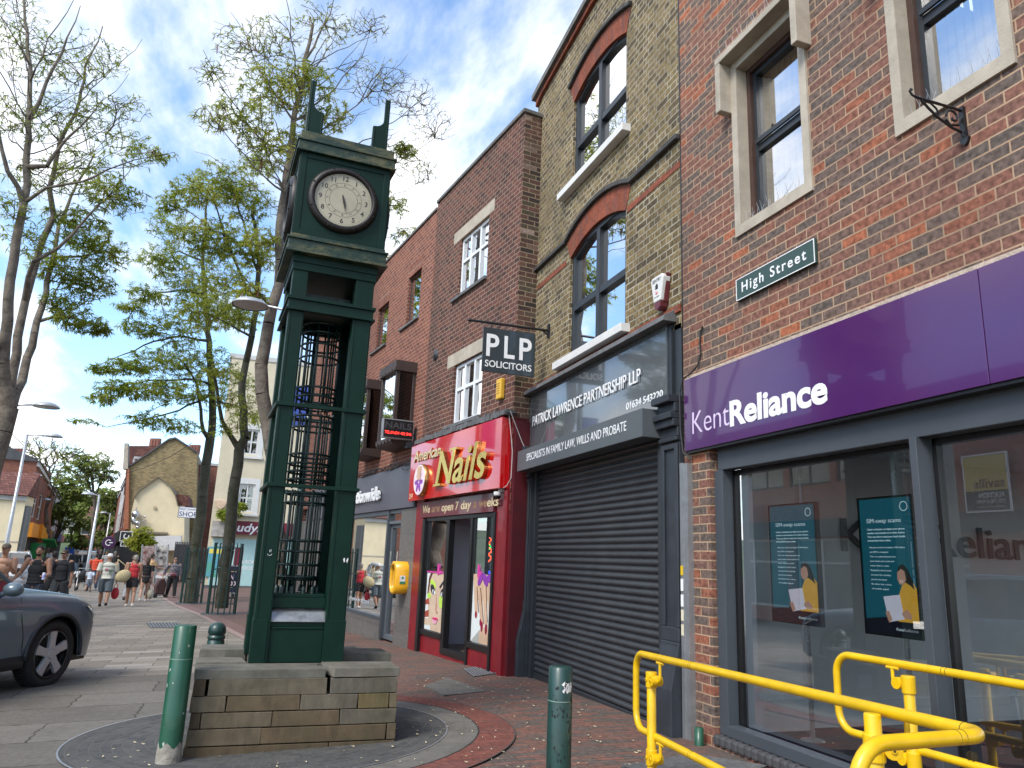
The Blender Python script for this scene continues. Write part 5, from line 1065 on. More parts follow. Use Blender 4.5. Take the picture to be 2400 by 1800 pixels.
# ================================================================ far buildings
CREAM = mat('cream_render', (.70, .60, .40), .85, var=.10, scale=2, bump=.1); CREAM2 = mat('cream_wall', (.62, .55, .40), .85, var=.14, scale=1.2); WREND = mat('white_render', (.55, .54, .52), .8, var=.2, scale=2)
SLATE_R = mat('slate_roof', (.085, .085, .09), .7, var=.3, scale=3); REDB = brick('brick_far_red', [(0, (.17, .06, .042)), (1, (.27, .095, .06))], (.30, .22, .17), dirt=.35)
WWOOD = mat('white_wood', (.62, .62, .60), .5, var=.1)
def windows_on(t, rects, w0=0., fm=None, bars=True, d=.06, reveal=.12):
    for (a, b, c, e) in rects:
        f = MB(); frame(f, a, b, c, e, w0-.05, d, .07, ((a+b)/2,) if bars == 2 else (), ((c+e)/2,) if bars else (), .06); wf = f.build('window', fm or WWOOD, t)
        MB().quad((b, w0-.085, c), (a, w0-.085, c), (a, w0-.085, e), (b, w0-.085, e)).build('pane', GLSU, wf)
def block(name, label, origin, rot, wd, dp, z0, z1, wm_, rects=(), roof=None, roofm=None, parapet=None, extra=None, wins=True):
    """plain block: front along local x (0..wd) facing local +y, body behind"""
    t = thing(name, label, 'building', origin, rot); mb = MB()
    panels(0, wd, z0, z1, [(*r, .14) for r in rects], mb, 0, .14); mb.quad((0, 0, z0), (0, -dp, z0), (0, -dp, z1), (0, 0, z1)); mb.quad((wd, -dp, z0), (wd, 0, z0), (wd, 0, z1), (wd, -dp, z1)); mb.quad((0, -dp, z0), (wd, -dp, z0), (wd, -dp, z1), (0, -dp, z1))
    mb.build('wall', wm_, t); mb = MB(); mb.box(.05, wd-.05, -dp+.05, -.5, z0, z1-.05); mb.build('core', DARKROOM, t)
    windows_on(t, rects)
    if roof: MB().prism([(.2, z1), (-dp*.5, z1+roof), (-dp-.2, z1)], 0, -.1, wd+.1).build('roof', roofm or SLATE_R, t)
    else: MB().box(-.05, wd+.05, -dp, .08, z1, z1+.2).build('parapet', parapet or WREND, t)
    return t
# turquoise shop under the cream block, facing back up the street
YB = 44.; b0 = onY(473, 1384, YB); g0 = gz(b0.x, YB)
xs_ = lambda px, py: onY(px, py, YB).x-b0.x; zs_ = lambda px, py: onY(px, py, YB).z
FB = ((b0.x, YB, 0), 0)
cbld = thing('cream_building', 'tall cream rendered building with a turquoise shop behind the street trees', 'building', *FB)
flip = lambda x0, x1, z0, z1: (x0, x1, z0, z1)
wd = 9.; top = zs_(560, 840)
r1 = (xs_(571, 1040), xs_(606, 1040), zs_(588, 1066), zs_(588, 1006)); r2 = (xs_(560, 1165), xs_(596, 1165), zs_(577, 1200), zs_(577, 1134))
def fpan(mb, u0, u1, z0, z1, holes, dp=.15):   # wall facing -y
    k = len(mb.v); panels(-u1, -u0, z0, z1, [(-b, -a, c, d, dp) for a, b, c, d in holes], mb, 0, dp)
    for i in range(k, len(mb.v)): v = mb.v[i]; mb.v[i] = (-v[0], -v[1], v[2])
mb = MB(); fpan(mb, 0, wd, g0-.3, top, [r1, r2]); mb.build('wall', CREAM2, cbld)
MB().quad((0, 12, g0-.3), (0, 0, g0-.3), (0, 0, top), (0, 12, top)).build('side_wall', WREND, cbld)
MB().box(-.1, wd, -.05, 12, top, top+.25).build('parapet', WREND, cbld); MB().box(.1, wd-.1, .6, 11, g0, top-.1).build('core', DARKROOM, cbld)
for r in (r1, r2):
    f = MB(); frame(f, r[0], r[1], r[2], r[3], .11, .06, .10, ((r[0]+r[1])/2,), ((r[2]+r[3])/2,), .08); f.box(r[0]-.25, r[0], -.03, 0, r[2]-.1, r[3]+.3); f.box(r[1], r[1]+.25, -.03, 0, r[2]-.1, r[3]+.3); f.box(r[0], r[1], -.03, 0, r[3], r[3]+.3); f.box(r[0]-.3, r[1]+.3, -.12, 0, r[2]-.22, r[2]-.1); wf = f.build('window', WWOOD, cbld)
    MB().quad((r[0], .1, r[2]), (r[1], .1, r[2]), (r[1], .1, r[3]), (r[0], .1, r[3])).build('pane', GLSU, wf)
TURQ = mat('turquoise_front', (.38, .58, .56), .5, var=.08)
sz0, sz1 = zs_(530, 1372), zs_(530, 1262)
MB().box(.25, wd, -.06, 0, sz0, sz1).build('shop_front', TURQ, cbld); MB().box(.0, wd, -.10, 0, g0-.3, sz0).build('stall_riser', mat('riser_grey', (.10, .10, .10), .6), cbld)
MB().box(.1, xs_(548, 1240), -.35, 0, zs_(520, 1258), zs_(520, 1222)).build('shop_fascia', mat('peeling_white', (.48, .45, .42), .8, var=.45, scale=3), cbld)
sg_ = thing('shop_sign', 'maroon shop sign with outlined white lettering on the cream building', 'sign', *FB)
a, b = xs_(549, 1240), xs_(549, 1240)+3.6; z0_, z1_ = zs_(573, 1253), zs_(573, 1222)
MB().box(a, b, -.42, -.30, z0_, z1_).build('board', mat('sign_maroon', (.16, .012, .03), .4), sg_)
ftext('lettering', 'Rudys', WHITE, sg_, 0, 0, 0, 1.75, (z1_-z0_)*.62, .01, .02, .2, M=TM((1, 0, 0), (0, -1, 0), (a-.30, -.425, z0_+(z1_-z0_)*.22)))
ps = thing('shop_poster', 'faded blue and yellow seaside poster on the turquoise shop', 'poster', *FB)
a, b = xs_(481, 1330), xs_(524, 1330); zz0, zz1 = zs_(505, 1352), zs_(505, 1282)
MB().box(a, b, -.075, -.062, zz0, zz1).build('sheet', mat('poster_blue', (.10, .30, .55), .5, var=.6, scale=1.2, col2=(.10, .35, .22)), ps); MB().box(a+.1, a+.9, -.08, -.076, zz0+1.2, zz1-.1).build('print', mat('poster_yellow', (.75, .65, .12), .5), ps)
MB().box(xs_(546, 1330), xs_(566, 1330), -.075, -.062, zs_(556, 1372), zs_(556, 1284)).build('panel', mat('sign_maroon', (0, 0, 0)), ps)
fo = thing('shop_sign', 'white window lettering offering food on the turquoise shop', 'sign', *FB)
ftext('lettering', '& SOUL', EYEW, fo, 0, 0, 0, .95, .17, .004, .03, M=TM((1, 0, 0), (0, -1, 0), (xs_(563, 1315), -.065, zs_(570, 1320)))); ftext('lettering', 'FOOD', EYEW, fo, 0, 0, 0, .72, .18, .004, .03, M=TM((1, 0, 0), (0, -1, 0), (xs_(563, 1330), -.065, zs_(570, 1335))))
q = onY(518, 1180, YB-.1); tag(MB().prism([(-.35, .18), (.35, .18), (.2, -.2), (0, -.34), (-.2, -.2)], 1, -.15, 0).build('alarm_box', mat('alarm_cream', (.7, .5, .35), .5, var=.2), None, bevel=.03, loc=(q.x, q.y, q.z)), 'cream alarm box beside the plant on the cream building', 'alarm box')
q = onY(441, 1201, 50); s2 = thing('shop_sign', 'white hanging sign with dark blue lettering by the grey building edge', 'sign', (q.x, 50, q.z))
MB().box(-.55, .55, -.04, .04, -.33, .33).build('board', EYEW, s2); mb = MB(); frame(mb, -.55, .55, -.33, .33, -.04, .01, .03); mb.build('frame', mat('sign_blue', (.03, .06, .16), .5), s2)
ftext('lettering', 'FIRST CHOICE', mat('sign_blue', (0, 0, 0)), s2, 0, 0, 0, 1.0, .09, .004, .005, M=TM((1, 0, 0), (0, -1, 0), (-.48, -.045, .13))); ftext('lettering', 'SHOP', mat('sign_blue', (0, 0, 0)), s2, 0, 0, 0, 1.0, .28, .004, .005, M=TM((1, 0, 0), (0, -1, 0), (-.48, -.045, -.24)))
# big yellow brick gable and the cream gable before it
Y1 = 62.; gy = lambda px, py, y=Y1: ((lambda q: (q.x, q.z))(onY(px, py, y)))
gb = thing('gabled_building', 'tall building with a big yellow brick gable and dark tiled roof', 'building', (0, Y1, 0))
MB().prism([gy(288, 1400), gy(302, 1097), gy(396, 1032), gy(412, 1029), gy(462, 1062), gy(458, 1400)], 1, 0, 14).build('wall', BRK_FAR, gb)
MB().prism([gy(299, 1098, Y1), gy(299, 1094, Y1), gy(396, 1028, Y1), gy(412, 1025, Y1), gy(462, 1058, Y1), gy(462, 1062, Y1), gy(412, 1029, Y1), gy(396, 1032, Y1)], 1, -.15, 14).build('roof', SLATE_R, gb)
MB().prism([gy(290, 1160, Y1+3), gy(300, 1045, Y1+3), gy(378, 1045, Y1+3), gy(390, 1050, Y1+3), gy(330, 1160, Y1+3)], 1, 3, 3.6).build('front_roof', TILE, gb)
for px in (354, 361, 368): x, z = gy(px, 1047, Y1+3); MB().lathe([(0, 1.0), (.2, 1.0), (.22, .85), (.20, 0)], (x, 3.4, z-.3), 8).build('chimney_pot', mat('chimney_pot', (.25, .10, .07), .8), gb)
for px in (448, 455, 462): x, z = gy(px, 1056, Y1+3); MB().lathe([(0, .8), (.2, .8), (.22, .7), (.20, 0)], (x, 3.4, z-.3), 8).build('chimney_pot', mat('chimney_pot', (0, 0, 0)), gb)
x0, z0 = gy(351, 1050, Y1+3); x1, z1 = gy(372, 1046, Y1+3); MB().box(x0, x1, 3.1, 3.7, z0-1.5, z1-.1).build('chimney_stack', REDB, gb)
MB().prism([gy(290, 1240), gy(299, 1098), gy(304, 1098), gy(302, 1240)], 1, -.25, 0).build('quoins', BRK_ORG, gb)
MB().prism([gy(289, 1100), gy(293, 1040), gy(301, 1040), gy(301, 1100)], 1, -.3, .5).build('parapet_end', STONE, gb)
cg_ = thing('gabled_building', 'cream painted gambrel gable with a silver sculpture on its wall', 'building', (0, 56, 0)); g5 = lambda px, py: gy(px, py, 56)
MB().prism([g5(300, 1400), g5(308, 1200), g5(316, 1168), g5(325, 1152), g5(372, 1119), g5(398, 1140), g5(411, 1165), g5(416, 1186), g5(432, 1186), g5(430, 1400)], 1, 0, 6).build('wall', CREAM, cg_)
MB().prism([g5(316, 1168), g5(314, 1166), g5(324, 1149), g5(372, 1116), g5(400, 1138), g5(413, 1164), g5(418, 1186), g5(416, 1186), g5(411, 1165), g5(398, 1140), g5(372, 1119), g5(325, 1152)], 1, -.2, 6).build('roof', mat('roof_edge', (.18, .15, .10), .8), cg_)
MB().prism([g5(411, 1158), g5(440, 1160), g5(444, 1186), g5(417, 1186)], 1, .3, 5).build('lean_to_roof', TILE, cg_)
MB().prism([g5(313, 1244), g5(393, 1248), g5(393, 1252), g5(313, 1248)], 1, -.5, 0).build('ledge', mat('ledge', (.20, .17, .13), .8), cg_)
MB().prism([g5(350, 1258), g5(428, 1256), g5(426, 1290), g5(350, 1290)], 1, -1.5, -.2).build('extension', mat('ext_white', (.66, .66, .66), .7), cg_)
sc_ = thing('wall_sculpture', 'silver wall sculpture of balls and curves on the cream gable', 'sculpture', (0, 56, 0)); SIL = mat('silver', (.62, .63, .65), .25, metal=.9)
def gp(px, py): x, z = g5(px, py); return (x, -.35, z)
mb = MB(); mb.ball(gp(320, 1206), .26, 14, 10); mb.ball(gp(324, 1226), .17, 12, 8); mb.ball(gp(341, 1212), .08, 8, 6); mb.ball(gp(324, 1236), .12, 8, 6); mb.tube([gp(315, 1211), gp(314, 1218), gp(316, 1225), gp(322, 1229)], [.10, .16, .16, .1], 8); mb.tube([gp(321, 1206), gp(340, 1212)], .03, 5)
mb.build('ball', SIL, sc_, smooth=True); mb = MB(); mb.tube([gp(318, 1200), gp(323, 1190)], .03, 4); mb.tube([gp(328, 1222), gp(345, 1220)], .03, 4); mb.build('rod', SIL, sc_)
q = g5(363, 1190); tag(MB().lathe([(0, -.1), (.10, -.1), (.12, 0)], (0, 0, 0), 12, 1).build('wall_vent', mat('vent', (.45, .36, .24), .7), None, loc=(q[0], 56, q[1])), 'small round vent high on the cream gable', 'vent')
# dark bar with its signs
dk = thing('dark_shop', 'black fronted bar with small gold letters below the cream gable', 'building', (0, 55, 0)); g6 = lambda px, py: gy(px, py, 55)
MB().prism([g6(276, 1400), g6(281, 1255), g6(312, 1250), g6(318, 1286), g6(330, 1287), g6(330, 1400)], 1, 0, 1.5).build('front', mat('bar_black', (.02, .02, .022), .4, var=.5, scale=1), dk)
x, z = g6(311, 1293); ftext('lettering', 'FRIENDS', mat('sign_gold', (0, 0, 0)), dk, 0, 0, 0, 1.0, .28, .02, .02, M=TM((1, 0, 0), (0, -1, 0), (x, -.02, z)))
for nm, lb, px, py, kind in (('hanging_sign', 'round dark purple sign with a white curl', 255, 1272, 0), ('hanging_sign', 'square black sign with a white curl over a smaller white square', 296, 1257, 1)):
    x, z = gy(px, py, 52); t = thing(nm, lb, 'sign', (x, 52, z)); t.scale = (.62,)*3
    if kind == 0:
        MB().lathe([(0, -.08), (.60, -.08), (.62, 0), (0, 0)], (0, 0, 0), 24, 1).build('board', mat('sign_purple', (.05, .01, .06), .4), t); mb = MB(); mb.tube([(.26*math.cos(R(a_)), -.09, .26*math.sin(R(a_))) for a_ in range(50, 311, 20)], .05, 5); mb.tube([(.05, -.09, 0), (.36, -.09, 0)], .05, 5); mb.build('curl', EYEW, t)
    else:
        MB().box(-.52, .52, -.06, 0, -.45, .45).build('board', mat('bar_black', (0, 0, 0)), t); mb = MB(); frame(mb, -.55, .55, -.48, .48, -.055, .02, .06); frame(mb, -.4, .4, -.98, -.52, -.03, .03, .06); mb.build('frame', EYEW, t); mb = MB(); mb.tube([(.02+.22*math.cos(R(a_)), -.07, .22*math.sin(R(a_))) for a_ in range(110, 391, 20)], .07, 5); mb.tube([(-.1, -.05, -.75), (.1, -.05, -.75)], .07, 5); mb.build('curl', EYEW, t)
# market screens and dark gates in the gap before the gables
q0, q1 = gh(330, 1372), gh(392, 1372); ym = 50
fn_ = thing('market_screen', 'market stall screens hung with black and white patterned cloth', 'market stall', (0, ym, 0)); gm = lambda px, py: gy(px, py, ym)
PATT = mat('patterned_cloth', (.55, .52, .48), .8, var=.95, scale=2.6, col2=(.05, .045, .05), detail=2); PATT2 = mat('patterned_cloth_warm', (.42, .38, .35), .8, var=.95, scale=3.4, col2=(.16, .05, .05), detail=2)
MB().prism([gm(330, 1372), gm(336, 1280), gm(366, 1278), gm(362, 1372)], 1, 0, .1).build('cloth', PATT2, fn_); MB().prism([gm(364, 1374), gm(368, 1280), gm(396, 1278), gm(390, 1376)], 1, -.3, -.2).build('cloth', PATT, fn_)
mb = MB()
for px in (332, 364, 392): a, b = gm(px-2, 1380), gm(px+4, 1276); mb.tube([(a[0], -.4, a[1]-.5), (b[0], -.4, b[1])], .05, 6)
mb.build('pole', STEEL, fn_)
tb = thing('market_table', 'low market table spread with pale goods before the screens', 'market stall', (0, 46, 0)); gt = lambda px, py: gy(px, py, 46); a, b = gt(362, 1368), gt(398, 1352)
MB().box(a[0], b[0], 0, .8, a[1]+.3, a[1]+.42).build('table_top', WWOOD, tb); mb = MB()
for i in range(26): x = a[0]+(b[0]-a[0])*rng.random(); y = .8*rng.random(); s_ = .05+.1*rng.random(); mb.box(x, x+s_*1.5, y, y+s_, a[1]+.421, a[1]+.42+s_)
mb.build('goods', mat('goods', (.6, .55, .52), .7, var=.8, scale=4, col2=(.3, .1, .08)), tb); mb = MB()
for x in (a[0]+.05, b[0]-.05):
    for y in (.05, .75): mb.tube([(x, y, a[1]-.6), (x, y, a[1]+.3)], .03, 5)
mb.build('leg', STEEL, tb)
gt_ = thing('metal_gate', 'tall dark metal gates between the market screens and the pale building', 'gate', (0, 53, 0)); g7 = lambda px, py: gy(px, py, 53); mb = MB(); a = g7(396, 1380); b = g7(434, 1276)
mb.box(a[0], b[0]+.6, .02, .05, a[1]-.4, b[1]); n_ = 12
for i in range(n_): x = a[0]+(b[0]+.6-a[0])*i/n_; mb.box(x, x+.07, -.02, .02, a[1]-.4, b[1]+.15)
mb.build('bars', mat('gate_grey', (.05, .052, .06), .6, var=.3), gt_)
# right-hand terrace running on down the street
def terrace(p0, p1, specs, z1s, side):
    p0 = Vector(p0); p1 = Vector(p1); L_ = (p1-p0).length; n = len(specs); d = (p1-p0).normalized(); wdt = L_/n
    rot = math.atan2(d.y, d.x) if side > 0 else math.atan2(-d.y, -d.x)
    for i, (lb, wm_, shopm, roofm) in enumerate(specs):
        o = p0+d*wdt*i if side > 0 else p0+d*wdt*(i+1)
        g = gz(o.x, o.y)-.3; z1 = z1s[i]; rc = []
        nz = 2
        for k in range(nz):
            zb = g+3.9+k*3.0
            if zb+1.7 > z1: break
            for j in range(2): rc.append((wdt*(.15+.42*j), wdt*(.43+.42*j), zb, zb+1.7))
        t = block('terraced_building', lb, (o.x, o.y, 0), rot, wdt, 8, g, z1, wm_, rc, roof=1.8 if roofm else None, roofm=roofm)
        MB().box(.1, wdt-.1, 0, .35, g+2.7, g+3.5).build('shop_fascia', shopm, t); MB().box(.25, wdt-.25, .01, .03, g+.4, g+2.6).build('shop_window', DARKROOM, t); MB().box(0, wdt, 0, .12, z1-.25, z1).build('cornice', WREND, t)
def mc(n, c): return mat('far_'+n, c, .5, var=.1)
a = onY(262, 1385, 64); b = onY(246, 1330, 125)
terrace((a.x+.2, 64), (b.x, 125), [('dark red far terrace house nearest the cream gable', REDB, mc('black', (.03, .03, .03)), None), ('second far terrace house behind the purple round sign', WREND, mc('red', (.3, .03, .03)), SLATE_R), ('brown far terrace house on the right of the street', REDB, mc('blue', (.05, .1, .3)), TILE), ('last far terrace house on the right of the street', BRK_FAR, mc('white', (.5, .5, .5)), SLATE_R)], [6.5, 6.2, 6.0, 6.2], 1)
# left side
Y2 = 46.; a = onY(-70, 1300, Y2); c0 = onY(37, 1300, Y2); zt = onY(20, 1160, Y2).z; zr = onY(10, 1108, Y2).z
lb_ = thing('cream_shop', 'cream shop with a brown tiled roof at the left edge', 'building', (0, Y2, 0)); g = gz(-10, Y2)
MB().box(a.x, c0.x, 0, 1.6, g-.3, zt).build('wall', CREAM, lb_); MB().prism([(-.3, zt), (1.5, zr+.2), (1.9, zt)], 0, a.x, c0.x+.1).build('roof', TILE, lb_)
MB().box(a.x, c0.x+.05, -.12, 0, zt-.25, zt-.02).build('gutter', WREND, lb_); MB().box(c0.x, c0.x+.15, .1, .9, g, zt-.5).build('drain', mat('drain_grey', (.15, .16, .16), .6), lb_)
for z in (zt-2.4, zt-4.1): MB().box(a.x, c0.x, -.02, 0, z, z+.08).build('band', STONE, lb_)
Y3 = 60.; gq = lambda px, py: gy(px, py, Y3)
og = thing('gabled_building', 'orange brick building with a stepped gable and chimney behind the cream shop', 'building', (0, Y3, 0))
MB().prism([gq(-40, 1330), gq(-30, 1080), gq(1, 1046), gq(20, 1046), gq(22, 1060), gq(44, 1064), gq(48, 1077), gq(57, 1080), gq(55, 1330)], 1, 0, 8).build('wall', BRK_ORG, og)
MB().prism([gq(-40, 1110), gq(0, 1052), gq(4, 1052), gq(28, 1110)], 1, -3, 0).build('roof', mat('lead_roof', (.32, .28, .22), .7, var=.3), og)
MB().prism([gq(0, 1062), gq(1, 1046), gq(24, 1046), gq(22, 1062)], 1, -.2, .2).build('chimney', BRK_ORG, og)
for px in (26, 33, 40): x, z = gq(px, 1063); MB().lathe([(0, .45), (.28, .45), (.22, 0)], (x, 1, z), 8).build('chimney_pot', mat('chimney_pot', (0, 0, 0)), og)
MB().prism([gq(23, 1108), gq(24, 1101), gq(42, 1103), gq(42, 1110)], 1, -.6, 0).build('dormer', WREND, og)
a = onY(42, 1330, 50); b = onY(136, 1310, 118)
terrace((a.x, 50), (b.x, 118), [('brown brick left terrace house with white bands, nearest', REDB, mc('orange', (.75, .28, .02)), SLATE_R), ('second left terrace house behind the lamp posts', BRK_ORG, mc('yellow', (.75, .45, .03)), TILE), ('pale left terrace house behind the street trees', WREND, mc('grey', (.2, .2, .2)), SLATE_R), ('red left terrace house further down the street', REDB, mc('darkblue', (.02, .05, .25)), SLATE_R), ('last left terrace house near the blue hoarding', WREND, mc('redsign', (.5, .03, .04)), TILE)], [4.5, 4.3, 4.6, 4.2, 4.2], -1)
q = onY(56, 1260, 57); aw = thing('shop_awning', 'orange and green shop awnings on the left row', 'awning', (q.x, 57, q.z))
MB().prism([(-.2, .9), (1.6, .2), (1.6, .0), (-.2, .0)], 0, -1.6, 1.0).build('canopy', mat('awning_orange', (.75, .30, .02), .6, var=.2), aw); MB().prism([(-.2, 0), (.9, -.45), (.9, -.55), (-.2, -.1)], 0, 1.1, 1.8).build('canopy', mat('awning_green', (.03, .30, .08), .6), aw)
MB().box(-1.6, -.6, -.1, .1, -2.4, -.1).build('panel', mat('awning_orange', (0, 0, 0)), aw); MB().box(-.5, .3, -.1, .1, -2.4, -.3).build('panel', mat('panel_red', (.45, .02, .02), .6), aw); MB().box(.5, 1.3, -.1, .1, -2.4, -.3).build('panel', mat('awning_green', (0, 0, 0)), aw)
# end of the street
q0 = gy(148, 1312, 105); q1 = gy(192, 1284, 105); t = thing('hoarding', 'bright blue hoarding across the far end of the street', 'hoarding', (0, 105, 0)); MB().box(q0[0], q1[0], 0, .3, q0[1]-1.5, q1[1]).build('panel', mat('hoarding_blue', (.02, .16, .62), .5, var=.1), t); MB().box(q0[0], q1[0], .31, 2, q0[1]-1.5, q1[1]-.2).build('back', STEEL, t)
q0 = gy(182, 1320, 140); q1 = gy(236, 1218, 140); block('end_building', 'brown brick building closing the far end of the street', (q1[0], 140, 0), math.pi, q1[0]-q0[0], 8, -3, q1[1], REDB, [(1.2, 2.6, 1.5, 4.0), (3.6, 5, 1.5, 4.0)], 2.2, TILE)
# hill with trees at the end
mb = MB(); nx = 24
for j, (y, h) in enumerate(((170, -3), (230, 4), (330, 16), (470, 26), (640, 22))):
    for i in range(nx+1): x = -260+520*i/nx; mb.v.append((x, y, h*(.75+.25*math.sin(i*1.1+j))-(1 if j == 0 else 0)))
for j in range(4):
    for i in range(nx): a = j*(nx+1)+i; mb.f.append((a, a+1, a+nx+2, a+nx+1))
tag(mb.build('hill', mat('hill_green', (.10, .14, .07), .9, var=.5, scale=.05), smooth=True), kind='structure')

# ================================================================ building across the road (seen in the shop windows)
op = thing('brick_building', 'red brick corner building with a window band across the road, seen in reflections', 'building', (-10.5, 12.9, 0), R(-90))
def orow(t, wdt, rot_m):
    mb = MB(); holes = [(.9+2.3*i, 2.9+2.3*i, 2.95, 4.6) for i in range(int((wdt-1)/2.3))]; sh_ = [(.8+3.6*i, 3.9+3.6*i, -1.2, 1.15) for i in range(int((wdt-.8)/3.6))]
    panels(0, wdt, -1.7, 5.3, [(*h, .15) for h in holes+sh_], mb, 0, .15); mb.xf(rot_m); mb.build('wall', brick('brick_opp', [(0, (.28, .10, .07)), (1, (.40, .14, .09))], (.45, .36, .28), dirt=.1), t)
    for h in holes:
        f = MB(); frame(f, *h, -.08, .06, .08, ((h[0]+h[1])/2,)); wf = f.xf(rot_m).build('window', DKMETAL, t); MB().quad((h[1], -.1, h[2]), (h[0], -.1, h[2]), (h[0], -.1, h[3]), (h[1], -.1, h[3])).xf(rot_m).build('pane', mat('opp_pane', (.42, .38, .30), .3, var=.3, scale=.6), wf)
    for h in sh_:
        f = MB(); frame(f, *h, -.08, .06, .08, (h[0]+1.2,), (.35,)); wf = f.xf(rot_m).build('shop_window', WWOOD, t); MB().quad((h[1], -.1, h[2]), (h[0], -.1, h[2]), (h[0], -.1, h[3]), (h[1], -.1, h[3])).xf(rot_m).build('pane', mat('opp_shop', (.22, .23, .22), .2, var=.3, scale=.6), wf)
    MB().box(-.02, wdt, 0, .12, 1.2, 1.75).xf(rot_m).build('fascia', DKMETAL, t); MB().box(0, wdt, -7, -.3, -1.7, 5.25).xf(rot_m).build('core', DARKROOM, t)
# local x runs towards -y of the world here: the long face goes away from the corner down the street
orow(op, 17, Matrix.Translation((-17, 0, 0)))
orow(op, 12, Matrix.Translation((0, 0, 0)) @ Matrix.Rotation(R(-62), 4, 'Z'))
bd = thing('auction_board', 'yellow and black auction board on the building across the road', 'sign', (-10.3, 13.9, 0), R(-90))
MB().box(-1.0, .2, .0, .05, 1.75, 2.25).build('panel', BLACK, bd); MB().box(-1.0, .2, .0, .052, 2.25, 3.15).build('panel', mat('board_yellow', (.70, .55, .16), .5), bd); mb = MB(); frame(mb, -1.04, .24, 1.7, 3.2, .056, .05, .04); mb.build('frame', EYEW, bd)
OM = lambda x, z: TM((-1, 0, 0), (0, 1, 0), (x, .055, z))
ftext('lettering', 'savills', mat('board_brown', (.16, .03, .04), .5), bd, 0, 0, 0, .85, .24, .002, .01, capstr='l', M=OM(.12, 2.32)); ftext('lettering', 'AUCTION', EYEW, bd, 0, 0, 0, .72, .12, .002, .02, M=OM(.1, 2.07)); ftext('lettering', '020 7824 9091', EYEW, bd, 0, 0, 0, .8, .09, .002, M=OM(.1, 1.92)); ftext('lettering', 'savills.co.uk/auctions', EYEW, bd, 0, 0, 0, .8, .04, .002, M=OM(.1, 1.82))
# ================================================================ trees
def leafmat(name, a, b, c):
    m = bpy.data.materials.new(name); m.use_nodes = True; t = m.node_tree; t.nodes.clear(); n = t.nodes; l = t.links
    o = n.new('ShaderNodeOutputMaterial'); d = n.new('ShaderNodeBsdfDiffuse'); tr = n.new('ShaderNodeBsdfTranslucent'); mx_ = n.new('ShaderNodeMixShader'); mx_.inputs[0].default_value = .6
    tcn = n.new('ShaderNodeTexCoord'); ns = n.new('ShaderNodeTexNoise'); ns.inputs['Scale'].default_value = .8; ns.inputs['Detail'].default_value = 4; l.new(tcn.outputs['Object'], ns.inputs[0])
    n2 = n.new('ShaderNodeTexNoise'); n2.inputs['Scale'].default_value = 14; l.new(tcn.outputs['Object'], n2.inputs[0])
    ad = n.new('ShaderNodeMath'); ad.operation = 'MULTIPLY_ADD'; ad.inputs[1].default_value = .5; l.new(n2.outputs[0], ad.inputs[0]); l.new(ns.outputs[0], ad.inputs[2])
    rp = n.new('ShaderNodeValToRGB'); e = rp.color_ramp.elements; e.new(.5); e[0].position = .55; e[1].position = .72; e[2].position = .95
    for i, cc in enumerate((a, b, c)): e[i].color = (*cc, 1)
    l.new(ad.outputs[0], rp.inputs[0]); l.new(rp.outputs[0], d.inputs[0]); l.new(rp.outputs[0], tr.inputs[0]); l.new(d.outputs[0], mx_.inputs[1]); l.new(tr.outputs[0], mx_.inputs[2]); l.new(mx_.outputs[0], o.inputs[0]); return m
LEAF = leafmat('locust_leaf', (.14, .19, .025), (.25, .31, .042), (.40, .43, .085)); LEAFY = leafmat('young_leaf', (.18, .23, .028), (.31, .35, .05), (.46, .46, .10)); LEAFD = leafmat('dark_leaf', (.15, .21, .06), (.24, .30, .08), (.34, .38, .12))
BARK = mat('bark', (.20, .165, .125), .9, var=.5, scale=5, bump=.8, bscale=22, col2=(.085, .07, .055)); BARKG = mat('bark_mossy', (.085, .075, .055), .9, var=.5, scale=4, bump=.8, bscale=22, col2=(.04, .045, .022)); PODM = mat('pod', (.20, .075, .05), .7, var=.5, scale=6)
def mesh_np(name, V, Fq, m, parent, smooth=False):
    me = bpy.data.meshes.new(name); V = np.asarray(V, np.float32); Fq = np.asarray(Fq, np.int32); k = Fq.shape[1]
    me.vertices.add(len(V)); me.vertices.foreach_set('co', V.ravel()); me.loops.add(Fq.size); me.loops.foreach_set('vertex_index', Fq.ravel())
    me.polygons.add(len(Fq)); me.polygons.foreach_set('loop_start', np.arange(0, Fq.size, k, dtype=np.int32)); me.polygons.foreach_set('loop_total', np.full(len(Fq), k, np.int32))
    if smooth: me.polygons.foreach_set('use_smooth', np.ones(len(Fq), bool))
    me.update(); me.validate(); me.materials.append(m); o = bpy.data.objects.new(name, me); COL.objects.link(o); o.parent = parent; return o
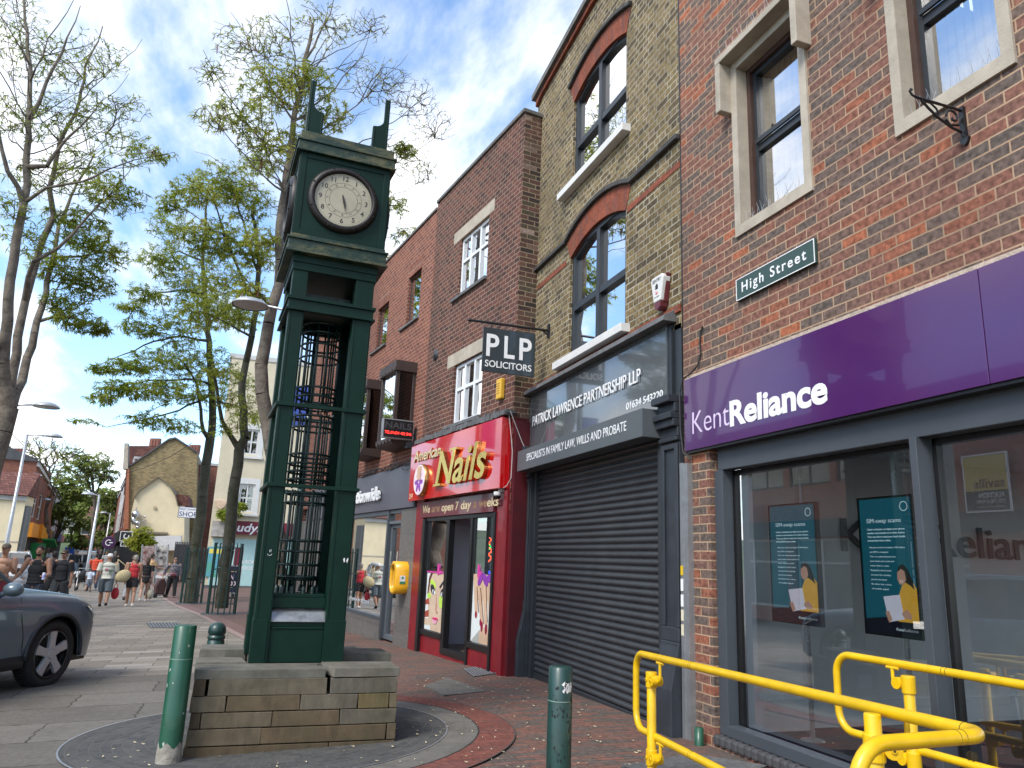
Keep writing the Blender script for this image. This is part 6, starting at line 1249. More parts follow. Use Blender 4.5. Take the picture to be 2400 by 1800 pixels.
def tree(name, label, base, limbs, blobs, leaf=LEAF, bark=BARK, frond=(.17, .055), tuft=7, pods=0, group=None, seed=1, twig_r=.0035, step=.4, droop=.5, dens=1., wig=.02):
    """limbs: list of (points, r0, r1); blobs: list of (centre, (rx,ry,rz), twigs, leafiness)"""
    rg = np.random.default_rng(seed); t = thing(name, label, 'tree', base, 0, group); B = np.array(base)
    P = []; par = []; fixed = []; blobs = [(c, r_, int(n_*dens), f_) for c, r_, n_, f_ in blobs]
    for li, (pts, r0, r1) in enumerate(limbs):
        pts = [np.array(p, float) for p in pts]; ln = sum(np.linalg.norm(pts[i+1]-pts[i]) for i in range(len(pts)-1)); acc = 0
        first = None
        if li: d = [np.linalg.norm(q-pts[0]) for q in P]; first = int(np.argmin(d))
        prev = first
        for i in range(len(pts)-1):
            sl = np.linalg.norm(pts[i+1]-pts[i]); k = max(1, int(sl/.35))
            for j in range(k+(1 if i == len(pts)-2 else 0)):
                f = j/k; q = pts[i]*(1-f)+pts[i+1]*f
                if li and i == 0 and j == 0: continue
                q = q+rg.normal(0, wig, 3)*(1 if (i or j) else 0)
                P.append(q); par.append(-1 if prev is None else prev); prev = len(P)-1; fixed.append(r0+(r1-r0)*min(1, (acc+sl*f)/ln))
            acc += sl
    nl = len(P); S_ = []; lf = []
    for c, rr_, n_, lfy in blobs:
        v = rg.normal(0, 1, (n_, 3)); v /= np.linalg.norm(v, axis=1)[:, None]; v *= (rg.random(n_)**.45)[:, None]; S_.append(np.array(c)+v*np.array(rr_)); lf += [lfy]*n_
    S_ = np.concatenate(S_); lf = np.array(lf); A = np.array(P); d0 = np.min(np.linalg.norm(S_[:, None]-A[None], axis=2), axis=1); order = np.argsort(d0)
    cap = nl+len(S_)*12; NP = np.zeros((cap, 3)); NP[:nl] = A; ND = np.zeros((cap, 3))
    for i in range(nl):
        v_ = A[i]-A[par[i]] if par[i] >= 0 else np.array([0, 0, 1.]); ND[i] = v_/(np.linalg.norm(v_)+1e-9)
    n = nl; par = par+[0]*(cap-nl); leafn = []
    for si in order:
        s_ = S_[si]; dv = NP[:n]-s_; d = np.linalg.norm(dv, axis=1)+1e-6; cs_ = -(dv*ND[:n]).sum(1)/d; d = d*(1.35-.75*cs_)+.25*np.maximum(0, NP[:n, 2]-s_[2]); b = int(np.argmin(d)); L0 = np.linalg.norm(s_-NP[b])
        k = min(10, max(1, int(math.ceil(L0/step)))); prev = b; a = NP[b].copy(); sag = ND[b]*L0*.22+rg.normal(0, .05*L0, 3)
        for j in range(1, k+1):
            f = j/k; q = a*(1-f)+s_*f+sag*4*f*(1-f)*.5+rg.normal(0, .03*L0/k, 3)*(j < k); v_ = q-NP[prev]; ND[n] = v_/(np.linalg.norm(v_)+1e-9); NP[n] = q; par[n] = prev; prev = n
            leafn.append((n, lf[si])); n += 1
    NP = NP[:n]; par = np.array(par[:n]); rad = np.zeros(n); ch = np.zeros(n)
    for i in range(n-1, -1, -1):
        r_ = max(twig_r, ch[i]**(1/2.3)); rad[i] = r_
        if i < nl: rad[i] = fixed[i]
        elif par[i] >= 0: ch[par[i]] += r_**2.3
    rad[nl:] = np.minimum(rad[nl:], .05)
    e = np.nonzero(par >= 0)[0]; a = NP[par[e]]; b = NP[e]; tdir = b-a; ln = np.linalg.norm(tdir, axis=1)+1e-9; tdir /= ln[:, None]
    ref = np.where(np.abs(tdir[:, 2:3]) < .9, np.array([[0, 0, 1.]]), np.array([[1., 0, 0]])); u = np.cross(tdir, ref); u /= np.linalg.norm(u, axis=1)[:, None]; v = np.cross(tdir, u)
    def tubes(sel, ns):
        m_ = sel.sum(); th = 2*np.pi*np.arange(ns)/ns; cs, sn = np.cos(th), np.sin(th)
        ra = np.minimum(rad[par[e]][sel], rad[e][sel]*1.5); rb = rad[e][sel]
        ring = lambda c, r_: c[:, None]+(u[sel][:, None]*cs[None, :, None]+v[sel][:, None]*sn[None, :, None])*r_[:, None, None]
        V = np.concatenate([ring(a[sel], ra), ring(b[sel], rb)], 1).reshape(-1, 3); o = (np.arange(m_)*2*ns)[:, None, None]; i = np.arange(ns); j = (i+1) % ns
        q = np.stack([i, j, ns+j, ns+i], 1)[None]+o; return V, q.reshape(-1, 4)
    bg_ = np.zeros(n, bool)
    for i in range(n): bg_[i] = rad[i] > .018 and (par[i] < 0 or bg_[par[i]])
    big = bg_[e]; V1, F1 = tubes(big, 9); V2, F2 = tubes(~big, 3)
    mesh_np('trunk', V1-B, F1, bark, t, True); mesh_np('twigs', V2-B, F2, bark, t)
    # fronds: slim folded leaves, arched and drooping, carried along the twigs
    pos, dr = [], []
    for i, f in leafn:
        k = rg.poisson(tuft*f)
        if k == 0: continue
        d_ = NP[i]-NP[par[i]]; d_ /= np.linalg.norm(d_)+1e-9
        fr = rg.random((k, 1)); pos.append(NP[par[i]]*(1-fr)+NP[i]*fr); az = rg.random(k)*2*np.pi; dd = np.stack([np.cos(az), np.sin(az), rg.normal(-.05, .25, k)], 1)+d_*.6; dr.append(dd)
    if pos:
        pos = np.concatenate(pos); dr = np.concatenate(dr); dr /= np.linalg.norm(dr, axis=1)[:, None]; m_ = len(pos); Ls = frond[0]*(.6+.8*rg.random(m_)); Ws = frond[1]*(.6+.8*rg.random(m_))
        sd_ = np.cross(dr, np.array([0, 0, 1.])); sd_ /= np.linalg.norm(sd_, axis=1)[:, None]+1e-9; roll = rg.normal(0, .5, m_); upv = np.cross(sd_, dr); sd_ = sd_*np.cos(roll)[:, None]+upv*np.sin(roll)[:, None]
        mid = pos+dr*(Ls*.5)[:, None]; tip = pos+dr*(Ls*.95)[:, None]-np.array([0, 0, 1.])*(Ls*droop*(.4+.6*rg.random(m_)))[:, None]
        w1 = sd_*(Ws*.5)[:, None]; w0 = w1*.35; w2 = w1*.25
        V = np.stack([pos-w0, pos+w0, mid+w1, mid-w1, tip+w2, tip-w2], 1).reshape(-1, 3); o = (np.arange(m_)*6)[:, None, None]; F = (np.array([[0, 1, 2, 3], [3, 2, 4, 5]])[None]+o).reshape(-1, 4)
        mesh_np('crown', V-B, F, leaf, t)
    if pods and pos is not None and len(pos):
        idx = rg.choice(len(pos), pods); p = pos[idx]; Lp = .14+.14*rg.random(pods); az = rg.random(pods)*6.28; s_ = np.stack([np.cos(az), np.sin(az), 0*az], 1)*.013; bw_ = np.stack([np.cos(az+1), np.sin(az+1), 0*az], 1)*.05
        dn = np.array([0, 0, -1.]); m1 = p+dn*(Lp*.5)[:, None]+bw_*.5; m2 = p+dn*Lp[:, None]
        V = np.stack([p-s_*.4, p+s_*.4, m1+s_, m1-s_, m2+s_*.5, m2-s_*.5], 1).reshape(-1, 3); o = (np.arange(pods)*6)[:, None, None]; F = (np.array([[0, 1, 2, 3], [3, 2, 4, 5]])[None]+o).reshape(-1, 4); tag(mesh_np('pods', V-B, F, PODM, t), kind='stuff' if pods > 100 else None)
    return t
def fan(q, n, z0, z1, Lr, er, sd, r=(.017, .005), curl=.25):
    """slender side boughs swept out and up from a stem"""
    rg = np.random.default_rng(sd); out_ = []; q = [np.array(p) for p in q]
    for _ in range(n):
        z = z0+(z1-z0)*rg.random(); k = next((i for i in range(len(q)-1) if q[i][2] <= z <= q[i+1][2]), len(q)-2); f = (z-q[k][2])/(q[k+1][2]-q[k][2]+1e-9); s0 = q[k]*(1-f)+q[k+1]*f
        az = rg.random()*6.283; el_ = R(er[0]+(er[1]-er[0])*rg.random()); L_ = Lr[0]+(Lr[1]-Lr[0])*rg.random(); d = np.array([math.cos(az)*math.cos(el_), math.sin(az)*math.cos(el_), math.sin(el_)]); P_ = [s0]
        for i in range(7): P_.append(P_[-1]+d*L_/7); d = d+np.array([rg.normal(0, .11), rg.normal(0, .11), rg.normal(curl*.12, .10)]); d /= np.linalg.norm(d)
        out_.append((P_, r[0]*(.7+.6*rg.random()), r[1]))
    return out_
def pp(px, py, y): q = onY(px, py, y); return (q.x, q.y, q.z)
def bl(px, py, r, y, n, f=1., fz=.6, fy=1.0, fx=1.): s_ = y/F_PX*1.05; return (pp(px, py, y), (r*s_*fx, r*s_*fy, r*s_*fz), n, f)
# the two guarded trees on the right-hand pavement
y = 23.96; g = gh(525, 1440); q = [pp(519, 1425, y), pp(529, 1330, y), pp(538, 1248, y), pp(547, 1180, y), pp(554, 1121, y), pp(560, 1052, y)]
tree('street_tree', 'locust tree with mossy trunk in the right one of the tree guards', (g.x, y, gz(g.x, y)), [(q, .19, .15), ([q[-1], pp(573, 1026, y), pp(570, 963, y+.2), pp(566, 900, y+.3), pp(575, 850, y+.3), pp(589, 790, y), pp(601, 720, y), pp(606, 640, y), pp(600, 560, y+.4), pp(590, 480, y+.6)], .13, .05), ([q[-1], pp(538, 1020, y), pp(522, 988, y-.3), pp(512, 940, y-.5), pp(500, 850, y-.8)], .08, .03),
    ([pp(601, 720, y), pp(560, 640, y-.6), pp(530, 560, y-.8), pp(500, 470, y-1)], .05, .02), ([pp(589, 790, y), pp(540, 760, y-1), pp(470, 730, y-1.5)], .04, .015), ([pp(601, 640, y), pp(570, 520, y+.3), pp(540, 430, y+.3)], .04, .02)],
    [bl(520, 430, 75, y, 150), bl(575, 470, 75, y, 150), bl(450, 450, 60, y-1, 110), bl(600, 390, 45, y, 60), bl(545, 560, 85, y-.5, 170), bl(605, 600, 55, y, 90), bl(470, 560, 75, y-1, 140), bl(530, 660, 90, y-1, 150), bl(470, 730, 70, y-1.5, 90), bl(560, 740, 50, y-.5, 60), bl(520, 870, 50, y-1, 50, .8, .35), bl(570, 950, 60, y-.5, 60, .6, .4), bl(400, 480, 40, y-1.5, 40), bl(530, 1000, 50, y-.6, 45, .35, .5)], LEAFY, BARKG, (.12, .026), 9, 130, 'street trees in guards', 11, dens=2.1)
y = 30.9; g = gh(445, 1415); q = [pp(447, 1412, y), pp(456, 1330, y), pp(465, 1248, y), pp(475, 1165, y), pp(484, 1090, y), pp(495, 1030, y)]
tree('street_tree', 'locust tree with spreading branches in the left one of the tree guards', (g.x, y, gz(g.x, y)), [(q, .21, .17), ([q[-1], pp(500, 963, y), pp(494, 900, y), pp(490, 800, y), pp(481, 690, y), pp(475, 611, y), pp(480, 540, y), pp(484, 470, y)], .15, .04), ([q[-1], pp(474, 1010, y-.4), pp(471, 960, y-.6), pp(460, 900, y-.9), pp(430, 850, y-1.4)], .08, .03),
    ([pp(494, 900, y), pp(440, 890, y-1), pp(370, 890, y-1.8), pp(300, 900, y-2.4), pp(240, 915, y-2.8)], .05, .012), ([pp(490, 800, y), pp(430, 790, y-.6), pp(360, 800, y-1), pp(290, 830, y-1.5), pp(225, 860, y-1.8)], .05, .012), ([pp(481, 690, y), pp(420, 680, y-.4), pp(350, 690, y-1), pp(290, 720, y-1.4)], .045, .012), ([pp(475, 611, y), pp(420, 590, y), pp(360, 600, y-.6)], .04, .012), ([pp(490, 760, y), pp(540, 720, y-.4), pp(600, 700, y-.6)], .04, .015), ([pp(495, 930, y), pp(420, 960, y-1.2), pp(340, 985, y-1.8), pp(250, 1000, y-2.4)], .045, .012), ([pp(495, 940, y), pp(550, 950, y-.8), pp(610, 985, y-1)], .04, .012)],
    [bl(400, 530, 55, y, 90), bl(380, 610, 62, y-.4, 120), bl(440, 660, 75, y, 160), bl(345, 690, 50, y-1, 90, 1, .45), bl(300, 720, 30, y-1.4, 40, 1, .4), bl(490, 720, 80, y, 150), bl(560, 745, 55, y-.5, 80), bl(400, 765, 70, y-.6, 130, 1, .5), bl(325, 770, 45, y-1, 70, 1, .4), bl(460, 840, 85, y, 170, 1, .5), bl(380, 850, 70, y-1, 140, 1, .4), bl(300, 860, 50, y-1.5, 90, 1, .35), bl(240, 866, 35, y-1.8, 45, 1, .3), bl(290, 912, 60, y-2.2, 110, 1, .35), bl(380, 915, 70, y-1.5, 140, 1.1, .4), bl(470, 920, 75, y-.5, 130, 1, .5), bl(240, 935, 35, y-2.6, 40, 1, .35), bl(340, 985, 55, y-1.8, 70, .8, .35), bl(420, 1000, 55, y-1, 60, .8, .4), bl(190, 985, 22, y-2.8, 12, 1, .3, 1, 1.5), bl(560, 900, 55, y-.5, 70, .9), bl(590, 980, 50, y-.8, 50, .7, .4)], LEAF, BARKG, (.14, .030), 9, 260, 'street trees in guards', 5, dens=1.9)
# the tree right behind the tower: bare sweeping twigs above
y = 16.5; q = [pp(655, 1500, y), pp(648, 1200, y), pp(636, 1050, y), pp(624, 990, y), pp(613, 925, y), pp(614, 860, y), pp(624, 800, y), pp(637, 720, y), pp(650, 660, y), pp(655, 560, y), pp(668, 450, y), pp(678, 364, y), pp(689, 285, y), pp(702, 221, y), pp(719, 142, y), pp(738, 60, y)]
g = gz(q[0][0], y)
LB = lambda *a: [pp(*p) for p in a]
tree('street_tree', 'half bare locust tree rising right behind the clock tower', (q[0][0], y, g), [(q, .20, .035),
    (LB((678, 364, y), (620, 330, y-.5), (560, 260, y-.9), (500, 170, y-1.2), (480, 120, y-1.3)), .026, .006), (LB((689, 285, y), (640, 210, y+.3), (590, 120, y+.5), (540, 25, y+.7)), .024, .006), (LB((702, 221, y), (690, 130, y-.3), (675, 40, y-.5), (660, -60, y-.6)), .022, .006), (LB((719, 142, y), (760, 60, y), (800, -30, y)), .03, .008),
    (LB((668, 450, y), (600, 400, y-1), (540, 330, y-1.5), (490, 250, y-2)), .024, .006), (LB((678, 364, y), (770, 300, y+.4), (860, 230, y+.8), (960, 130, y+1)), .028, .005), (LB((668, 420, y), (780, 380, y+.8), (900, 300, y+1.2), (1020, 210, y+1.5)), .028, .005), (LB((660, 500, y), (780, 460, y+1), (900, 400, y+1.6), (1060, 300, y+2)), .026, .005), (LB((655, 560, y), (780, 540, y+1.2), (900, 470, y+1.8), (1000, 420, y+2)), .024, .005), (LB((689, 285, y), (780, 210, y+.2), (850, 130, y+.2), (880, 40, y+.3)), .024, .005), (LB((637, 720, y), (600, 690, y-.6), (560, 650, y-1)), .04, .01), (LB((650, 640, y), (800, 600, y+1.5), (940, 540, y+2)), .022, .005)]+fan(q, 44, pp(660, 520, y)[2], pp(725, 110, y)[2], (1.2, 2.4), (8, 55), 5, (.016, .0045), .2),
    [bl(500, 170, 50, y-1.2, 40, .12), bl(560, 110, 70, y, 60, .15), bl(640, 90, 80, y, 70, .2), bl(760, 60, 80, y, 60, .12), bl(860, 60, 60, y+.3, 40, .04), bl(880, 190, 90, y+.6, 80, .05), bl(960, 230, 80, y+1.2, 70, .03), bl(1010, 290, 70, y+1.8, 60, .03), bl(930, 360, 80, y+1.4, 70, .06), bl(990, 400, 50, y+1.8, 35, .1), bl(640, 210, 80, y-.2, 70, .8), bl(720, 190, 70, y, 60, .9), bl(570, 270, 75, y-1, 70, .5), bl(620, 350, 70, y-1, 60, .5), bl(760, 270, 70, y+.3, 60, .7), bl(500, 280, 50, y-1.6, 35, .25), bl(700, 330, 60, y, 40, .9), bl(950, 350, 30, y+1.4, 16, 1.4), bl(920, 480, 50, y+1.6, 30, .8), bl(960, 560, 50, y+1.8, 30, .7), bl(930, 620, 40, y+1.6, 18, .8), bl(590, 690, 45, y-.6, 30, .8), bl(620, 560, 50, y-.3, 30, .7)], LEAFY, BARK, (.10, .024), 7, 110, None, 21, .0045, dens=4.0, step=.3, wig=.035)
# large many-stemmed tree on the left
y = 19.; q = [pp(-70, 1330, y), pp(-45, 1180, y), pp(-20, 1090, y), pp(5, 1010, y), pp(19, 952, y)]
tree('street_tree', 'large grey stemmed locust tree forking low at the left edge', (q[0][0], y, gz(q[0][0], y)), [(q, .24, .19),
    (LB((19, 952, y), (5, 850, y-.3), (19, 705, y-.5), (32, 610, y-.6), (47, 516, y-.7), (57, 475, y-.7), (63, 395, y-.7), (68, 285, y-.6), (70, 158, y-.5), (63, 79, y-.4), (50, -40, y-.2)), .13, .02), (LB((19, 952, y), (32, 864, y+.2), (47, 753, y+.3), (73, 658, y+.4), (104, 563, y+.5), (120, 506, y+.6), (117, 443, y+.6), (142, 332, y+.6), (177, 270, y+.6), (205, 160, y+.7), (240, 60, y+.8)), .11, .015), (LB((19, 952, y), (47, 895, y+.6), (63, 842, y+.9), (89, 753, y+1.2), (104, 690, y+1.5), (122, 600, y+1.8), (140, 520, y+2), (180, 430, y+2.2), (220, 360, y+2.2)), .11, .02), (LB((60, 690, y+.4), (79, 610, y-.3), (133, 580, y-.5), (177, 541, y-.6), (230, 480, y-.8), (290, 430, y-1)), .06, .010),
    (LB((63, 400, y-.7), (110, 390, y-.9), (152, 326, y-1), (190, 300, y-1.1), (240, 230, y-1.2)), .05, .01), (LB((80, 470, y-.6), (104, 440, y-1), (190, 427, y-1.4), (253, 395, y-1.8), (316, 373, y-2), (408, 354, y-2.2)), .035, .007), (LB((57, 475, y-.7), (20, 400, y-1), (-10, 300, y-1.2), (-30, 180, y-1.4)), .06, .012), (LB((68, 285, y-.6), (110, 190, y-.8), (160, 90, y-1), (190, 10, y-1.1)), .05, .01), (LB((-10, 900, y), (-20, 760, y-.8), (-40, 600, y-1.2), (-30, 450, y-1.4)), .10, .02), (LB((89, 753, y+1.2), (140, 740, y+1.4), (200, 750, y+1.6), (250, 770, y+1.6)), .04, .01), (LB((122, 600, y+1.8), (190, 600, y+2), (260, 590, y+2.2)), .04, .01)]+fan(LB((57, 475, y-.7), (63, 395, y-.7), (68, 285, y-.6), (70, 158, y-.5), (63, 79, y-.4)), 16, pp(57, 440, y)[2], pp(63, 90, y)[2], (1.4, 3.0), (5, 50), 6)+fan(LB((120, 506, y+.6), (117, 443, y+.6), (142, 332, y+.6), (177, 270, y+.6), (205, 160, y+.7), (240, 60, y+.8)), 18, pp(117, 440, y)[2], pp(230, 80, y)[2], (1.2, 2.8), (0, 50), 7),
    [bl(60, 120, 90, y, 110, .22), bl(150, 150, 90, y, 110, .25), bl(230, 130, 70, y, 70, .2), bl(20, 280, 80, y-1, 80, .3), bl(120, 280, 90, y, 110, .35), bl(220, 270, 80, y, 90, .35), bl(300, 250, 50, y-.6, 45, .2), bl(310, 350, 60, y-1.5, 60, .5), bl(380, 365, 30, y-2, 20, .7), bl(200, 400, 80, y, 110, .5), bl(90, 420, 70, y, 70, .35), bl(40, 30, 70, y, 60, .2), bl(270, 460, 70, y-.6, 100, .8), bl(180, 530, 70, y+1, 120, 1.1), bl(240, 590, 60, y+2, 110, 1.2), bl(130, 620, 60, y+1.6, 90, 1.), bl(210, 660, 60, y+1.8, 110, 1.2), bl(150, 710, 50, y+1.6, 70, 1.1), bl(190, 755, 60, y+1.5, 80, 1.2, .35), bl(240, 775, 25, y+1.6, 20, 1, .4), bl(60, 560, 60, y, 50, .7), bl(20, 480, 50, y-1, 40, .5)], LEAF, BARK, (.115, .026), 6, 20, None, 33, .0042, dens=2.6, step=.33)
# trees further down the street
y = 66.; tree('street_tree', 'nearly bare vase shaped tree in the distance by the lamp posts', pp(112, 1330, y), [(LB((112, 1340, y), (108, 1200, y), (104, 1130, y)), .2, .14), (LB((104, 1130, y), (100, 1100, y), (88, 1060, y)), .1, .02), (LB((104, 1130, y), (118, 1095, y), (150, 1060, y)), .1, .02), (LB((106, 1150, y), (122, 1110, y+1), (135, 1070, y+1)), .09, .02), (LB((108, 1200, y), (135, 1110, y-1), (175, 1060, y-1)), .08, .02)], [bl(120, 1055, 60, y, 150, .35, .45), bl(90, 1075, 35, y, 50, .4, .5), bl(170, 1060, 35, y, 50, .35, .4), bl(120, 1130, 40, y, 30, .6)], LEAF, BARK, (.3, .10), 4, 0, 'far street trees', 41, .02, .9)
y = 80.; tree('street_tree', 'leafy far tree whose crown hangs over the left row of shops', pp(125, 1330, y), [(LB((118, 1335, y), (128, 1270, y), (142, 1225, y)), .2, .14), (LB((142, 1225, y), (160, 1180, y), (180, 1120, y)), .12, .04), (LB((128, 1270, y), (160, 1215, y), (195, 1200, y)), .1, .03)], [bl(155, 1125, 38, y, 100, 1.), bl(185, 1150, 36, y, 100, 1.), bl(160, 1180, 42, y, 110, 1.), bl(110, 1195, 30, y-2, 80, 1, .5), bl(188, 1225, 30, y, 70, 1., .9), bl(200, 1275, 26, y, 60, 1.), bl(140, 1210, 30, y, 60, 1.)], LEAFD, BARK, (.45, .18), 5, 0, 'far street trees', 42, .02, 1.2)
y = 74.; tree('street_tree', 'tall dark trunked far tree beside the silver street lamp', pp(212, 1330, y), [(LB((208, 1340, y), (216, 1250, y), (222, 1180, y), (214, 1110, y)), .26, .08), (LB((222, 1180, y), (205, 1120, y), (190, 1095, y)), .1, .03), (LB((220, 1170, y), (240, 1120, y), (255, 1090, y)), .08, .03)], [bl(190, 1090, 38, y, 130, 1., .6), bl(225, 1085, 38, y, 130, 1., .6), bl(245, 1110, 30, y, 80, 1.), bl(215, 1120, 35, y, 80, .8)], LEAFD, BARK, (.35, .13), 5, 0, 'far street trees', 43, .02, 1.)
y = 108.; tree('street_tree', 'broad green tree filling the far end on the right of the street', pp(245, 1330, y), [(LB((240, 1335, y), (246, 1250, y), (250, 1180, y)), .25, .12)], [bl(252, 1160, 30, y, 90, 1.), bl(238, 1215, 30, y, 80, 1.), bl(262, 1185, 26, y, 70, 1.), bl(240, 1260, 28, y, 80, 1.2)], LEAFD, BARK, (.6, .25), 5, 0, 'far street trees', 44, .03, 1.6)
y = 51.; tree('small_tree', 'small yellow green tree before the cream gable', pp(335, 1345, y), [(LB((335, 1370, y), (334, 1320, y), (332, 1285, y)), .07, .04)], [bl(332, 1258, 22, y, 90, 1.1, 1.), bl(318, 1270, 18, y, 60, 1.1), bl(346, 1268, 18, y, 60, 1.1), bl(334, 1278, 22, y, 60, 1.1)], LEAFY, BARK, (.28, .11), 6, 0, None, 45, .01, .4)
y = 43.2; tree('wall_plant', 'leafy shrub growing out of the shop ledge on the cream building', pp(540, 1218, y), [(LB((540, 1222, y), (532, 1205, y)), .03, .02)], [bl(530, 1205, 20, y, 70, 1.2), bl(552, 1196, 20, y, 70, 1.2, .9), bl(565, 1185, 12, y, 30, 1.1)], LEAF, BARK, (.22, .09), 6, 0, None, 46, .008, .3)
# hedge-green mass at the end of the street
for k, (px, py, yy, r_) in enumerate(((200, 1200, 190, 45), (235, 1190, 185, 40), (175, 1225, 200, 40), (150, 1180, 210, 40))):
    tree('hill_tree', ['tree on the far hillside left of centre', 'tree on the far hillside at the right of the gap', 'tree low on the far hillside above the hoarding', 'tree on the far hillside behind the left shops'][k], pp(px, 1330, yy), [(LB((px, 1320, yy), (px, py+20, yy)), .3, .15)], [bl(px, py, r_, yy, 110, 1.1, .9), bl(px, py+r_*.8, r_*.9, yy, 70, 1.1, .9)], LEAFD, BARK, (1.3, .6), 6, 0, 'hillside trees', 50+k, .04, 3.)
# tree guards
def guard(label, px, py, y_, rad, h):
    c = onY(px, py, y_); g_ = gz(c.x, y_); t = thing('tree_guard', label, 'tree guard', (c.x, y_, g_), 0, 'tree guards'); m = MB(); n_ = 14
    for i in range(n_):
        a = 2*math.pi*i/n_; x, yy = rad*math.cos(a), rad*math.sin(a); m.tube([(x, yy, 0), (x, yy, h-.05), (x*.93, yy*.93, h)], .017, 5)
    for i in (0, 1, 7, 8): a = 2*math.pi*i/n_; x, yy = rad*math.cos(a), rad*math.sin(a); m.tube([(x, yy, -.1), (x, yy, h)], .03, 6)
    for z in (.3, .75, 1.25, h-.12): m.tube([(rad*math.cos(R(15*i)), rad*math.sin(R(15*i)), z) for i in range(25)], .010, 4)
    m.build('bars', GRB2, t); MB().lathe([(rad*.3, .03), (rad+.15, .03), (rad+.17, 0)], (0, 0, 0), 16).build('base_ring', mat('cast_iron', (0, 0, 0)), t)
guard('tall green metal tree guard round the farther trunk', 447, 1412, 30.9, .36, 2.0); guard('tall green metal tree guard round the nearer mossy trunk', 519, 1425, 23.96, .38, 2.0)
# overhead wires
for nm, lb, P_ in (('overhead_wire', 'thin wire running from the left edge towards the yellow brick gable', [pp(-60, 960, 30), pp(18, 1005, 36), pp(60, 1050, 42), pp(100, 1090, 48), pp(190, 1118, 54), pp(260, 1120, 58), pp(298, 1108, 61.5)]), ('overhead_wire', 'thin wire sagging from the gable corner up to the guarded trees', [pp(298, 1108, 61.5), pp(340, 1096, 54), pp(400, 1070, 46), pp(450, 1038, 38)])):
    tag(MB().tube(P_, .018, 4).build(nm, CABLE, None), lb, 'wire')

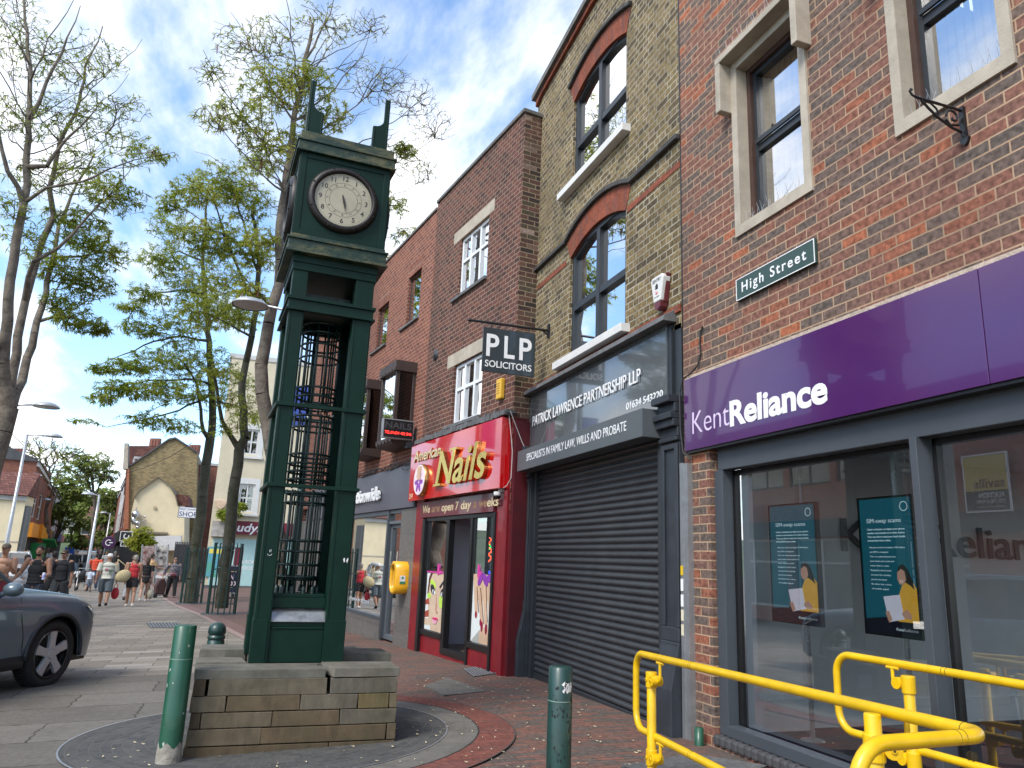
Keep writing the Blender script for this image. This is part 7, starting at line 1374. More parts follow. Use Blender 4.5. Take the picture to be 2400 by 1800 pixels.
# ================================================================ vehicles
def suv(label, paint, loc, rot, group=None):
    t = thing('parked_car', label, 'car', loc, rot, group); ip = lambda x, a, b: float(np.interp(x, a, b))
    X = [-3.82, -3.78, -3.7, -3.5, -3.35]+[-3.30+.045*i for i in range(20)]+[-2.4, -2.2, -1.9, -1.6, -1.3, -1.0, -.8, -.62, -.5]+[-.455+.035*i for i in range(27)]+[.52, .58, .64, .70, .75, .79, .82, .845, .86, .868]
    X = sorted(set(round(x, 4) for x in X)); rows = []
    wf = lambda x: ip(x, [-3.82, -3.78, -3.6, -3.2, -2, 0, .35, .55, .7, .79, .84, .868], [.60, .76, .86, .92, .93, .935, .93, .90, .85, .77, .66, .48])
    bf = lambda x: ip(x, [-3.82, -3.4, -2, -.8, -.5, 0, .4, .6, .75, .84, .868], [1.0, 1.10, 1.07, 1.04, 1.03, 1.005, .965, .92, .85, .77, .70])
    hf = lambda x: ip(x, [-3.82, -3.4, -.9, -.6, -.2, .3, .6, .75, .84, .868], [1.0, 1.10, 1.08, 1.125, 1.11, 1.05, .975, .90, .80, .70])
    def zb(x):
        z = ip(x, [-3.82, -3.5, -3.2, .4, .55, .7, .868], [.48, .36, .30, .30, .29, .27, .33])
        for c in (0, -2.87):
            if abs(x-c) < .425: z = max(z, .375+math.sqrt(.425**2-(x-c)**2))
        return z
    for x in X:
        w_, b_, h_, z = wf(x), bf(x), hf(x), zb(x); cr_ = []
        cr_.append((w_*.965, z)); cr_.append((w_*.995, max(z+.015, ip(x, [-3.8, .5, .868], [.5, .5, .45])))); cr_.append((w_, max(z+.03, .68))); cr_.append((w_*.99, max(z+.045, b_-.16))); cr_.append((w_*.965, b_-.05)); cr_.append((w_*.915, b_)); cr_.append((w_*.84, b_+(h_-b_)*.55)); cr_.append((w_*.55, h_-.008)); cr_.append((0, h_)); rows.append(cr_)
    m = MB(); n_ = 9
    for sgn in (-1, 1):
        k = len(m.v)
        for x, cr_ in zip(X, rows):
            for (yy, z) in cr_: m.v.append((x, sgn*yy, z))
        for i in range(len(X)-1):
            for j in range(n_-1): m.f.append((k+i*n_+j, k+(i+1)*n_+j, k+(i+1)*n_+j+1, k+i*n_+j+1))
        for e_ in (0, len(X)-1): m.f.append(tuple(k+e_*n_+j for j in range(n_))+((k+e_*n_+n_-1),) if 0 else tuple(k+e_*n_+j for j in range(n_)))
    body = m.build('body', paint, t, smooth=True, merge=1e-4)
    m = MB(); m.box(-3.6, .7, -.80, .80, .24, .70); m.build('underbody', BLACK, t)
    # greenhouse
    GX = [(-.55, 1.08, .80), (-.95, 1.36, .74), (-1.35, 1.575, .68), (-1.7, 1.63, .665), (-2.3, 1.655, .66), (-2.9, 1.62, .65), (-3.35, 1.54, .63), (-3.62, 1.30, .66), (-3.78, 1.06, .70)]
    m = MB(); r_ = MB()
    for i in range(len(GX)-1):
        (xa, za, ya), (xb, zb_, yb) = GX[i], GX[i+1]; ba, bb = bf(xa)-.01, bf(xb)-.01; wa, wb = wf(xa)*.90, wf(xb)*.90
        for s_ in (-1, 1): m.quad((xa, s_*wa, ba), (xb, s_*wb, bb), (xb, s_*yb, zb_), (xa, s_*ya, za))
        if i in (0, 1, 6, 7): m.quad((xa, -ya, za), (xa, ya, za), (xb, yb, zb_), (xb, -yb, zb_))
        else: r_.quad((xa, -ya-.005, za), (xa, ya+.005, za), (xb, yb+.005, zb_), (xb, -yb-.005, zb_))
    gl = m.build('window', mat('car_glass', (.012, .014, .016), .04, var=.1, coat=1.), t)
    for s_ in (-1, 1):
        r_.tube([(x, s_*(yy+.002), z) for x, z, yy in GX], .028, 6)
        r_.tube([(-1.62, s_*(.86), 1.06), (-1.72, s_*.665, 1.60)], .03, 6); r_.tube([(-2.75, s_*(.85), 1.07), (-2.7, s_*.655, 1.60)], .035, 6)
    r_.build('roof', paint, t, smooth=False); c = MB()
    for s_ in (-1, 1):
        c.tube([(x, s_*(wf(x)*.905), bf(x)+.004) for x in (-.62, -1, -1.5, -2, -2.6, -3.2, -3.45)], .011, 5); c.tube([(x, s_*(yy+.03), z-.03) for x, z, yy in GX[1:7]], .009, 5); c.tube([(-1.5, s_*.60, 1.66), (-1.7, s_*.60, 1.70), (-3.0, s_*.59, 1.68), (-3.2, s_*.58, 1.60)], .014, 5)
    c.build('chrome_trim', CHROME, t)
    tr = MB(); dk = MB()
    for s_ in (-1, 1):
        for cx_ in (0, -2.87): tr.tube([(cx_+.435*math.cos(R(a)), s_*(.925), .375+.435*math.sin(R(a))) for a in range(-8, 189, 8)], .024, 6)
        tr.box(-2.42, -.44, s_*.86, s_*.925, .27, .40)
        for xs__ in ([(-.60, 1.02), (-.58, .8), (-.52, .6), (-.50, .42)], [(-1.72, 1.04), (-1.70, .7), (-1.72, .42)]): dk.tube([(x, s_*(wf(x)+.0 if z < .95 else wf(x)*.955), z) for x, z in xs__], .004, 4)
    tr.build('arch_trim', mat('trim_grey', (.022, .028, .034), .5), t, smooth=True); dk.build('door_seam', BLACK, t)
    for s_ in (-1, 1):
        h = MB()
        xs__ = [.50, .56, .62, .68, .74, .79, .825]
        for i in range(len(xs__)-1):
            a, b = xs__[i], xs__[i+1]; za, zb_ = bf(a)-.055, bf(b)-.05; ha = .02+.12*i/5.; hb = .02+.12*(i+1)/5.
            h.quad((a, s_*(wf(a)*.985+.006), za-ha), (b, s_*(wf(b)*.985+.006), zb_-hb), (b, s_*(wf(b)*.955+.006), zb_), (a, s_*(wf(a)*.955+.006), za))
        hl = h.build('headlight', mat('headlight', (.05, .052, .055), .06, coat=1.), t); h = MB(); h.tube([(.58, s_*(wf(.58)*.985), bf(.58)-.09), (.72, s_*(wf(.72)*.985+.004), bf(.72)-.10), (.80, s_*(wf(.8)*.985+.006), bf(.8)-.12)], .014, 5); h.build('light_strip', WHITE, hl)
        mi = MB(); mi.ball((-.88, s_*1.02, 1.12), (.085, .11, .075), 12, 8); mi.tube([(-.86, s_*.84, 1.05), (-.87, s_*.95, 1.09)], .03, 6); mi.build('mirror', paint, t, smooth=True)
        hd_ = MB()
        for x in (-1.55, -2.6): hd_.tube([(x, s_*.935, .93), (x-.08, s_*.965, .935), (x-.18, s_*.935, .93)], .013, 6)
        hd_.build('door_handle', paint, t, smooth=True)
        for cx_ in (0, -2.87):
            ty = MB(); oy = s_*.915; prof = [(.255, -.10), (.27, -.02), (.335, .0), (.362, -.025), (.37, -.07), (.37, -.16), (.362, -.205), (.33, -.22), (.25, -.20)]
            ty.lathe([(r0_, s_*(h_)) for r0_, h_ in prof], (0, 0, 0), 36, 1)
            for i in range(60):
                a = 2*math.pi*i/60; ca, sa = math.cos(a), math.sin(a)
                ty.tube([(.372*ca, s_*-.03, .372*sa), (.3735*math.cos(a+.07), s_*-.115, .3735*math.sin(a+.07)), (.372*ca, s_*-.2, .372*sa)], .006, 3)
            M = Matrix.Translation((cx_, oy, .37)); ty.xf(M); w_ = ty.build('wheel', mat('tyre', (.016, .016, .016), .75, var=.2), t, smooth=True)
            rm_ = MB(); rm_.lathe([(.25, s_*-.015), (.262, s_*-.01), (.262, s_*-.12), (.24, s_*-.15), (.06, s_*-.15)], (0, 0, 0), 30, 1)
            rim = rm_.xf(M).build('rim', mat('rim_dark', (.10, .10, .105), .35, metal=.8), w_, smooth=True); sp__ = MB()
            for i in range(5):
                for off in (0,):
                    a = 2*math.pi*i/5+.35
                    q = [(.05, -.05), (.14, -.043), (.245, -.055), (.252, 0), (.245, .055), (.14, .043), (.05, .05)]
                    P_ = [(u_*math.cos(a)-v_*math.sin(a), u_*math.sin(a)+v_*math.cos(a)) for u_, v_ in q]; sp__.prism(P_, 1, s_*-.055, s_*-.015)
            sp__.lathe([(0, s_*-.008), (.05, s_*-.010), (.06, s_*-.03), (.06, s_*-.08)], (0, 0, 0), 18, 1)
            for i in range(5): a = 2*math.pi*i/5+.98; sp__.ball((.075*math.cos(a), s_*-.02, .075*math.sin(a)), .012, 6, 4)
            sp__.xf(M).build('spokes', mat('rim_silver', (.50, .50, .51), .35, metal=.35, var=.1), w_, smooth=False, bevel=.004)
            disc = MB().lathe([(.0, s_*-.10), (.17, s_*-.10)], (0, 0, 0), 24, 1).xf(M).build('brake', mat('brake', (.05, .05, .05), .5), w_)
    MB().quad((-3.80, -.45, .80), (-3.80, .45, .80), (-3.81, .45, .90), (-3.81, -.45, .90)).build('number_plate', mat('plate_yellow', (.7, .55, .05), .5), t)
    for s_ in (-1, 1): MB().box(-3.76, -3.60, s_*.70, s_*.83, .85, 1.15).build('tail_light', mat('tail_red', (.35, .01, .01), .2, coat=1.), t)
    return t
CARP = mat('car_slate_blue', (.105, .145, .175), .3, metal=.15, var=.06, scale=1.5, coat=.5)
sv = suv('slate blue estate car with six spoke wheels cut by the left edge', CARP, (-2.70, 10.85, gz(-2.5, 10.7)), R(62))
suv('white car parked among the walkers at the left', mat('car_white', (.72, .72, .72), .25, coat=1.), (-9.2, 38, gz(-9, 38)), R(-80))
suv('black car further down the street near the left shops', mat('car_black', (.02, .02, .022), .2, coat=1.), (-11.0, 66, gz(-11, 66)), R(-86))
q = gh(35, 1388); bn = thing('sale_banner', 'white banner with dark sale lettering behind the car bonnet', 'banner', (0, 30, 0)); a = gy(2, 1382, 30); b = gy(82, 1352, 30)
MB().box(a[0], b[0], 0, .03, a[1]-.1, b[1]).build('sheet', WREND, bn); ftext('lettering', 'SALE', mat('banner_brown', (.16, .07, .06), .6), bn, 0, 0, 0, .85, .28, .003, .02, M=TM((1, 0, 0), (0, -1, 0), (a[0]+.05, -.005, a[1]+.12)))
mb = MB()
for x in (a[0]+.05, b[0]-.05): mb.tube([(x, .05, a[1]-.9), (x, .05, b[1])], .02, 5)
mb.build('leg', STEEL, bn)
# ================================================================ people
SKIN = mat('skin', (.46, .27, .19), .55, var=.15); SKIN_T = mat('skin_tanned', (.36, .19, .12), .55, var=.15); SKIN_D = mat('skin_dark', (.12, .065, .045), .55)
def cl(n, c, v=.2, s=12, c2=None): return mat('cloth_'+n, c, .85, var=v, scale=s, col2=c2)
def person(label, at, H, face, skin=SKIN, hair=(.03, .02, .015), hair_len=0, top=None, sleeve=.12, top_len=0., tank=False, legs=None, leg_len=1., skirt=0., shoe=(.03, .03, .03), walk=18, arms=((-20, 15, 6), (20, 15, 6)), cap=None, build_=1., vox=.013, seat=False, lean=0., glasses=False, group=None, beard=False, head_turn=0):
    """one figure: x right, y forward, z up, scaled by H; arms = (swing, elbow bend, outward) for the left and right arm"""
    t = thing('person', label, 'person', at, R(face), group); b = build_; V = Vector
    hip = .505
    def leg(s, sw, kb):
        h = V((s*.050*b, 0, hip)); sw, kb = R(sw), R(kb); k = h+V((s*.004, .238*math.sin(sw), -.238*math.cos(sw))); a = k+V((0, .232*math.sin(sw-kb), -.232*math.cos(sw-kb))); return h, k, a, sw-kb
    if seat: LG = [leg(-1, 80, 85), leg(1, 82, 88)]
    else: LG = [leg(-1, walk, 3 if walk > 0 else 4-walk*.9), leg(1, -walk, 3 if walk < 0 else 4+walk*.9)]
    dz = .042-min(q[2].z for q in LG)
    up = lambda p: V((p.x, p.y+lean*(p.z-.5), p.z+dz))
    LG = [tuple(V((p.x, p.y, p.z+dz)) for p in q[:3])+(q[3],) for q in LG]
    def arm(s, sw, el, ab):
        sh = V((s*.108*b, 0, .812)); sw, el, ab = R(sw), R(el), R(ab); e = sh+V((s*.168*math.sin(ab), .168*math.sin(sw)*math.cos(ab), -.168*math.cos(sw)*math.cos(ab)))
        a2 = sw+el; w_ = e+V((s*.148*math.sin(ab*.4), .148*math.sin(a2), -.148*math.cos(a2))); d = (w_-e).normalized(); return up(sh), up(e), up(w_), d
    AR = [arm(-1, *arms[0]), arm(1, *arms[1])]; X = lambda p: tuple(c*H for c in p); m = MB(); U = lambda x, y, z: up(V((x, y, z)))
    def tb(mb_, ps, rs, n=9): mb_.tube([X(p) for p in ps], [r_*H for r_ in rs], n)
    def el(mb_, c, r_, n=12, k=8): mb_.ball(X(c), X(r_), n, k)
    # body: pelvis, waist, chest, neck, head, limbs, hands with fingers; united into one skin
    el(m, U(0, 0, .53), (.088*b, .062*b, .07)); el(m, U(0, 0, .60), (.078*b, .055*b, .07)); el(m, U(0, .004, .70), (.088*b, .060*b, .085)); el(m, U(0, 0, .775), (.098*b, .052*b, .055)); tb(m, [U(0, -.005, .80), U(0, .004, .875)], [.036, .031])
    hd = U(0, .012, .928); el(m, hd, (.042, .053, .062)); el(m, hd+V((0, .012, -.03)), (.032, .038, .036)); tb(m, [hd+V((0, .048, .008)), hd+V((0, .064, -.014)), hd+V((0, .052, -.018))], [.006, .010, .007], 6)
    for s in (-1, 1): el(m, hd+V((s*.043, -.004, -.004)), (.007, .012, .017), 6, 5)
    for s, (sh, e, w_, d) in zip((-1, 1), AR):
        el(m, sh, (.030*b, .032, .032)); tb(m, [sh, sh.lerp(e, .5), e, e.lerp(w_, .35), w_], [.031*b, .029*b, .023*b, .024*b, .016]); hn = w_+d*.045; sd_ = V((0, 1, 0)) if abs(d.y) < .8 else V((1, 0, 0)); sd_ = (sd_-d*sd_.dot(d)).normalized(); nn = d.cross(sd_)
        tb(m, [w_, hn], [.016, .021]); inw = V((-s, 0, 0))
        for k in range(4): r0 = hn+sd_*(.020-.0135*k); tb(m, [r0-d*.008, r0+d*.022+inw*.002, r0+d*(.042-.004*abs(k-1))+inw*.014], [.0068, .0064, .0052], 6)
        tb(m, [w_+d*.02+sd_*.016, w_+d*.045+sd_*.032+inw*.008, w_+d*.062+sd_*.030+inw*.014], [.0085, .0075, .006], 6)
    for s, (h, k, a, an) in zip((-1, 1), LG):
        tb(m, [h+V((0, 0, .01)), h.lerp(k, .5), k, k.lerp(a, .3), a], [.058*b, .050*b, .034, .036*b, .021]); el(m, a+V((0, .03, -.022)), (.024, .056, .02))
    body = m.build('body', skin, t, smooth=True, remesh=vox*.62)
    f = MB()
    for s in (-1, 1): f.ball(X(hd+V((s*.017, .049, .010))), .0052*H, 6, 4)
    f.build('eye', mat('eye_dark', (.03, .025, .02), .3), body)
    f = MB(); f.ball(X(hd+V((0, .050, -.034))), (.014*H, .004*H, .0035*H), 8, 4); f.build('mouth', mat('lip', (.30, .11, .09), .5), body)
    hm = mat('hair_%d%d%d' % tuple(int(c*99) for c in hair), hair, .7, var=.4, scale=20)
    if hair_len >= 0:
        m = MB(); el(m, hd+V((0, -.007, .016)), (.047, .054, .054)); el(m, hd+V((0, -.022, -.006)), (.042, .038, .046))
        if hair_len > 0: tb(m, [hd+V((0, -.035, .0)), hd+V((0, -.042, -hair_len*.5)), hd+V((0, -.036, -hair_len))], [.042, .044, .026], 10); el(m, hd+V((0, -.02, -.02)), (.05, .04, .05))
        if beard: el(m, hd+V((0, .024, -.044)), (.029, .028, .022))
        hr_ = m.build('hair', hm, body, smooth=True, remesh=vox*.8)
    if cap:
        m = MB(); m.lathe([(0, .062*H), (.03*H, .058*H), (.047*H, .038*H), (.050*H, .012*H), (.050*H, .004*H)], X(hd+V((0, -.002, .012))), 14); m.ball(X(hd+V((0, .055, .020))), (.036*H, .040*H, .004*H), 10, 4); m.build('cap', cl(*cap), t, smooth=True)
    if glasses: MB().box(-.036*H+hd.x*H, .036*H+hd.x*H, hd.y*H+.050*H, hd.y*H+.060*H, hd.z*H+.001*H, hd.z*H+.019*H).build('glasses', BLACK, t)
    if top:
        m = MB(); el(m, U(0, 0, .60-top_len), (.092*b, .066*b, .075)); el(m, U(0, 0, .63), (.090*b, .064*b, .09)); el(m, U(0, .004, .70), (.097*b, .068*b, .09))
        if tank: el(m, U(0, 0, .775), (.080*b, .060*b, .055)); tb(m, [U(-.055*b, .035, .77), U(-.052*b, 0, .828), U(-.05*b, -.035, .77)], [.022]*3, 6); tb(m, [U(.055*b, .035, .77), U(.052*b, 0, .828), U(.05*b, -.035, .77)], [.016]*3, 6)
        else:
            el(m, U(0, 0, .775), (.106*b, .060*b, .058)); tb(m, [U(0, -.004, .80), U(0, 0, .842)], [.05, .036])
            for s, (sh, e, w_, d) in zip((-1, 1), AR):
                fr = min(1, sleeve/.168); tb(m, [sh, sh.lerp(e, fr)], [.042*b, .038*b])
                if sleeve > .168: tb(m, [e, e.lerp(w_, min(.95, (sleeve-.168)/.148))], [.036*b, .030*b])
        if top_len: tb(m, [U(0, 0, .56), U(0, 0, .56-top_len)], [.085*b, .094*b], 12)
        m.build('shirt', cl(*top), t, smooth=True, remesh=vox)
    if legs:
        m = MB(); el(m, U(0, 0, .535), (.094*b, .068*b, .06))
        if skirt: tb(m, [U(0, 0, .56), U(0, 0, .56-skirt)], [.088*b, .098*b], 12)
        else:
            for s, (h, k, a, an) in zip((-1, 1), LG):
                if leg_len <= .5: q = h.lerp(k, leg_len*2); tb(m, [h+V((0, 0, .02)), h.lerp(q, .5), q], [.066*b, .062*b, .056*b])
                else: q = k.lerp(a, (leg_len-.5)*2); tb(m, [h+V((0, 0, .02)), h.lerp(k, .5), k, q], [.066*b, .057*b, .046*b, .038])
        m.build('trousers', cl(*legs), t, smooth=True, remesh=vox)
    for s, (h, k, a, an) in zip((-1, 1), LG):
        m = MB(); el(m, a+V((0, .028, -.024)), (.028, .066, .019)); el(m, a+V((0, -.008, -.008)), (.025, .03, .026)); m.build('shoe', cl('shoe_%d' % int(shoe[0]*99), shoe), t, smooth=True)
    t['_h'] = 0; del t['_h']
    return t, AR, H, hd
def feet(px, py): q = gh(px, py); return (q.x, q.y, gz(q.x, q.y))
def byhead(px, py, H):                        # stand a figure of height H so that its crown shows at this pixel
    best = None
    for i in range(1200):
        y = 12+i*.08; q = onY(px, py, y); e = abs(q.z-gz(q.x, y)-H)
        if best is None or e < best[0]: best = (e, y, q.x)
    return (best[2], best[1], gz(best[2], best[1]))
def atH(px, py, y): q = onY(px, py, y); return (q.x, y, gz(q.x, y))
def atY(px, y): x = onY(px, 1350, y).x; return (x, y, gz(x, y))
def carried(name, label, cat, P_, mb, m): return tag(mb.build(name, m, None, smooth=True, loc=P_), label, cat)
def hand(P_, face, AR, k, H, dz=-.06):
    w_ = AR[k][2]+AR[k][3]*.07; c, s = math.cos(R(face)), math.sin(R(face)); x, y, z = w_.x*H, w_.y*H, w_.z*H; return (P_[0]+x*c-y*s, P_[1]+x*s+y*c, P_[2]+z+dz)
# the walkers nearest the camera, seen from behind
A1 = feet(240, 1423); f1 = 4; o, AR, H, hd = person('man in a white cap and pale printed shirt walking away carrying a red bag', A1, 1.79, f1, SKIN_T, (.2, .15, .1), -1, ('floral', (.62, .62, .56), .35, 5, (.50, .52, .42)), .15, .03, False, ('denim', (.115, .145, .17), .25), .46, 0, (.02, .02, .02), 17, ((-12, 12, 12), (10, 10, 10)), ('white', (.75, .75, .75)), 1.16, .012)
def shirt_art(o, H):
    m = MB()
    for i in range(9): a = R(20+17.5*i); m.prism([(-.02*H, .675*H), (-.02*H+.040*H*math.cos(a-.12), .675*H+.034*H*math.sin(a-.12)), (-.02*H+.045*H*math.cos(a), .675*H+.038*H*math.sin(a)), (-.02*H+.040*H*math.cos(a+.12), .675*H+.034*H*math.sin(a+.12))], 1, -.0795*H, -.070*H)
    m.build('print', cl('pink_print', (.62, .20, .30)), o); m = MB()
    for i in range(14): x, z = (.01+.06*rng.random())*H, (.62+.075*rng.random())*H; s = .008*H; m.prism([(x-s, z), (x, z-s*.6), (x+s*1.4, z+s*.4), (x, z+s)], 1, -.0795*H, -.066*H)
    m.build('print', cl('green_print', (.13, .24, .15)), o); ftext('print', 'Coral Reefing', cl('grey_print', (.33, .33, .36)), o, 0, 0, 0, .125*H, .016*H, .003, M=TM((1, 0, 0), (0, -1, 0), (-.062*H, -.0745*H, .742*H)))
shirt_art(o, H)
hp = hand(A1, f1, AR, 1, H); mb = MB(); mb.ball((0, 0, -.27), (.13, .08, .20), 12, 8); mb.tube([(-.07, 0, -.12), (-.04, 0, .03), (0, 0, .06), (.04, 0, .03), (.07, 0, -.12)], .012, 5); carried('carrier_bag', 'red plastic carrier bag hanging from the hand of the man in the cap', 'bag', hp, mb, mat('bag_red', (.55, .02, .03), .35, var=.2))
A = feet(300, 1411); person('man in a beige vest and grey joggers walking away beside the red topped woman', A, 1.76, -2, SKIN, (.10, .06, .04), 0, ('beige', (.50, .38, .28), .15), .0, 0, True, ('grey_jog', (.34, .34, .35), .25), .97, 0, (.03, .035, .05), -20, ((14, 20, 14), (-14, 20, 8)), None, 1.08, .012)
A3 = feet(302, 1423); o, AR, H, hd = person('woman in a red top and black shorts with short grey blonde hair walking away', A3, 1.74, 6, SKIN_T, (.34, .30, .25), .0, ('red_top', (.50, .03, .04), .15), 0, 0, True, ('black', (.012, .012, .014), .2), .28, 0, (.70, .68, .62), 12, ((-8, 10, 6), (4, 8, 5)), None, 1.0, .012)
mb = MB(); mb.ball((0, 0, 0), (.25, .12, .20), 16, 10); mb.tube([(-.12, 0, .14), (-.02, .06, .42), (.05, .10, .58)], .016, 6); mb.tube([(.05, .10, .58), (.16, .12, .35), (.20, .02, .1)], .014, 6)
s_b = carried('straw_bag', 'large pale straw bag on the shoulder of the red topped woman', 'bag', (A3[0]-.30, A3[1]-.12, A3[2]+1.02), mb, mat('straw', (.56, .47, .27), .85, var=.3, scale=30, bump=.5)); s_b.rotation_euler = (0, R(-28), R(10))
A4 = feet(334, 1411); o, AR, H, hd = person('woman with long brown hair in a short black dress walking away', A4, 1.66, 2, SKIN, (.07, .035, .022), .10, ('black', (.012, .012, .014)), .13, .12, False, ('black', (0, 0, 0)), .2, .12, (.65, .64, .62), -14, ((8, 12, 6), (-8, 20, 6)), None, 1.0, .012)
hp = hand(A4, 2, AR, 1, H); mb = MB(); mb.ball((0, 0, -.36), (.12, .09, .19), 12, 8); mb.tube([(-.05, 0, -.2), (0, 0, .05), (.05, 0, -.2)], .010, 5); carried('string_bag', 'pale patterned bag hanging beside the woman in the black dress', 'bag', hp, mb, mat('bag_pale', (.50, .46, .38), .8, var=.4, scale=16))
A = atH(358, 1302, 37); person('dark haired man in a mustard shirt among the market screens', A, 1.76, -60, SKIN_T, (.02, .015, .012), 0, ('mustard', (.50, .33, .16)), .13, 0, False, ('dark_blue', (.03, .035, .05)), .98, 0, (.03, .03, .03), 5, ((40, 60, 8), (30, 50, 8)))
A6 = feet(399, 1401); o, AR, H, hd = person('older woman in a speckled dark jacket and glasses pulling a shopping trolley', A6, 1.64, 196, SKIN, (.16, .10, .06), .0, ('speckled', (.30, .28, .30), .85, 26, (.03, .025, .035)), .27, .03, False, ('black', (0, 0, 0)), .99, 0, (.02, .02, .02), 14, ((-6, 20, 8), (-28, 12, 22)), None, 1.14, .012, glasses=True)
mb = MB(); mb.box(-.17, .17, .05, .09, 0, 0.0); mb = MB(); mb.ball((0, .09, .98), (.13, .05, .085), 12, 8); mb.tube([(-.12, .02, 1.02), (-.06, .12, 1.2), (.06, .08, 1.36)], .010, 5)
sb = carried('shoulder_bag', 'small maroon bag worn across the older woman in the speckled jacket', 'bag', A6, MB().ball((.02, .14, .93), (.14, .05, .085), 12, 8), mat('bag_maroon', (.17, .05, .06), .4)); sb.rotation_euler = (0, 0, R(196))
q = feet(372, 1401); tr = thing('shopping_trolley', 'brown wheeled shopping trolley pulled by the older woman', 'trolley', q, R(20))
mb = MB(); mb.prism([(-.20, .14), (.16, .12), (.20, .55), (.10, .78), (-.10, .74), (-.22, .45)], 1, -.16, .16); mb.build('bag', mat('trolley_brown', (.075, .032, .030), .8, var=.45, scale=9), tr, bevel=.05); mb = MB(); mb.tube([(-.1, 0, .1), (.12, 0, .75), (.30, 0, .98), (.36, 0, .98)], .014, 6); mb.tube([(-.22, -.12, .1), (.22, -.12, .1)], .012, 5); mb.build('frame', BLACK, tr)
for x in (-.2, .2): MB().lathe([(0, -.02), (.09, -.02), (.09, .02), (0, .02)], (x, -.18, .085), 14, 1).build('wheel', BLACK, tr)
# facing the camera behind the car
A = atH(95, 1293, 19.6); o, AR, H, hd = person('bearded man in a black vest walking towards the camera holding a can', A, 1.80, 172, SKIN_T, (.02, .014, .01), 0, ('black', (0, 0, 0)), 0, .02, True, ('dark_blue', (0, 0, 0)), .98, 0, (.03, .03, .03), 12, ((8, 78, 12), (-4, 60, 24)), None, 1.08, .011, beard=True)
hp = hand(A, 172, AR, 0, H, 0); carried('drink_can', 'blue and white drink can in the hand of the man in the black vest', 'can', hp, MB().lathe([(0, -.07), (.032, -.07), (.034, -.06), (.034, .07), (.028, .08), (0, .08)], (0, 0, 0), 14), mat('can_blue', (.08, .12, .5), .3, var=.9, scale=14, col2=(.7, .7, .75)))
A = atH(154, 1296, 24.5); o, AR, H, hd = person('man in a black t-shirt and dark shorts with sunglasses striding towards the camera', A, 1.80, 158, SKIN_T, (.05, .03, .02), 0, ('black_tee', (.016, .017, .022), .2), .14, .02, False, ('charcoal', (.045, .05, .055)), .42, 0, (.05, .05, .05), -16, ((-6, 10, 10), (6, 14, 26)), None, 1.08, .011, glasses=True)
hp = hand(A, 158, AR, 1, H); carried('dark_jacket', 'dark jacket hanging from the hand of the man with sunglasses', 'jacket', hp, MB().tube([(0, 0, .05), (-.06, 0, -.2), (-.20, .02, -.5), (-.30, .0, -.72)], [.05, .13, .12, .04], 9).tube([(0, 0, 0), (.05, .03, -.3), (.02, .03, -.6)], [.05, .10, .03], 8), cl('jacket', (.035, .028, .028), .5, 6))
A = atH(15, 1291, 19.8); person('shirtless smiling man in a flat cap and tan shorts at the left edge', A, 1.80, 168, mat('skin_sunned', (.50, .27, .17), .5, var=.12), (.12, .07, .04), -1, None, 0, 0, False, ('tan', (.52, .38, .20)), .45, 0, (.4, .35, .3), 10, ((10, 110, 10), (-4, 50, 14)), ('capgrey', (.16, .13, .10)), 1.1, .011)
A = atH(130, 1297, 27.5); person('person in black walking behind the man with sunglasses', A, 1.78, 20, SKIN_D, (.015, .012, .01), 0, ('black', (0, 0, 0)), .14, .02, False, ('grey_dark', (.09, .09, .085)), .99, 0, (.4, .4, .4), 14, build_=1.15)
A = atH(64, 1311, 25); person('person with dark curly hair in a loose white shirt facing the shops', A, 1.62, 40, SKIN_T, (.02, .015, .012), .06, ('white_shirt', (.70, .70, .70), .1), .25, .12, False, ('khaki', (.25, .20, .14)), .98, 0, (.3, .3, .3), 8)
A = atY(40, 24); person('boy with dark hair in a white t-shirt sitting behind the car', (A[0], A[1], A[2]), 1.55, 30, SKIN_T, (.015, .012, .01), 0, ('white_shirt', (0, 0, 0)), .13, .02, False, ('grey_dark', (0, 0, 0)), .9, 0, (.6, .6, .6), 0, ((20, 40, 10), (20, 40, 10)), seat=True)
tag(MB().box(-.7, .7, -.25, .25, .30, .38).box(-.6, -.5, -.2, .2, -.05, .30).box(.5, .6, -.2, .2, -.05, .30).build('bench', CONC, None, loc=(A[0]+.05, A[1], A[2]), bevel=.01), 'low bench under the sitting boy', 'bench')
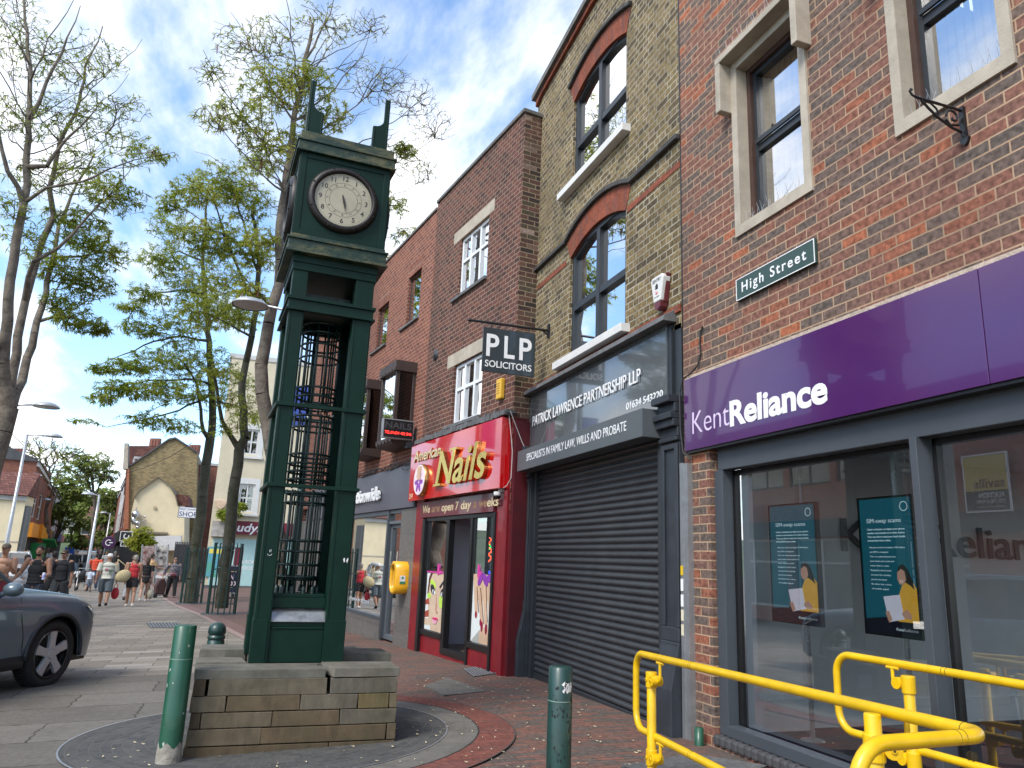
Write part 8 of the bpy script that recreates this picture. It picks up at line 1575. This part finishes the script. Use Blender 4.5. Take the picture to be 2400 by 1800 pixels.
# family and others further away
A = feet(215, 1383); person('woman in an orange red top and jeans with a white strap walking with two children', A, 1.70, -6, SKIN_T, (.02, .015, .012), .0, ('orange_red', (.62, .07, .03), .15), .12, .02, False, ('jeans', (.10, .15, .24)), .98, 0, (.6, .6, .6), -16, ((20, 20, 10), (-14, 15, 10)), None, 1.12)
A = feet(178, 1383); person('small child with big dark curls in black shorts walking away', A, 1.02, 10, SKIN_D, (.012, .01, .008), .06, ('white_shirt', (0, 0, 0)), .12, 0, False, ('black', (0, 0, 0)), .42, 0, (.05, .05, .05), 14, ((-10, 20, 24), (14, 30, 20)), None, 1.05)
A = feet(205, 1388); person('small child in a pale blue t-shirt and grey shorts walking away', A, 1.06, -4, SKIN_T, (.10, .06, .04), 0, ('pale_blue', (.55, .62, .72), .1), .13, .02, False, ('grey_short', (.20, .22, .25)), .44, 0, (.1, .1, .1), -18, ((14, 12, 10), (-20, 20, 14)), None, 1.08)
A = feet(172, 1353); w0, *_ = person('man in a dark jacket and pale jeans walking away further up the street', A, 1.76, 4, SKIN, (.3, .28, .26), 0, ('jacket_grey', (.045, .05, .052)), .3, .02, False, ('pale_jeans', (.28, .36, .45)), .98, 0, (.3, .3, .3), 14)
wp, *_ = person('distant walker in a pale top, left of the blue hoarding', atY(150, 62), 1.72, 8, SKIN, (.05, .03, .02), 0, ('white_shirt', (0, 0, 0)), .13, .02, False, ('dark_blue', (0, 0, 0)), .98, 0, (.1, .1, .1), 12, group='distant walkers')
for px, y, fa, src, lb in ((166, 55, 0, w0, 'distant walker in a dark jacket before the hoarding'), (186, 70, 170, wp, 'distant walker in white below the hoarding'), (198, 58, 20, w0, 'distant walker in dark clothes right of the hoarding'), (193, 84, 0, wp, 'tiny far walker in white at the end of the street'), (228, 66, 10, w0, 'distant walker in dark clothes by the right row'), (242, 60, 180, wp, 'distant walker in white by the dark purple sign'), (262, 54, 0, w0, 'distant walker in dark clothes by the black bar'), (110, 58, 0, wp, 'distant walker in white near the black car'), (205, 92, 0, w0, 'tiny far walker in dark clothes at the end of the street')):
    dup(src, atY(px, y), R(fa), lb, 'distant walkers')
q = atY(196, 40); pm = thing('pushchair', 'dark pushchair ahead of the two small children', 'pushchair', q, R(5))
MB().ball((0, .1, .65), (.22, .26, .26), 12, 8).box(-.2, .2, -.1, .35, .38, .50).build('seat', cl('black', (0, 0, 0)), pm, smooth=False); mb = MB()
for x in (-.22, .22): mb.tube([(x, .35, .1), (x, .1, .5), (x, -.35, 1.0)], .013, 5); mb.tube([(x, -.3, .1), (x, .05, .55)], .013, 5)
mb.tube([(-.22, -.35, 1.0), (.22, -.35, 1.0)], .015, 5); mb.build('frame', STEEL, pm)
for x in (-.22, .22):
    for y in (-.3, .35): MB().lathe([(0, -.02), (.10, -.02), (.10, .02), (0, .02)], (0, 0, 0), 12, 0).xf(Matrix.Translation((x, y, .10))).build('wheel', BLACK, pm)
